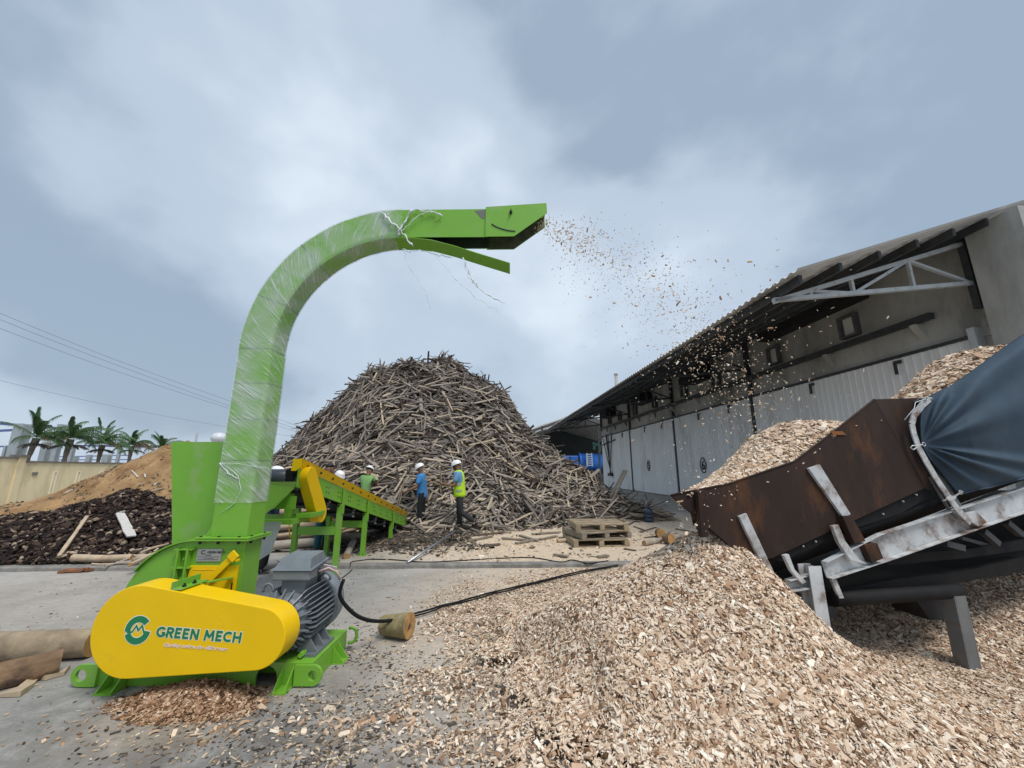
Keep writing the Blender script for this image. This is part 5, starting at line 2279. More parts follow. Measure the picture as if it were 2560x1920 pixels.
# surface under the chips
gx, gy = np.meshgrid(np.linspace(-2.2, 10.2, 280), np.linspace(1.3, 7.0, 150), indexing='ij')
gz = chip_h(gx, gy)
gv = np.stack([gx, gy, gz - .012 + .010 * (cover(gx, gy) > .5)], axis=2).reshape(-1, 3)
ni, nj = gx.shape
ii, jj = np.meshgrid(np.arange(ni - 1), np.arange(nj - 1), indexing='ij')
gq = np.stack([ii * nj + jj, (ii + 1) * nj + jj, (ii + 1) * nj + jj + 1, ii * nj + jj + 1], axis=2).reshape(-1, 4)
keep = (gz.reshape(-1)[gq].max(axis=1) > .010) & (cover(gx, gy).reshape(-1)[gq].min(axis=1) > .45)
gq = gq[keep]
gt = np.full(len(gv), .36) + .08 * rng.normal(0, 1, len(gv))
V_, Q_, T_ = [gv], [gq], [np.clip(gt, .08, .4)]
x, y = sample(185000, -2.0, 10.0, 1.35, 7.0, dens_main)
v, q, t = make_chips(len(x), x, y, chip_h)
Q_.append(q + sum(len(a) for a in V_))
V_.append(v)
T_.append(t)
# small crumbs between the chips and thrown further out
x, y = sample(20000, -2.6, 6.0, 1.6, 7.0, lambda a, b: np.clip(cover(a, b) + .10 + .2 * vnoise(a, b, .5, 21), 0, 1) ** 2 * in_view(a, b, a * 0)
              * np.clip((3.2 / np.sqrt(a * a + b * b + 1)) ** 1.2, .1, 1))
v, q, t = make_chips(len(x), x, y, chip_h, size=.34, lift=.004)
Q_.append(q + sum(len(a) for a in V_))
V_.append(v)
T_.append(t)
me = np_mesh('wood_chips', np.concatenate(V_), np.concatenate(Q_), np.concatenate(T_), [M_chip])
tag(link_mesh('wood_chip_heap', me), 'broad heap of pale wood chips spread in front of the rusty hopper', 'wood chips', kind='stuff')

# sparse chips, bark crumbs and splinters strewn over the bare concrete
M_crumb = ramp_mat('litter', [(0, (.03, .026, .022)), (.35, (.10, .085, .07)), (.6, (.22, .17, .12)), (.8, (.46, .34, .22)), (1, (.70, .60, .46))], 'attr', .85, .2)


def litter_d(x, y):
    a = np.exp(-((x + 1.1) / .95) ** 2 - ((y - 2.75) / .75) ** 2)
    b = np.exp(-((x + .9) / .8) ** 2 - ((y - 3.9) / .9) ** 2) * .7
    c = np.exp(-((x + .4) / .9) ** 2 - ((y - 2.3) / .35) ** 2) * .8
    return np.clip((a + b + c) * (.55 + .8 * vnoise(x, y, .35, 31)) + .028, 0, 1) * in_view(x, y, x * 0, 60) * np.clip((3 / np.sqrt(x * x + y * y)) ** 1.3, .08, 1)


flat0 = lambda a, b: np.zeros_like(np.asarray(a, dtype=float))
x, y = sample(7000, -6.5, 2.0, 1.7, 6.9, litter_d)
v, q, t = make_chips(len(x), x, y, flat0, size=.44, tilt=.22, lift=.007)
t = np.repeat(np.clip(rng.beta(1.3, 1.1, len(x)), 0, 1), 8)
me = np_mesh('litter', v, q, t, [M_crumb])
tag(link_mesh('wood_litter', me), 'bark crumbs and small chips strewn over the grey concrete by the chipper', 'litter', kind='stuff')

# 300 single chips that lie on top and show largest
protos = [unit_piece('wood_chip', M_chip1, .35, i, bend=(0, .5, 1.0, -.4)[i % 4]) for i in range(8)]
M_band = []
cx_, cy_ = sample(246, -1.5, 4.6, 1.95, 4.4, lambda a, b: np.clip(cover(a, b) - .2, 0, 1) * in_view(a, b, chip_h(a, b), -40)
                  * np.clip((1.9 / np.sqrt(a * a + b * b + (chip_h(a, b) - H) ** 2)) ** 3, 0, 1)
                  * (b < 3.2 + .176 * (a - 2.47)))
cx2, cy2 = sample(48, -2.3, .6, 2.1, 3.6, lambda a, b: np.clip(litter_d(a, b) * 2, 0, 1) * in_view(a, b, a * 0, -40) * (b < 3.0))
CX, CY = np.concatenate([cx_, cx2]), np.concatenate([cy_, cy2])
hh, nn_ = chip_h(CX, CY), normals(chip_h, CX, CY)
fr = frames(nn_, rng.uniform(0, 6.283, len(CX)), np.abs(rng.normal(0, .22, len(CX))), rng.uniform(0, 6.283, len(CX)))
for i in range(len(CX)):
    L_ = rng.uniform(.036, .075)
    W_ = L_ * rng.uniform(.24, .5)
    T0 = rng.uniform(.006, .011)
    o = bpy.data.objects.new('wood_chip', protos[i % 8])
    M3 = Matrix(((Vector(fr[i, 0]) * L_), (Vector(fr[i, 1]) * W_), (Vector(fr[i, 2]) * T0))).transposed()
    M4 = M3.to_4x4()
    M4.translation = Vector((CX[i], CY[i], hh[i])) + Vector(nn_[i]) * (.014 if i < len(cx_) else .006)
    o.matrix_world = M4
    COL.objects.link(o)
    if i < len(cx_):
        tag(o, 'large pale wood chip lying on top of the chip heap', 'wood chip', 'large chips on the heap')
    else:
        tag(o, 'single wood chip lying on the bare grey concrete', 'wood chip', 'chips on the bare concrete')

# little brown heap under the belt guard
def small_h(x, y):
    d = np.sqrt(((x + 2.32) / .46) ** 2 + ((y - 3.24) / .24) ** 2)
    return .105 * np.clip(1 - d, 0, 1) ** .9 + .012 * vnoise(x, y, .1, 5) * (d < 1)


x, y = sample(5200, -3.0, -1.6, 2.75, 3.40, lambda a, b: np.clip(1.2 - np.sqrt(((a + 2.28) / .48) ** 2 + ((b - 3.20) / .27) ** 2) + .2 * vnoise(a, b, .15, 6), 0, 1) ** 1.3 + .012)
v, q, t = make_chips(len(x), x, y, small_h, size=.52, lift=.01)
t = np.repeat(np.clip(rng.beta(1.3, 2.6, len(x)) * .8, 0, 1), 8)
me = np_mesh('small_heap', v, q, t, [M_chip])
tag(link_mesh('shavings_heap', me), 'small brown heap of shavings under the yellow belt guard', 'shavings', kind='stuff')

# chips heaped in the hopper
HO = Q(1677, 1238)


def hop_h(s, w):
    """Height over the yard of the load in the hopper: s along the conveyor, w inward from the near side."""
    prof = np.interp(s, [0.0, .10, .35, .80, 1.25, 1.6, 1.9, 2.15], [1.385, 1.42, 1.50, 1.68, 1.91, 2.07, 2.07, 1.92])
    edge = np.interp(s, [0.0, .5, .95, 1.35, 1.7, 2.15], [1.38, 1.44, 1.52, 1.72, 1.96, 2.05])
    k = np.clip(w / .42, 0, 1)
    return edge + (prof - edge) * (k * (2 - k)) - .35 * np.clip((w - .5) / .45, 0, 1) ** 2


def hop_pts(s, w, h):
    b = np.array(HO)
    p = b[None] + np.array(CA)[None] * (s + w * .85 * (1 - np.clip(s / 1.3, 0, 1)))[:, None] - np.array(CN)[None] * w[:, None]
    p[:, 2] = h
    return p


def heap_on(fn, s, w, size, n_tone=(2.8, 1.8)):
    h = fn(s, w)
    e = .03
    gs, gw = (fn(s + e, w) - fn(s - e, w)) / (2 * e), (fn(s, w + e) - fn(s, w - e)) / (2 * e)
    nrm = np.array([0, 0, 1.0])[None] - np.array(CA)[None] * gs[:, None] + np.array(CN)[None] * gw[:, None]
    nrm /= np.linalg.norm(nrm, axis=1, keepdims=True)
    k = len(s)
    fr = frames(nrm, rng.uniform(0, 6.283, k), np.abs(rng.normal(0, .4, k)), rng.uniform(0, 6.283, k))
    Lh = np.exp(rng.normal(math.log(.042), .33, k)) * size
    dims = np.stack([Lh, Lh * rng.uniform(.28, .6, k), np.maximum(.004, Lh * .12)], axis=1)
    v, q = flat_pieces(hop_pts(s, w, h) + nrm * rng.uniform(-.01, .012, k)[:, None], fr, dims, .3)
    return v, q, np.repeat(np.clip(rng.beta(*n_tone, k), 0, 1), 8)


def base_grid(fn, s0, s1, w0, w1, ns=50, nw=24, drop=.012, tone=.25):
    ss, ww = np.meshgrid(np.linspace(s0, s1, ns), np.linspace(w0, w1, nw), indexing='ij')
    p = hop_pts(ss.ravel(), ww.ravel(), fn(ss.ravel(), ww.ravel()) - drop)
    i, j = np.meshgrid(np.arange(ns - 1), np.arange(nw - 1), indexing='ij')
    q = np.stack([i * nw + j, (i + 1) * nw + j, (i + 1) * nw + j + 1, i * nw + j + 1], axis=2).reshape(-1, 4)
    return p, q, np.full(len(p), tone)


bv_, bq_, bt_ = base_grid(hop_h, .0, 2.2, .012, .93)
s, w = rng.uniform(.02, 2.16, 10500), rng.uniform(.015, .92, 10500) ** 1.0
v, q, t = heap_on(hop_h, s, w, .78)
me = np_mesh('hopper_load', np.concatenate([bv_, v]), np.concatenate([bq_, q + len(bv_)]), np.concatenate([bt_, t]), [M_chip])
tag(link_mesh('hopper_chips', me), 'mound of pale chips filling the rusty hopper', 'wood chips', kind='stuff')
S1 = (Q(*r4(395, 520)) - HO).dot(CA)


BP = [Q(u, v, .30) for u, v in ((2300, 1010), (2330, 975), (2352, 948), (2420, 884), (2470, 868), (2530, 864), (2700, 830), (2900, 760))]
BS = [(p - HO).dot(CA) for p in BP]
BZZ = [p.z for p in BP]


def belt_h(s, w):
    prof = np.interp(s, BS, BZZ)
    edge = prof - .20
    k = np.clip((w - .02) / .34, 0, 1)
    return edge + (prof - edge) * (k * (2 - k)) - .3 * np.clip((w - .5) / .4, 0, 1) ** 2


bv_, bq_, bt_ = base_grid(belt_h, BS[0], S1 + 2.4, .06, .9)
s, w = BS[0] + rng.random(5200) ** 1.3 * 2.3, rng.uniform(.08, .85, 5200)
v, q, t = heap_on(belt_h, s, w, 1.05, (2.0, 2.0))
me = np_mesh('belt_load', np.concatenate([bv_, v]), np.concatenate([bq_, q + len(bv_)]), np.concatenate([bt_, t]), [M_chip])
tag(link_mesh('belt_chips', me), 'chips heaped on the belt above the blue tarpaulin', 'wood chips', kind='stuff')

# chips in the air: thrown from the spout, falling into the hopper
track = [(1335, 560, 3.81), (1440, 595, 3.79), (1480, 615, 3.78), (1560, 660, 3.75), (1650, 730, 3.72), (1730, 810, 3.70), (1790, 890, 3.68), (1850, 975, 3.67), (1900, 1070, 3.65)]
wid = [.05, .14, .19, .25, .30, .33, .34, .34, .30]
tp_ = np.array([P(u, v, y=y) for u, v, y in track])


def fly(n, lo=0.0, hi=1.0, skew=1.0, wide=1.0):
    k = lo + (hi - lo) * rng.random(n) ** skew
    f = k * (len(tp_) - 1)
    i = np.minimum(f.astype(int), len(tp_) - 2)
    f = f - i
    c = tp_[i] * (1 - f)[:, None] + tp_[i + 1] * f[:, None]
    w_ = (np.array(wid)[i] * (1 - f) + np.array(wid)[i + 1] * f) * wide
    return c + rng.normal(0, 1, (n, 3)) * w_[:, None] * np.array([.55, .9, .50])


pos = np.concatenate([fly(1300, 0, .62, 1.25), fly(900, .45, 1.0, .8), fly(420, .05, .8, 1, 1.9) + np.array([0, 0, -.25]), fly(260, .55, 1.0, 1, 1.8)])
xx = rng.uniform(1.15, 1.75, 130)        # the fringe that misses and drops past the hopper lip
pos = np.concatenate([pos, np.stack([xx, rng.uniform(2.9, 3.15, 130), rng.uniform(.95, 2.0, 130)], axis=1)])
k = len(pos)
Lf = np.minimum(np.exp(rng.normal(math.log(.0120), .48, k)), .045)
ok = ~((pos[:, 0] < .40) & ((pos[:, 2] > 4.02 + .78 * np.maximum(0, pos[:, 0] - .02)) | (pos[:, 0] < .05)))
ok &= pos[:, 2] > np.where(pos[:, 0] > 1.2, np.interp(pos[:, 0], [1.2, 1.8, 2.4, 3.2], [.9, 1.5, 2.0, 2.3]), 0)
pos, Lf = pos[ok], Lf[ok]
k = len(pos)
big = np.argsort(-Lf / np.linalg.norm(pos - np.array([0, 0, H]), axis=1))
sel = set(big[:300].tolist())
rest = np.array([i for i in range(k) if i not in sel])
fr = frames(rng.normal(0, 1, (k, 3)), rng.uniform(0, 6.283, k), rng.uniform(0, 1, k), rng.uniform(0, 6.283, k))
dims = np.stack([Lf, Lf * rng.uniform(.3, .6, k), np.maximum(.003, Lf * .14)], axis=1)
v, q = flat_pieces(pos[rest], fr[rest], dims[rest], .3, True)
me = np_mesh('flying_chips', v, q, np.repeat(np.clip(rng.beta(2.6, 1.5, len(rest)), 0, 1), 8), [M_chip])
tag(link_mesh('small_flying_chips', me), 'fine small chips flying from the spout to the hopper', 'wood chips', kind='stuff')
for i in big[:300]:
    o = bpy.data.objects.new('flying_chip', protos[int(i) % 8])
    M3 = Matrix(((Vector(fr[i, 0]) * dims[i, 0]), (Vector(fr[i, 1]) * dims[i, 1]), (Vector(fr[i, 2]) * dims[i, 2]))).transposed()
    M4 = M3.to_4x4()
    M4.translation = Vector(pos[i])
    o.matrix_world = M4
    COL.objects.link(o)
    tag(o, 'larger wood chip flying through the air between spout and hopper', 'wood chip', 'larger chips in the air')

# ------------------------------------------------------------------ the big pile of waste slabs
SLAB_STOPS = [(0.0, (.022, .017, .014)), (.22, (.070, .053, .042)), (.45, (.150, .130, .113)), (.68, (.255, .226, .198)), (.86, (.36, .305, .245)), (1.0, (.48, .385, .27))]
M_slab = ramp_mat('slab_wood', SLAB_STOPS, 'attr', .85, .22, (4, 4, 30))
M_slab1 = ramp_mat('single_slab_wood', SLAB_STOPS[1:], 'object', .85, .25, (2, 8, 3))
PX, PY = -3.3, 16.6


def pile_r(x, y):
    dx, dy = x - PX, y - PY
    a = np.where(dx < 0, 10.2, 8.6)
    b = np.where(dy < 0, 6.0, 7.0)
    return np.sqrt((dx / a) ** 2 + (dy / b) ** 2), np.arctan2(dy / b, dx / a)


def pile_h(x, y):
    r, a = pile_r(x, y)
    hl = np.interp(r, [0, .10, .20, .27, .31, .46, .58, .75, .87, 1.0], [5.85, 5.85, 5.65, 5.30, 4.90, 3.45, 2.25, 1.05, .42, 0.0])
    hr = np.interp(r, [0, .10, .20, .35, .39, .49, .575, .62, .75, .87, 1.0], [5.85, 5.75, 5.35, 4.55, 3.95, 2.95, 2.30, 1.75, 1.0, .42, 0.0])
    h = hl + (hr - hl) * smoothstep(-1.0, 1.5, x - PX)
    h = h + smoothstep(.05, 1.0, h) * (.36 * vnoise(x, y, 1.5, 40) + .24 * vnoise(x, y, .6, 41))
    return np.maximum(h, 0) + BZ


N_SL = 18000
xs, ys = sample(N_SL, -14, 6, 10.2, 22, lambda a, b: ((pile_r(a, b)[0] < 1.03) & (b < 19.5)) * np.clip(1.35 - .0 * a, 0, 1) * np.where(b > 17, .35, 1.0)
                * np.where(pile_r(a, b)[0] > .93, .55, 1))
hz = pile_h(xs, ys)
nr = normals(pile_h, xs, ys, .25)
yaw = 1.3 * vnoise(xs, ys, 1.9, 50) + rng.normal(0, .75, N_SL)
fr = frames(nr, yaw, np.abs(rng.normal(0, .22, N_SL)), rng.uniform(0, 6.283, N_SL))
up = rng.random(N_SL) < .10                     # some poke out
extra = fr[up, 0] + np.array([0, 0, 1.0]) * rng.uniform(.2, .8, up.sum())[:, None]
extra /= np.linalg.norm(extra, axis=1, keepdims=True)
b_ = np.cross(fr[up, 2], extra)
b_ /= np.linalg.norm(b_, axis=1, keepdims=True)
fr[up] = np.stack([extra, b_, np.cross(extra, b_)], axis=1)
Ls = np.minimum(np.exp(rng.normal(math.log(.80), .45, N_SL)), 1.55)
small = ys < 12.6
Ls[small] *= .92
dims = np.stack([Ls, rng.uniform(.022, .070, N_SL), rng.uniform(.014, .034, N_SL)], axis=1)
wide = rng.random(N_SL) < .06
dims[wide, 1] *= 1.9
c = np.stack([xs, ys, hz], axis=1) + nr * rng.uniform(-.24, .15, N_SL)[:, None]
c[:, 2] = np.maximum(c[:, 2], BZ + .03)
low = hz < .6
fr_low_z = np.abs(fr[:, 0, 2]) * Ls * .5
c[:, 2] = np.maximum(c[:, 2], BZ + fr_low_z * .8 + .02)
v, q = flat_pieces(c, fr, dims, .10, True)
hf = (hz - BZ) / 6.1
tone = np.clip(rng.beta(1.6, 1.6, N_SL) + .10 * vnoise(xs, ys, 1.2, 60), 0, 1)
brown = (rng.random(N_SL) < .22) & (hf < .40)
tone[brown] = rng.uniform(.78, 1.0, brown.sum())
v8 = v.reshape(N_SL, 8, 3)
# which slabs show largest from the yard in front: walk rays from the eye to points along each slab
bvh = BVHTree.FromPolygons([tuple(p) for p in v.tolist()], q.tolist())
eye_p = Vector((0, 0, H))
score = np.zeros(N_SL)
cand = np.argsort(-(Ls * np.sqrt(dims[:, 1])) / np.linalg.norm(c - np.array([0, 0, H]), axis=1))[:2600]
for i in cand:
    vis = 0
    for f in (-.4, -.2, 0, .2, .4):
        p = Vector(c[i] + fr[i, 0] * dims[i, 0] * f)
        d = p - eye_p
        hit = bvh.ray_cast(eye_p, d.normalized(), d.length - .06)
        if hit[0] is None:
            vis += 1
    if vis:
        pr = c[i] - np.array([0, 0, H])
        dist = np.linalg.norm(pr)
        sn = np.linalg.norm(np.cross(fr[i, 0], pr / dist))
        # leave those hidden by the chipper and conveyor out of the singles
        u_ = 1280 + F * c[i, 0] / (CP * c[i, 1] + SP * (c[i, 2] - H))
        if u_ < 900:
            continue
        score[i] = vis / 5 * Ls[i] * sn * dims[i, 1] / dist ** 2
top300 = set(np.argsort(-score)[:300].tolist())
rest = np.array([i for i in range(N_SL) if i not in top300])
v, q = v8[rest].reshape(-1, 3), (np.arange(len(rest))[:, None, None] * 8 + np.array([[4, 5, 6, 7], [0, 1, 5, 4], [1, 2, 6, 5], [2, 3, 7, 6], [3, 0, 4, 7], [3, 2, 1, 0]])[None]).reshape(-1, 4)
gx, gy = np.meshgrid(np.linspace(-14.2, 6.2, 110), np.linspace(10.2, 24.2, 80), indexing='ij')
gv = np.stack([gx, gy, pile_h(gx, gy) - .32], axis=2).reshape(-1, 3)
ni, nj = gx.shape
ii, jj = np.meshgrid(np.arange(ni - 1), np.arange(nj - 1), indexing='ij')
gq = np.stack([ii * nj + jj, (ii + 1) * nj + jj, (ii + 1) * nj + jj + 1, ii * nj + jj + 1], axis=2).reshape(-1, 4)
me = np_mesh('slab_pile', np.concatenate([gv, v]), np.concatenate([gq, q + len(gv)]), np.concatenate([np.full(len(gv), .03), np.repeat(tone[rest], 8)]), [M_slab])  # near-black inner surface: shade in the gaps between slabs put into its tone
tag(link_mesh('slab_pile', me), 'huge tangled pile of grey waste slabs and offcuts behind the workers', 'slab pile', kind='stuff')
slab_protos = [unit_piece('wood_slab', M_slab1, .18, 100 + i, bend=(0, .3, -.3, .8)[i % 4]) for i in range(6)]


def single_slab(p, ax, dm, i, label, group, name='wood_slab', cat='slab'):
    o = bpy.data.objects.new(name, slab_protos[i % 6])
    M3 = Matrix(((Vector(ax[0]) * dm[0]), (Vector(ax[1]) * dm[1]), (Vector(ax[2]) * dm[2]))).transposed()
    M4 = M3.to_4x4()
    M4.translation = Vector(p)
    o.matrix_world = M4
    COL.objects.link(o)
    return tag(o, label, cat, group)


for i in sorted(top300):
    single_slab(c[i], fr[i], dims[i], i, 'weathered slab lying among the others on the big slab pile', 'slabs showing on the face of the big pile')

# ------------------------------------------------------------------ sawdust heap and husk heap on the left
def saw_h(x, y):
    dx = x + 10.7
    d = np.sqrt((dx / np.where(dx < 0, 7.4, 4.4)) ** 2 + ((y - 13.0) / 3.6) ** 2)
    h = 2.50 * np.interp(d, [0, .075, .225, .45, .60, .80, 1.0], [1, .93, .72, .38, .20, .07, 0])
    return h + smoothstep(.02, .4, h) * (.10 * vnoise(x, y, 1.0, 70) + .07 * vnoise(x, y, .35, 71) + .05 * vnoise(x, y, .16, 72))


M_saw = mat('sawdust', (0.32, 0.205, 0.105), 0.95, var=.30, vs=1.8, bump=1.0, bs=7, dirt=(.19, .10, .045), damt=.48, ds=2.2, spec=.1)
gx, gy = np.meshgrid(np.linspace(-20.2, -1.0, 300), np.linspace(7.3, 19.6, 180), indexing='ij')
gz = saw_h(gx, gy) + BZ - .01
gv = np.stack([gx, gy, gz], axis=2).reshape(-1, 3)
ni, nj = gx.shape
ii, jj = np.meshgrid(np.arange(ni - 1), np.arange(nj - 1), indexing='ij')
gq = np.stack([ii * nj + jj, (ii + 1) * nj + jj, (ii + 1) * nj + jj + 1, ii * nj + jj + 1], axis=2).reshape(-1, 4)
gq = gq[gz.reshape(-1)[gq].max(axis=1) > BZ + .005]
me = np_mesh('sawdust', gv, gq, None, [M_saw], smooth=True)
tag(link_mesh('sawdust_heap', me), 'long tan heap of sawdust sloping down in front of the cream wall', 'sawdust', kind='stuff')

x, y = sample(1900, -17, -6.6, 9.8, 16, lambda a, b: (saw_h(a, b) > .05) * np.clip(.3 + vnoise(a, b, .6, 77), 0, 1))
v, q, t = make_chips(len(x), x, y, saw_h, size=1.15, tilt=.3, lift=.02, z0=BZ)
me = np_mesh('clods', v, q, np.repeat(np.clip(rng.beta(1.4, 2.2, len(x)) * .6 + .12, 0, 1), 8), [M_crumb])
tag(link_mesh('bark_clods', me), 'dark bark clods scattered over the slope of the sawdust heap', 'litter', kind='stuff')


def husk_h(x, y):
    dx = x + 8.3
    d = np.sqrt((dx / np.where(dx < 0, 4.3, 3.3)) ** 2 + ((y - 8.9) / 1.95) ** 2)
    h = 0.98 * np.interp(d, [0, .08, .45, .8, 1.0], [1, .97, .62, .22, 0])
    return h + smoothstep(.02, .3, h) * (.10 * vnoise(x, y, .7, 80) + .05 * vnoise(x, y, .25, 81)) + BZ


HUSK_STOPS = [(0, (.012, .009, .009)), (.45, (.026, .017, .014)), (.72, (.065, .042, .032)), (.86, (.24, .175, .125)), (1, (.42, .34, .25))]
M_husk = ramp_mat('husk', HUSK_STOPS, 'attr', .9, .3, (25, 25, 25))
M_husk1 = ramp_mat('single_husk', HUSK_STOPS[2:], 'object', .85, .3, (4, 4, 4))
N_H = 12000
xs, ys = sample(N_H, -13.4, -4.6, 6.95, 10.4, lambda a, b: (husk_h(a, b) > BZ + .01) * np.where(b > 9.4, .3, 1.0))
nr = normals(husk_h, xs, ys, .1)
fr = frames(nr, rng.uniform(0, 6.283, N_H), np.abs(rng.normal(0, .5, N_H)), rng.uniform(0, 6.283, N_H))
Lh = rng.uniform(.04, .115, N_H)
dims = np.stack([Lh, Lh * rng.uniform(.3, .7, N_H), Lh * rng.uniform(.15, .4, N_H)], axis=1)
c = np.stack([xs, ys, husk_h(xs, ys)], axis=1) + nr * rng.uniform(-.03, .06, N_H)[:, None]
v, q = flat_pieces(c, fr, dims, .4, True)
tone = np.repeat(np.clip(rng.beta(1.5, 2.0, N_H), 0, 1), 8)
gx, gy = np.meshgrid(np.linspace(-13.4, -4.6, 120), np.linspace(6.9, 11, 60), indexing='ij')
gz = husk_h(gx, gy)
gv = np.stack([gx, gy, gz - .03], axis=2).reshape(-1, 3)
ni, nj = gx.shape
ii, jj = np.meshgrid(np.arange(ni - 1), np.arange(nj - 1), indexing='ij')
gq = np.stack([ii * nj + jj, (ii + 1) * nj + jj, (ii + 1) * nj + jj + 1, ii * nj + jj + 1], axis=2).reshape(-1, 4)
gq = gq[gz.reshape(-1)[gq].max(axis=1) > BZ + .02]
me = np_mesh('husks', np.concatenate([gv, v]), np.concatenate([gq, q + len(gv)]), np.concatenate([np.full(len(gv), .12), tone]), [M_husk])
tag(link_mesh('husk_heap', me), 'dark heap of coconut husks and fibre behind the kerb on the left', 'husk heap', kind='stuff')


def shell_mesh(seed):
    r = random.Random(seed)
    mb = MB()
    rows = []
    for i in range(4):
        th = .15 + i / 3 * 1.35
        rows.append([V(.5 * math.sin(th) * math.cos(a) * (1 + r.uniform(-.12, .12)), .36 * math.sin(th) * math.sin(a) * (1 + r.uniform(-.12, .12)), .42 * math.cos(th)) for a in np.linspace(0, 2 * math.pi, 8)[:-1]])
    for w_ in rows:
        w_.append(w_[0].copy())
    mb.grid(rows)
    mb.add(rows[0][:-1], [tuple(range(7))], True)
    me = bpy.data.meshes.new('coconut_husk')
    me.from_pydata(mb.v, [], mb.f)
    me.materials.append(M_husk1)
    me.polygons.foreach_set('use_smooth', [True] * len(mb.f))
    return me


husks = [shell_mesh(i) for i in range(5)]
xs, ys = sample(290, -12.2, -5.7, 7.0, 8.9, lambda a, b: (husk_h(a, b) > BZ + .06) * np.clip(.4 + (9 - b) * .5, 0, 1) * in_view(a, b, husk_h(a, b), -30) * ((1280 + F * a / (CP * b + SP * (husk_h(a, b) - H))) < 425))
nr = normals(husk_h, xs, ys, .1)
fr = frames(nr, rng.uniform(0, 6.283, len(xs)), np.abs(rng.normal(0, .5, len(xs))), rng.uniform(0, 6.283, len(xs)))
zz_ = husk_h(xs, ys)
for i in range(len(xs)):
    sc_ = rng.uniform(.06, .115)
    o = bpy.data.objects.new('coconut_husk', husks[i % 5])
    M3 = Matrix(((Vector(fr[i, 0]) * sc_), (Vector(fr[i, 1]) * sc_), (Vector(fr[i, 2]) * sc_))).transposed()
    M4 = M3.to_4x4()
    M4.translation = Vector((xs[i], ys[i], zz_[i] + .035))
    o.matrix_world = M4
    COL.objects.link(o)
    tag(o, 'pale broken coconut husk lying on the dark husk heap', 'husk', 'husks on the dark heap')
# dark bark mat under the conveyor's low end
def bark_d(x, y):
    return np.clip(1.15 - np.sqrt(((x + 2.7) / 2.2) ** 2 + ((y - 9.4) / 1.7) ** 2) + .3 * vnoise(x, y, .6, 90), 0, 1) ** 1.4 + .01


x, y = sample(6500, -5.5, 4.0, 7.2, 11.2, bark_d)
v, q, t = make_chips(len(x), x, y, flat0, size=1.3, tilt=.3, lift=.03, z0=BZ)
t = np.repeat(np.clip(rng.beta(1.2, 3.2, len(x)), 0, 1), 8)
me = np_mesh('bark_litter', v, q, t, [M_crumb])
tag(link_mesh('bark_litter', me), 'dark bark litter on the ground under the low end of the green conveyor', 'litter', kind='stuff')
x, y = sample(5000, -1.5, 6.5, 7.3, 13.0, lambda a, b: np.clip(.5 + .5 * vnoise(a, b, .9, 95), 0, 1) * np.clip((8.5 / b) ** 2, 0, 1))
v, q, t = make_chips(len(x), x, y, flat0, size=.8, tilt=.2, lift=.008, z0=BZ)
me = np_mesh('yard_chips', v, q, t, [M_chip])
tag(link_mesh('yard_chips', me), 'thin scatter of pale chips on the higher yard round the pallets', 'wood chips', kind='stuff')
# ------------------------------------------------------------------ pallets, bottle, slabs, logs, cables
pb_ = P(1497, 1366, z=BZ)
pallet((pb_.x, pb_.y + .42, BZ), .10, 1.18, 1.0, M_oldwood2, 'lowest of the three pallets stacked before the slab pile', 'pallets by the slab pile')
pallet((pb_.x + .04, pb_.y + .46, BZ + .142), .30, 1.15, 1.0, M_oldwood, 'middle one of the three pallets stacked before the slab pile', 'pallets by the slab pile')
pallet((pb_.x + .10, pb_.y + .55, BZ + .284), .02, 1.12, .98, M_oldwood2, 'topmost of the three pallets stacked before the slab pile', 'pallets by the slab pile')

M_bottle = mat('dark_blue_plastic', (.018, .035, .06), .3, var=.2, vs=6)
q = P(1627, 1307, z=BZ)
wb = thing('water_bottle', 'big dark blue plastic water bottle standing by the small slab heap', 'water bottle', (q.x, q.y + .15, BZ))
mb = MB()
mb.lathe((q.x, q.y + .15, BZ), (0, 0, 1), [(0, .12), (.02, .145), (.09, .145), (.10, .135), (.13, .135), (.14, .148), (.20, .148), (.21, .135), (.24, .135), (.25, .148), (.32, .145), (.37, .11), (.40, .045)], 20)
mb.build('bottle_body', M_bottle, wb)
mb = MB()
mb.lathe((q.x, q.y + .15, BZ + .40), (0, 0, 1), [(0.001, .045), (.0, .05), (.05, .05), (.055, .03)], 14)
mb.build('bottle_cap', M_bottle, wb)


def stick(a, b, w, t, m, name, label, cat, group=None, jitter=.12):
    """A sawn or split stick from a to b."""
    a, b = Vector(a), Vector(b)
    mb = MB()
    n = 4
    d = (b - a)
    r = random.Random(int(abs(a.x * 7919 + b.y * 104729) * 100))
    s = d.cross(Vector((0, 0, 1)))
    if s.length < 1e-3:
        s = Vector((1, 0, 0))
    s.normalize()
    u = s.cross(d).normalized()
    vs, fs = [], []
    for i in range(n + 1):
        c = a + d * i / n + u * r.uniform(-jitter, jitter) * t
        ww, tt = w * (1 + r.uniform(-jitter, jitter)), t * (1 + r.uniform(-jitter, jitter))
        vs += [c - s * ww / 2 - u * tt / 2, c + s * ww / 2 - u * tt / 2, c + s * ww / 2 + u * tt / 2, c - s * ww / 2 + u * tt / 2]
    for i in range(n):
        for j in range(4):
            fs.append((i * 4 + j, i * 4 + (j + 1) % 4, i * 4 + 4 + (j + 1) % 4, i * 4 + 4 + j))
    fs += [(3, 2, 1, 0), tuple(n * 4 + j for j in range(4))]
    mb.add(vs, fs)
    o = mb.build(name, m, origin=a)
    return tag(o, label, cat, group)


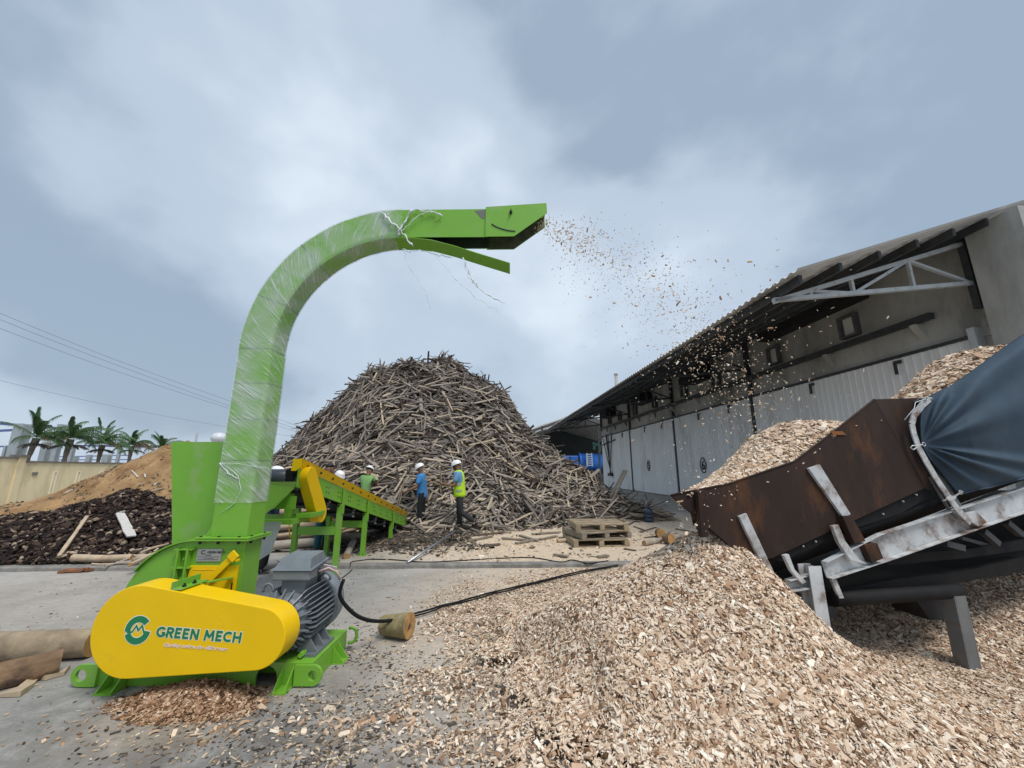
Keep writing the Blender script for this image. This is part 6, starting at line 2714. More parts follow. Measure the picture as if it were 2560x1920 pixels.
def log_(a, b, r0, r1, m_bark, m_end, name, label, cat, group=None, n=12, rough=.08, seed=1, kink=.0, holes=False):
    """Round log with a bark skin and sawn end faces."""
    a, b = Vector(a), Vector(b)
    t = thing(name, label, cat, a, group)
    rs = random.Random(seed)
    d = (b - a)
    L_ = d.length
    d.normalize()
    s = d.orthogonal().normalized()
    u = d.cross(s)
    k = max(4, int(L_ / .12))
    k = min(k, 24)
    lob = [rs.uniform(-rough, rough) for _ in range(n)]
    rows = []
    for i in range(k + 1):
        f = i / k
        off = (s * math.sin(f * 3.1 + seed) + u * math.cos(f * 4.3 + seed)) * kink * math.sin(math.pi * f)
        rows.append([a + d * (L_ * f) + off + (s * math.cos(2 * math.pi * j / n) + u * math.sin(2 * math.pi * j / n)) * ((r0 + (r1 - r0) * f) * (1 + lob[j] + rs.uniform(-rough, rough) * .4)) for j in range(n)])
    mb = MB()
    mb.grid([r_ + [r_[0]] for r_ in rows])
    mb.build('bark', m_bark, t)
    for r_, nm in ((rows[0], -1), (rows[-1], 1)):
        e = MB()
        e.add(r_, [tuple(range(n))])
        eo = e.build('cut_end', m_end, t)
    return t, rows


M_bark = mat('eucalyptus_bark', (0.30, 0.235, 0.155), 0.85, var=.35, vs=5, bump=.35, bs=18, dirt=(.15, .10, .07), damt=.4, ds=4)
M_bark2 = mat('rough_bark', (0.20, 0.125, 0.072), 0.9, var=.4, vs=6, bump=.9, bs=14, dirt=(.06, .04, .03), damt=.4, ds=5)
M_pale = mat('peeled_pole', (0.46, 0.36, 0.25), 0.8, var=.25, vs=4, dirt=(.26, .15, .09), damt=.35, ds=3, bump=.15, bs=20)
M_grypole = mat('grey_peeled_pole', (0.36, 0.31, 0.26), 0.85, var=.3, vs=4, bump=.2, bs=20)
M_end = mat('cut_end_grain', (0.42, 0.24, 0.09), 0.85, var=.35, vs=14, bump=.2, bs=50, dirt=(.19, .10, .045), damt=.35, ds=10)

# logs at the left edge
a, b = P(-420, 1640, z=.12), P(236, 1606, z=.115)
log_(V(a.x, a.y, .125), V(b.x, b.y, .115), .128, .110, M_bark, M_end, 'log', 'long smooth tan log lying behind the chipper at the left edge', 'log', seed=3, rough=.03, n=16)
a, b = P(-260, 1752, z=.08), P(152, 1656, z=.08)
log_(V(a.x, a.y, .085), V(b.x, b.y, .085), .10, .088, M_bark2, M_bark2, 'split_log', 'rough brown split log lying in front of the smooth long log', 'log', seed=5, rough=.20, n=9)
for pts, lb in ((((-20, 1744), (40, 1728), (70, 1708), (95, 1700), (85, 1716), (50, 1742)), 'curled strip of brown bark in front of the rough split log'),
                (((100, 1700), (140, 1692), (168, 1680), (176, 1668), (160, 1688), (110, 1702)), 'thin curled bark sliver by the green lifting lug')):
    mb = MB()
    p = [P(u, v, z=.004) for u, v in pts]
    top = [q + V(0, 0, .015 + .012 * (i % 3)) for i, q in enumerate(p)]
    n = len(p)
    mb.add(p + top, [tuple(range(n, 2 * n))] + [(i, (i + 1) % n, n + (i + 1) % n, n + i) for i in range(n)])
    tag(mb.build('bark_strip', M_pale, origin=p[0]), lb, 'bark')
# log block holding the cable
a, b = P(958, 1562, z=.105), P(1026, 1569, z=.095)
a, b = V(a.x, a.y, .105), V(b.x - .0, b.y - .03, .125)
t, rows = log_(a, b, .088, .118, mat('mossy_bark', (.27, .22, .11), .9, var=.35, vs=7, bump=.4, bs=18, dirt=(.12, .10, .05), damt=.4, ds=6), M_end, 'log_block', 'short log block on the chips with the cable tucked behind it', 'log', seed=9, rough=.05, n=16)
cen = sum((Vector(p) for p in rows[-1]), Vector()) / len(rows[-1])
dd = (b - a).normalized()
for o_ in (V(.0, -.01, .005), V(.0, -.05, -.005)):
    mb = MB()
    mb.lathe(cen + o_ + dd * .002, dd, [(0, .013), (.003, .013)], 10)
    mb.build('dark_knot', M_ink, t)

# cables
mb = MB()
m0 = V(-1.50, 3.765, .66)
pts = [m0, P(850, 1490, y=3.78), P(880, 1530, y=3.86), P(915, 1549, y=3.95), P(955, 1553, y=4.12), P(1000, 1548, y=4.3)]
fine = []
for i in range(len(pts) - 1):
    p0, p1, p2, p3 = pts[max(i - 1, 0)], pts[i], pts[i + 1], pts[min(i + 2, len(pts) - 1)]
    for k in range(6):
        t_ = k / 6
        fine.append(.5 * ((2 * p1) + (p2 - p0) * t_ + (2 * p0 - 5 * p1 + 4 * p2 - p3) * t_ ** 2 + (3 * p1 - p0 - 3 * p2 + p3) * t_ ** 3))
for p in fine:
    p.z = max(p.z, .018)
mb.tube(fine, .0165, 8)
tag(mb.build('power_cable', M_black, origin=m0), 'thick black cable running from the grey motor to the log block', 'cable')


def ground_cable(pix, rad, label, z=0.0, group=None, m=None, hfn=None):
    pts = [P(u, v, z=z + rad) for u, v in pix]
    fine = []
    for i in range(len(pts) - 1):
        p0, p1, p2, p3 = pts[max(i - 1, 0)], pts[i], pts[i + 1], pts[min(i + 2, len(pts) - 1)]
        for k in range(5):
            t_ = k / 5
            fine.append(.5 * ((2 * p1) + (p2 - p0) * t_ + (2 * p0 - 5 * p1 + 4 * p2 - p3) * t_ ** 2 + (3 * p1 - p0 - 3 * p2 + p3) * t_ ** 3))
    fine.append(pts[-1])
    if hfn is not None:
        for p in fine:
            p.z = float(hfn(np.array([p.x]), np.array([p.y]))[0]) + rad + .018
    mb = MB()
    mb.tube(fine, rad, 6)
    return tag(mb.build('cable', m or M_black, origin=pts[0]), label, 'cable', group)


ground_cable([(1030, 1540), (1100, 1521), (1180, 1500), (1260, 1478), (1360, 1455), (1450, 1432), (1545, 1416)], .0115, 'upper of the two black cables stretching over the chips to the kerb', hfn=chip_h)
ground_cable([(1034, 1545), (1105, 1526), (1185, 1505), (1265, 1482), (1362, 1458), (1452, 1436), (1530, 1420)], .010, 'lower of the two black cables stretching over the chips to the kerb', hfn=chip_h)
ground_cable([(925, 1398), (980, 1399), (1060, 1405), (1140, 1402), (1240, 1396), (1330, 1394), (1400, 1405), (1430, 1400), (1470, 1408), (1520, 1402)], .010, 'thin black cable snaking along the higher yard past the steel pipe', BZ)
ground_cable([(855, 1445), (872, 1432), (880, 1424)], .008, 'thin cord lying on the concrete beside the front conveyor leg', 0)
ground_cable([(876, 1413), (878, 1405), (895, 1402), (925, 1398)], .008, 'thin cord curling up beside the kerb behind the motor', BZ)

# stool and pipe
sp = P(1137, 1357, z=BZ)
stl = thing('stool', 'small black metal stool at the feet of the worker in the vest', 'stool', (sp.x, sp.y + .12, BZ))
tz = P(1137, 1329, y=sp.y + .12).z
mb = MB()
mb.box((sp.x - .14, sp.y, tz - .02), (sp.x + .15, sp.y + .26, tz))
mb.build('seat', M_blackpaint, stl, bevel=.004)
for dx, dy in ((-.12, .02), (.13, .02), (-.12, .24), (.13, .24)):
    mb = MB()
    mb.tube([(sp.x + dx * .85, sp.y + dy, tz - .02), (sp.x + dx * 1.05, sp.y + dy * 1.0, BZ)], .010, 6)
    mb.build('leg', M_blackpaint, stl)
M_pipe = mat('galvanised_pipe', (.34, .37, .40), .35, .8, var=.1)
pa_ = P(1018, 1407, z=BZ + .02)
mb = MB()
mb.tube([pa_, V(sp.x - .01, sp.y + .02, tz + .022)], .020, 10)
tag(mb.build('steel_pipe', M_pipe, origin=pa_), 'long galvanised pipe leaning from the ground on to the black stool', 'pipe')

# boards sticking up from the slab pile and bundle of board ends
q = P(1522, 1290, z=BZ)
for i in range(9):
    for j in range(2):
        x0 = q.x - .55 + .30 * j + random.uniform(-.08, .08)
        z_ = BZ + .03 + .055 * i
        stick((x0, q.y + .1 + .02 * i, z_), (x0 + .75 + random.uniform(-.1, .1), q.y + .5 + random.uniform(-.1, .15), z_), .28, .045, M_oldwood2 if (i + j) % 3 else M_oldwood,
              'board', 'sawn board stacked in the low bundle at the right foot of the slab pile', 'board', 'boards in the low bundle')
y0 = P(1520, 1290, z=BZ).y + .05
stick(P(1517, 1283, y=y0 - .25), P(1566, 1176, y=y0 + .10), .10, .035, M_oldwood, 'board', 'nearer of two boards leaning up out of the bundle', 'board', jitter=.03)
stick(P(1521, 1252, y=y0 + .35), P(1560, 1175, y=y0 + .6), .10, .035, M_oldwood, 'board', 'farther of two boards leaning up out of the bundle', 'board', jitter=.03)

# small slab heap beside the bottle
c0 = P(1655, 1306, z=BZ)
for i in range(40):
    lay = i // 8
    ang = random.uniform(-.5, .35) + (.9 if random.random() < .25 else 0)
    L_ = random.uniform(.6, 1.3)
    x0 = c0.x + random.uniform(-.6, .55) * (1 - lay * .15)
    y_ = c0.y + .75 + random.uniform(-.5, .6)
    z_ = BZ + .02 + lay * .055 + random.uniform(0, .02)
    d = V(math.cos(ang), math.sin(ang), random.uniform(-.42, .12)) * L_ / 2
    if lay == 0:
        d.z *= .1
    z_ = max(z_, BZ + .02 + abs(d.z))
    stick((x0 - d.x, y_ - d.y, z_ - d.z), (x0 + d.x, y_ + d.y, z_ + d.z), random.uniform(.06, .12), random.uniform(.025, .045), random.choice([M_oldwood, M_oldwood, M_oldwood2, M_dwood]),
          'wood_slab', 'slab in the small heap behind the dark blue water bottle', 'slab', 'slabs in the small heap')
for (a, b) in (((1560, 1318), (1592, 1300)), ((1600, 1330), (1640, 1318)), ((1585, 1316), (1612, 1326)), ((1690, 1322), (1735, 1330)), ((1640, 1330), (1700, 1345)), ((1612, 1344), (1642, 1340)), ((1560, 1372), (1590, 1376))):
    stick(P(*a, z=BZ + .015), P(*b, z=BZ + .015), .05, .02, M_dwood, 'stick', 'loose thin stick lying on the sawdust near the water bottle', 'stick', 'loose sticks near the bottle')
# short logs
p = P(1672, 1360, z=BZ)
log_((p.x - .05, p.y + .05, BZ + .11), (p.x + .03, p.y - .10, BZ + .11), .10, .11, M_bark2, M_end, 'log_round', 'nearer of two short sawn log rounds in front of the hopper', 'log', seed=12, rough=.06)
p = P(1655, 1346, z=BZ)
log_((p.x, p.y + .18, BZ + .10), (p.x, p.y + .02, BZ + .10), .10, .105, M_bark2, M_end, 'log_round', 'farther of two short sawn log rounds in front of the hopper', 'log', seed=13, rough=.06)
log_(P(1610, 1358, z=BZ + .055), P(1652, 1350, z=BZ + .055), .055, .05, M_grypole, M_end, 'pole_piece', 'short grey pole end left of the two log rounds', 'pole', seed=14)
log_(P(1682, 1347, z=BZ + .05), P(1726, 1332, z=BZ + .05), .045, .035, M_grypole, M_end, 'pole_piece', 'knotty grey pole right of the two log rounds', 'pole', seed=15, kink=.03)
log_(P(1396, 1345, z=BZ + .03), P(1570, 1353, z=BZ + .03), .03, .028, M_oldwood, M_end, 'pole_piece', 'long thin pole lying under the stacked pallets', 'pole', seed=16)
log_(P(1393, 1352, z=BZ + .04), P(1425, 1350, z=BZ + .04), .04, .04, M_pale, M_end, 'pole_piece', 'pale pole stub at the left corner of the stacked pallets', 'pole', seed=17)

# poles at the foot of the husk heap
def heap_hit(px, fn, lift):
    """Where the sight line through a photo position meets a heap, raised by lift."""
    r_ = ray(*px)
    t_ = 4.0
    for _ in range(900):
        p_ = Vector((0, 0, H)) + r_ * t_
        if p_.z < float(fn(np.array([p_.x]), np.array([p_.y]))[0]) + lift:
            break
        t_ += .015
    return p_


pl = [((150, 1383), (425, 1386), .030, M_pale), ((182, 1395), (330, 1394), .062, M_pale), ((320, 1392), (420, 1388), .05, M_pale), ((330, 1400), (470, 1376), .035, M_grypole),
      ((290, 1408), (440, 1398), .025, M_grypole), ((262, 1416), (380, 1380), .015, M_grypole), ((325, 1412), (430, 1370), .032, M_pale), ((350, 1383), (440, 1352), .024, M_pale),
      ((338, 1376), (435, 1360), .020, M_grypole), ((230, 1410), (345, 1408), .018, M_pale), ((60, 1400), (190, 1404), .022, M_dwood), ((370, 1416), (480, 1366), .03, M_grypole)]
names = ['longest thin pole', 'thickest pale pole', 'second thick pale pole', 'grey pole crossing the thick ones', 'low grey pole', 'thin twig crossing the others', 'steep pale pole', 'upper right pale pole', 'upper thin grey pole', 'thin low pale pole', 'dark pole on the left', 'steep grey pole nearest the chipper']
for k, (a, b, r_, m) in enumerate(pl):
    za = BZ + r_ + (.05 if k in (3, 6, 7, 8) else 0)
    log_(heap_hit(a, husk_h, r_ * (1.5 if k not in (3, 6, 7, 8) else 3)), heap_hit(b, husk_h, r_ * (1.3 if k not in (3, 6, 7, 11) else 3)), r_, r_ * .85, m, M_end, 'pole', names[k] + ' at the foot of the husk heap', 'pole', 'poles at the foot of the husk heap', seed=20 + k, n=8, kink=.02)
# pieces lying on the husk heap and sawdust
def on_heap(pix, fn, th, w, m, name, label, cat, lift=.05):
    """A flat board lying on a heap: end points found where the view ray meets the surface."""
    ends = []
    for (u, v) in pix:
        r_ = ray(u, v)
        t_ = 4.0
        for _ in range(900):
            p_ = Vector((0, 0, H)) + r_ * t_
            if p_.z < float(fn(np.array([p_.x]), np.array([p_.y]))[0]) + lift:
                break
            t_ += .015
        ends.append(p_)
    return stick(ends[0], ends[1], w, th, m, name, label, cat)


M_whitewood = mat('bleached_wood', (.52, .50, .47), .85, var=.12, vs=8, stretch=(1, 1, 5))
on_heap([(300, 1283), (329, 1341)], husk_h, .02, .14, M_whitewood, 'board', 'bleached white board lying on the dark husk heap', 'board', .20)
on_heap([(147, 1392), (218, 1292)], husk_h, .045, .05, M_pale, 'branch', 'crooked pale branch standing on the dark husk heap', 'branch', .10)
on_heap([(278, 1288), (312, 1277)], husk_h, .02, .04, M_whitewood, 'splinter', 'thin white splinter above the bleached board', 'splinter')
saw_z = lambda a, b: saw_h(a, b) + BZ
for k, (a, b) in enumerate((((162, 1232), (181, 1223)), ((330, 1176), (345, 1193)), ((346, 1212), (360, 1209)), ((365, 1229), (405, 1221)), ((362, 1185), (363, 1193)), ((386, 1213), (390, 1208)))):
    on_heap([a, b], saw_z, .015, .035, M_whitewood, 'wood_splinter', ('lowest white splinter on the left of the sawdust slope', 'bent white splinter high on the sawdust slope', 'short white splinter on the pale sawdust patch', 'long grey splinter just above the husk heap', 'tiny upright splinter high on the sawdust', 'tiny splinter by the edge of the green plate')[k], 'splinter')
# reddish kerb offcuts
for k, (a, b, lb) in enumerate((((0, 1424), (22, 1418), 'orange-brown offcut at the left end of the kerb'), ((150, 1428), (215, 1424), 'reddish bark slab lying along the kerb'), ((212, 1426), (240, 1420), 'brown wedge of wood lying on the kerb'))):
    stick(P(*a, z=.03), P(*b, z=.035), .09, .045, mat('reddish_bark_%d' % k, (.23, .10, .05), .9, var=.35, vs=9, bump=.4, bs=20), 'offcut', lb, 'offcut', jitter=.3)
# poles stacked beyond the conveyor
k = 0
lbl = ['poles stacked behind the conveyor legs']
for row in range(5):
    for i in range(4):
        x0 = -5.3 + random.uniform(-.3, .3)
        y_ = 7.9 + i * .26 + row * .08
        r_ = random.uniform(.05, .085)
        z_ = BZ + .09 + row * .15
        log_((x0, y_, z_), (x0 + random.uniform(1.5, 1.9), y_ + random.uniform(.1, .5), z_ + .08), r_, r_ * .9, M_pale if (i + row) % 3 else M_grypole, M_end, 'pole',
             'peeled pole in the low stack behind the conveyor legs', 'pole', 'poles stacked behind the conveyor', seed=60 + k, n=9, kink=.03)
        k += 1
for k, (a, b, r_) in enumerate((((850, 1322), (893, 1308), .07), ((848, 1330), (905, 1318), .045), ((868, 1300), (912, 1322), .035), ((846, 1312), (890, 1330), .03))):
    log_(P(*a, y=10.0), P(*b, y=10.3), r_, r_ * .9, M_pale, M_end, 'pole', ('thickest', 'second', 'crossing', 'thin')[k] + ' peeled pole seen under the green conveyor belt', 'pole', 'poles under the conveyor', seed=90 + k, n=9)
log_(P(866, 1390, z=BZ + .05), P(884, 1352, z=BZ + .10), .055, .06, M_grypole, M_end, 'pole', 'grey log end lying between the two nearest conveyor legs', 'pole', seed=97)
# loose slabs lying in front of the pile
fs_ = [((1030, 1335), (1062, 1325)), ((1170, 1352), (1230, 1340)), ((1185, 1338), (1260, 1330)), ((1255, 1345), (1320, 1350)), ((1300, 1338), (1345, 1352)), ((1330, 1335), (1400, 1330)), ((1085, 1332), (1140, 1322)), ((1290, 1358), (1345, 1348)), ((1350, 1348), (1392, 1340)), ((1010, 1352), (1035, 1348)), ((1210, 1364), (1250, 1360)), ((1385, 1386), (1420, 1391)), ((1495, 1392), (1520, 1388))]
for a, b in fs_:
    stick(P(*a, z=BZ + .025), P(*b, z=BZ + .03), .08, .03, random.choice([M_oldwood, M_dwood, M_oldwood]), 'wood_slab', 'loose grey slab lying flat in front of the big slab pile', 'slab', 'loose slabs in front of the pile')
# ------------------------------------------------------------------ people
M_skin = mat('skin', (0.23, 0.115, 0.07), 0.55, var=.06, vs=6)
M_hair = mat('black_hair', (0.012, 0.010, 0.009), 0.6)
M_helmet = mat('white_helmet', (0.78, 0.78, 0.78), 0.35, var=.02)
M_shoe = mat('dark_shoe', (0.02, 0.018, 0.017), 0.6)
M_eye = mat('eye', (.01, .01, .01), .3)


def skin_mesh(name, nodes, edges, m, parent, root=0, sub=2, flat_=None):
    """Grow one smooth surface round a skeleton: nodes are (point, radius x, radius y)."""
    o0 = base_of(parent)
    me = bpy.data.meshes.new(name)
    me.from_pydata([Vector(n[0]) - o0 for n in nodes], edges, [])
    o = bpy.data.objects.new(name, me)
    COL.objects.link(o)
    md = o.modifiers.new('skin', 'SKIN')
    md.use_smooth_shade = True
    ly = me.skin_vertices[0].data
    for i, n in enumerate(nodes):
        ly[i].radius = (n[1], n[2] if len(n) > 2 else n[1])
        ly[i].use_root = (i == root)
    sd_ = o.modifiers.new('sub', 'SUBSURF')
    sd_.levels = sub
    sd_.render_levels = sub
    dg = bpy.context.evaluated_depsgraph_get()
    out = bpy.data.meshes.new_from_object(o.evaluated_get(dg))
    bpy.data.objects.remove(o)
    out.materials.clear()
    out.materials.append(m)
    out.polygons.foreach_set('use_smooth', [True] * len(out.polygons))
    return link_mesh(name, out, parent)


def person(loc, face, label, shirt, pants, helmet=True, hh=1.70, arms=None, legs=None, lean=0.0, head_pitch=.25, vest=False, sleeve=.16, mask=False, hair=True, head_yaw=0.0, group=None):
    """face: heading angle of the body (radians, 0 = +X). arms/legs: joint offsets in the body frame (forward, left, up) from the shoulder/hip."""
    loc = Vector(loc)
    t = thing('person', label, 'person', loc, group)
    f, l = V(math.cos(face), math.sin(face), 0), V(-math.sin(face), math.cos(face), 0)
    k = hh / 1.70

    def B(p, base=None):
        q_ = f * p[0] + l * p[1] + V(0, 0, p[2])
        return (base if base is not None else loc) + q_ * k
    hip = B((0, 0, .90))
    sl, cl = math.sin(lean), math.cos(lean)

    def T(u, fw=0, lf=0):      # point on the leaning spine, u metres above the hip
        return B((sl * u + cl * fw, lf, cl * u - sl * fw), hip)
    arms = arms or (((.05, .04, -.28), (.12, .02, -.52)), ((.05, -.04, -.28), (.12, -.02, -.52)))
    legs = legs or (((.01, .0, -.44), (-.02, 0, -.83)), ((.01, 0, -.44), (-.02, 0, -.83)))
    neck0, neck1, headc = T(.50), T(.58, .01), T(.70, .035)
    # ---- body: torso, arms with hands, head: one surface
    N_, E_ = [], []

    def nd(p, r, r2=None):
        N_.append((p, r * k, (r2 or r) * k))
        return len(N_) - 1

    def ed(a, b):
        E_.append((a, b))
    i0 = nd(hip, .115, .15)
    i1 = nd(T(.22), .095, .135)
    i2 = nd(T(.40), .105, .155)
    i3 = nd(T(.49), .075, .10)
    i4 = nd(T(.54, .01), .052)
    i5 = nd(T(.59, .02), .068, .066)
    i6 = nd(T(.665, .03), .092, .080)
    i7 = nd(T(.75, .02), .074, .068)
    for a, b in ((i0, i1), (i1, i2), (i2, i3), (i3, i4), (i4, i5), (i5, i6), (i6, i7)):
        ed(a, b)
    sho, elb, wri = [], [], []
    for s, (e, w) in zip((1, -1), arms):
        p = T(.455, 0, s * .185)
        pe, pw = B(e, p), B(w, p)
        a = nd(p, .058)
        m1 = nd(p.lerp(pe, .5), .047)
        b = nd(pe, .040)
        m2 = nd(pe.lerp(pw, .5), .036)
        c = nd(pw, .026)
        ed(i2, a); ed(a, m1); ed(m1, b); ed(b, m2); ed(m2, c)
        d = (pw - pe).normalized()
        palm = pw + d * .055 * k
        pm = nd(palm, .030, .022)
        ed(c, pm)
        side = d.cross(V(0, 0, 1))
        if side.length < .2:
            side = l.copy()
        side.normalize()
        dn = d.cross(side).normalized()
        if dn.z > 0:
            dn = -dn
        for q_, ln in zip((-.030, -.010, .010, .030), (.062, .076, .072, .056)):
            r0 = palm + side * q_ * k + d * .018 * k
            r1 = r0 + (d * .75 + dn * .5) * ln * .55 * k
            r2 = r1 + (d * .15 + dn * .95) * ln * .5 * k
            x0, x1, x2 = nd(r0, .010), nd(r1, .009), nd(r2, .008)
            ed(pm, x0); ed(x0, x1); ed(x1, x2)
        th0 = pw + d * .03 * k - side * .030 * k
        x0, x1 = nd(th0, .011), nd(th0 + (d * .6 - side * .5 + dn * .5) * .05 * k, .010)
        ed(pm, x0); ed(x0, x1)
        sho.append(p); elb.append(pe); wri.append(pw)
    hips, knees, anks = [], [], []
    for s, (kn, an) in zip((1, -1), legs):
        p = B((0, s * .092, -.02), hip)
        pk, pa = B(kn, p), B(an, p)
        a, m1, b, m2, c = nd(p, .085), nd(p.lerp(pk, .5), .072), nd(pk, .054), nd(pk.lerp(pa, .45), .050), nd(pa, .034)
        ed(i0, a); ed(a, m1); ed(m1, b); ed(b, m2); ed(m2, c)
        hips.append(p); knees.append(pk); anks.append(pa)
    body = skin_mesh('body', N_, E_, M_skin, t)
    # ---- face
    hf = (f * math.cos(head_yaw) + l * math.sin(head_yaw))
    hf = (hf * math.cos(head_pitch) + V(0, 0, -math.sin(head_pitch))).normalized()
    hs = hf.cross(V(0, 0, 1)).normalized()
    hu = hs.cross(hf).normalized()
    hc = T(.690, .035)
    fc = MB()
    fc.prism([hc + hf * .088 * k + hu * .012 * k, hc + hf * .088 * k - hs * .014 * k - hu * .035 * k, hc + hf * .112 * k - hu * .030 * k, hc + hf * .088 * k + hs * .014 * k - hu * .035 * k], hu * .001)
    for s in (-1, 1):
        fc.lathe(hc + hs * s * .074 * k - hu * .01 * k, hs * s, [(0, .022 * k), (.010, .024 * k), (.014, .015 * k)], 8)
    fc.add([hc + hf * .088 * k + hu * .015 * k, hc + hf * .083 * k - hs * .017 * k - hu * .035 * k, hc + hf * .112 * k - hu * .032 * k, hc + hf * .083 * k + hs * .017 * k - hu * .035 * k], [(0, 1, 2), (0, 2, 3), (1, 3, 2)], True)
    fc.build('nose_and_ears', M_skin, t)
    ey = MB()
    for s in (-1, 1):
        ey.lathe(hc + hf * .076 * k + hs * s * .030 * k + hu * .008 * k, hf, [(0, .012), (.008, .010), (.010, .003)], 8)
        ey.bar(hc + hf * .083 * k + hs * s * .018 * k + hu * .030 * k, hc + hf * .078 * k + hs * s * .045 * k + hu * .028 * k, .006, .006)
    ey.build('eyes', M_eye, t)
    mo_ = MB()
    mo_.bar(hc + hf * .082 * k - hs * .022 * k - hu * .062 * k, hc + hf * .082 * k + hs * .022 * k - hu * .062 * k, .012, .010)
    mo_.build('mouth', mat('lips', (.17, .06, .045), .5) if 'lips' not in bpy.data.materials else bpy.data.materials['lips'], t)
    if mask:
        mk = MB()
        mk.lathe(hc + hf * .035 * k - hu * .055 * k, hf, [(0, .075), (.04, .068), (.070, .030), (.075, .008)], 14)
        mk.build('face_mask', M_shoe, t)
    if hair:
        h_ = MB()
        rows = []
        for i in range(6):
            th = i / 5 * (1.75 if not helmet else 1.9)
            rows.append([hc - hf * .012 * k + hu * (.030 + .092 * math.cos(th)) * k + (hf * math.cos(a) * .086 + hs * math.sin(a) * .080) * math.sin(th) * k * (1.0 if math.cos(a) < .5 or i < 4 else .88) for a in np.linspace(0, 2 * math.pi, 15)])
            if i == 5:
                rows[-1] = [p + hu * (.05 if math.cos(a) > .2 else 0) * k for p, a in zip(rows[-1], np.linspace(0, 2 * math.pi, 15))]
        h_.grid(rows)
        h_.build('hair', M_hair, t)
    if helmet:
        h_ = MB()
        rows = []
        hb = hc + hu * .035 * k - hf * .005 * k
        for i in range(8):
            th = i / 7 * math.pi / 2
            rows.append([hb + hu * (.100 * math.cos(th)) * k + (hf * math.cos(a) * .130 + hs * math.sin(a) * .112) * math.sin(th) ** .8 * k for a in np.linspace(0, 2 * math.pi, 21)])
        br = [hb - hu * .012 * k + (hf * (math.cos(a) * .137 + max(0, math.cos(a)) ** 3 * .050) + hs * math.sin(a) * .120) * k - hu * max(0, math.cos(a)) ** 3 * .012 for a in np.linspace(0, 2 * math.pi, 21)]
        rows.append(br)
        h_.grid(rows)
        ho = h_.build('helmet', M_helmet, t, solid=.004)
        r_ = MB()
        r_.tube([hb + hu * (.104 * math.cos(th)) * k + hf * (.133 * math.sin(th)) * k for th in np.linspace(-1.3, 1.3, 11)], .006, 5)
        r_.build('helmet_ridge', M_helmet, ho)
        s_ = MB()
        s_.tube([hb + hs * .095 * k - hu * .01, hc + hs * .07 * k - hu * .07 * k, hc + hf * .03 * k - hu * .115 * k, hc - hs * .07 * k - hu * .07 * k, hb - hs * .095 * k - hu * .01], .004, 5)
        s_.build('chin_strap', M_shoe, ho)
    # ---- clothes
    N_, E_ = [], []
    jm = nd(hip - V(0, 0, .13 * k), .158, .185)
    j0 = nd(hip - V(0, 0, .03 * k), .152, .180)
    j1 = nd(T(.20), .132, .172)
    ed(jm, j0)
    j2 = nd(T(.385), .142, .186)
    j3 = nd(T(.54), .085, .13)
    ed(j0, j1); ed(j1, j2); ed(j2, j3)
    for p, pe in zip(sho, elb):
        d = (pe - p).normalized()
        a, b, c = nd(p + V(0, 0, .006), .084), nd(p + d * sleeve * .55 * k, .074), nd(p + d * sleeve * k, .068)
        ed(j2, a); ed(a, b); ed(b, c)
    skin_mesh('shirt', N_, E_, shirt, t, sub=2)
    cl_ = MB()
    cl_.tube([T(.525, math.cos(a) * .062, math.sin(a) * .070) + V(0, 0, -.02 * math.cos(a)) for a in np.linspace(0, 2 * math.pi, 15)], .014, 6, cap=False)
    cl_.build('collar', shirt, t)
    if vest:
        N_, E_ = [], []
        a0 = nd(hip - V(0, 0, .13 * k), .172, .200)
        a = nd(hip - V(0, 0, .02 * k), .168, .196)
        b = nd(T(.20), .156, .194)
        c = nd(T(.36), .168, .204)
        d_ = nd(T(.47), .152, .176)
        e_ = nd(T(.585), .095, .125)
        ed(a0, a); ed(a, b); ed(b, c); ed(c, d_); ed(d_, e_)
        vo = skin_mesh('safety_vest', N_, E_, vest[0], t, sub=2)
        for u0 in (.06, .21):
            bd = MB()
            ring = [[T(u0 + dz, math.cos(a) * (.152 + .012 * (dz == 0)) * .93, math.sin(a) * .186) for a in np.linspace(0, 2 * math.pi, 25)] for dz in (-.025, .025)]
            bd.grid(ring)
            bd.build('reflective_band', vest[1], vo)
        for s in (-1, 1):
            bd = MB()
            ln = [(T(.06 + i * .05, .145 * math.cos(.55), s * .105), T(.06 + i * .05, .150 * math.cos(.55), s * .060)) for i in range(9)]
            bd.grid([[a_, b_] for a_, b_ in ln])
            bd.build('reflective_band', vest[1], vo)
    N_, E_ = [], []
    jt = nd(hip + V(0, 0, .17 * k), .110, .145)
    j0 = nd(hip + V(0, 0, .08 * k), .120, .155)
    j1 = nd(hip - V(0, 0, .02 * k), .130, .165)
    ed(jt, j0); ed(j0, j1)
    for p, pk, pa in zip(hips, knees, anks):
        a, m1, b, m2, c = nd(p - V(0, 0, .05), .100), nd(p.lerp(pk, .5), .088), nd(pk, .074), nd(pk.lerp(pa, .5), .070), nd(pk.lerp(pa, .96), .062)
        ed(j1, a); ed(a, m1); ed(m1, b); ed(b, m2); ed(m2, c)
    skin_mesh('trousers', N_, E_, pants, t, sub=2)
    for pk, pa in zip(knees, anks):
        shin = (pa - pk).normalized()
        toe = f if abs(shin.z) > .75 else (f * .2 + V(0, 0, -1) * .9).normalized()
        N_, E_ = [], []
        a = nd(pa - toe * .035 * k + shin * .045 * k, .040, .036)
        b = nd(pa + toe * .06 * k + shin * .050 * k, .040, .034)
        c = nd(pa + toe * .155 * k + shin * .058 * k, .034, .024)
        e_ = nd(pa + shin * .0, .042)
        ed(e_, a); ed(a, b); ed(b, c)
        skin_mesh('shoe', N_, E_, M_shoe, t, sub=1, root=0)
    return t, wri


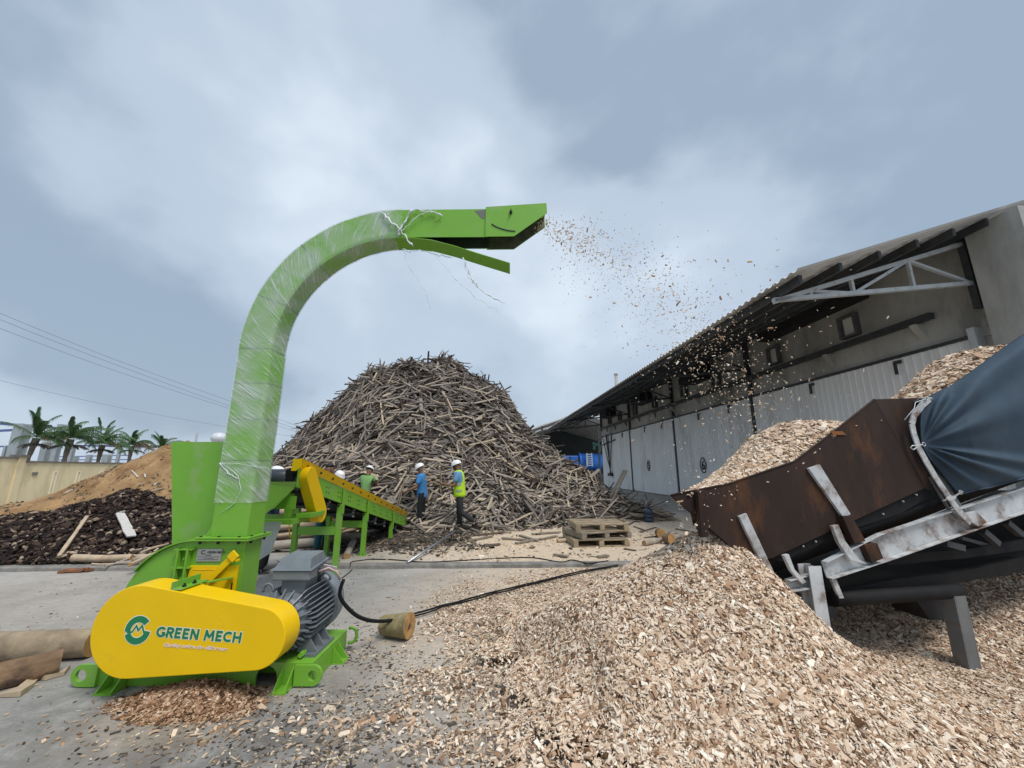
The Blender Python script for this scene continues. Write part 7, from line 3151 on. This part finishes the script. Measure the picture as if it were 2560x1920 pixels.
M_blue_shirt = mat('blue_shirt', (0.045, 0.22, 0.50), .8, var=.10, vs=10, bump=.3, bs=14)
M_lblue = mat('pale_blue_shirt', (0.13, 0.29, 0.48), .8, var=.10, vs=10)
M_gshirt = mat('green_shirt', (0.17, 0.33, 0.11), .85, var=.10, vs=9, bump=.3, bs=14)
M_navy = mat('navy_clothes', (0.012, 0.025, 0.075), .85, var=.15, vs=9)
M_teal = mat('teal_trousers', (0.008, 0.085, 0.105), .85, var=.15, vs=9)
M_blackcl = mat('black_trousers', (0.010, 0.011, 0.014), .85, var=.2, vs=9)
M_char = mat('charcoal_trousers', (0.020, 0.021, 0.024), .85, var=.2, vs=9)
M_vest = mat('lime_vest', (0.45, 0.72, 0.02), .7, var=.06, vs=6)
M_refl = mat('reflective_tape', (0.36, 0.38, 0.30), .4, .2)
M_grshirt = mat('grey_shirt', (.30, .33, .36), .85, var=.1, vs=9)

p = P(1051, 1322, z=BZ)
pa_, wr = person((p.x, p.y, BZ), R(185), 'worker in a bright blue shirt and white helmet reaching towards the slab pile', M_blue_shirt, M_blackcl,
                 arms=(((.10, .05, -.27), (.34, -.02, -.36)), ((.12, -.02, -.27), (.40, .04, -.38))), lean=.08, head_pitch=.5, sleeve=.22, hh=1.70,
                 legs=(((.03, .01, -.44), (-.02, 0, -.83)), ((-.02, 0, -.44), (-.10, 0, -.83))))
for k, (dx, dz, L_) in enumerate(((-.02, .34, 1.25), (-.10, .20, 1.0))):
    w = wr[1] + V(-.08, 0, -.03)
    stick(w + V(.02 + dx * .3, .02 * k, .36), w + V(-.14 + dx, .02 * k, -.62), .035, .02, M_oldwood2, 'stick', ('longer', 'shorter')[k] + ' thin stick held upright by the worker in blue', 'stick')
p = P(1147, 1327, z=BZ)
pa_, wr = person((p.x, p.y, BZ), R(180), 'worker in a lime safety vest, face mask and white helmet carrying sticks, one foot lifted', M_lblue, M_char, vest=(M_vest, M_refl), mask=True,
                 arms=(((.08, .03, -.27), (.33, -.06, -.22)), ((.08, -.03, -.27), (.34, .05, -.24))), lean=.10, head_pitch=.35, sleeve=.20, hh=1.78,
                 legs=(((-.05, .0, -.43), (-.40, 0, -.66)), ((.02, 0, -.44), (-.02, 0, -.83))))
for k, (a, b) in enumerate((((-.42, -.05, .34), (.40, .0, -.24)), ((-.46, -.08, .16), (.30, -.02, -.10)), ((-.05, -.04, .34), (-.02, .0, -.10)), ((-.18, -.02, -.20), (.05, .02, .05)))):
    w = (wr[0] + wr[1]) / 2 + V(-.06, -.05, -.03)
    stick(w + V(*a), w + V(*b), .035, .022, M_oldwood2, 'stick', ('longest slanting', 'second slanting', 'upright', 'short downward')[k] + ' stick in the arms of the worker in the lime vest', 'stick')
p = P(918, 1162, y=11.6)
person((p.x, 11.6, BZ), R(78), 'worker in a green shirt and white helmet seen from behind, bending to the pile', M_gshirt, M_blackcl,
       arms=(((.16, .06, -.22), (.36, .0, -.36)), ((.16, -.06, -.22), (.36, .0, -.36))), lean=.16, head_pitch=.55, sleeve=.12, hh=max(1.5, (p.z - BZ) / 1.02))
p = P(823, 1158, y=8.05)
person((p.x, 8.05, BZ), R(-20), 'bareheaded worker with black hair behind the yellow conveyor skirt, in teal trousers', M_navy, M_teal, helmet=False,
       hh=(p.z - BZ) / 1.0, head_pitch=.05, head_yaw=-.25, arms=(((.12, .04, -.26), (.34, .0, -.30)), ((.12, -.04, -.26), (.34, 0, -.30))))
p = P(849, 1169, y=9.2)
person((p.x, 9.2, BZ), R(-30), 'worker whose white helmet shows just right of the bareheaded man over the conveyor', M_grshirt, M_char,
       hh=(p.z - BZ) / 1.06, head_pitch=.45)
p = P(690, 1160, y=6.75)
person((p.x, 6.75, 0), R(20), 'worker in navy with a white helmet half hidden behind the green duct', M_navy, M_blackcl,
       hh=(p.z) / 1.04, head_pitch=.4, arms=(((.10, .04, -.26), (.30, .0, -.28)), ((.10, -.04, -.26), (.30, 0, -.28))))
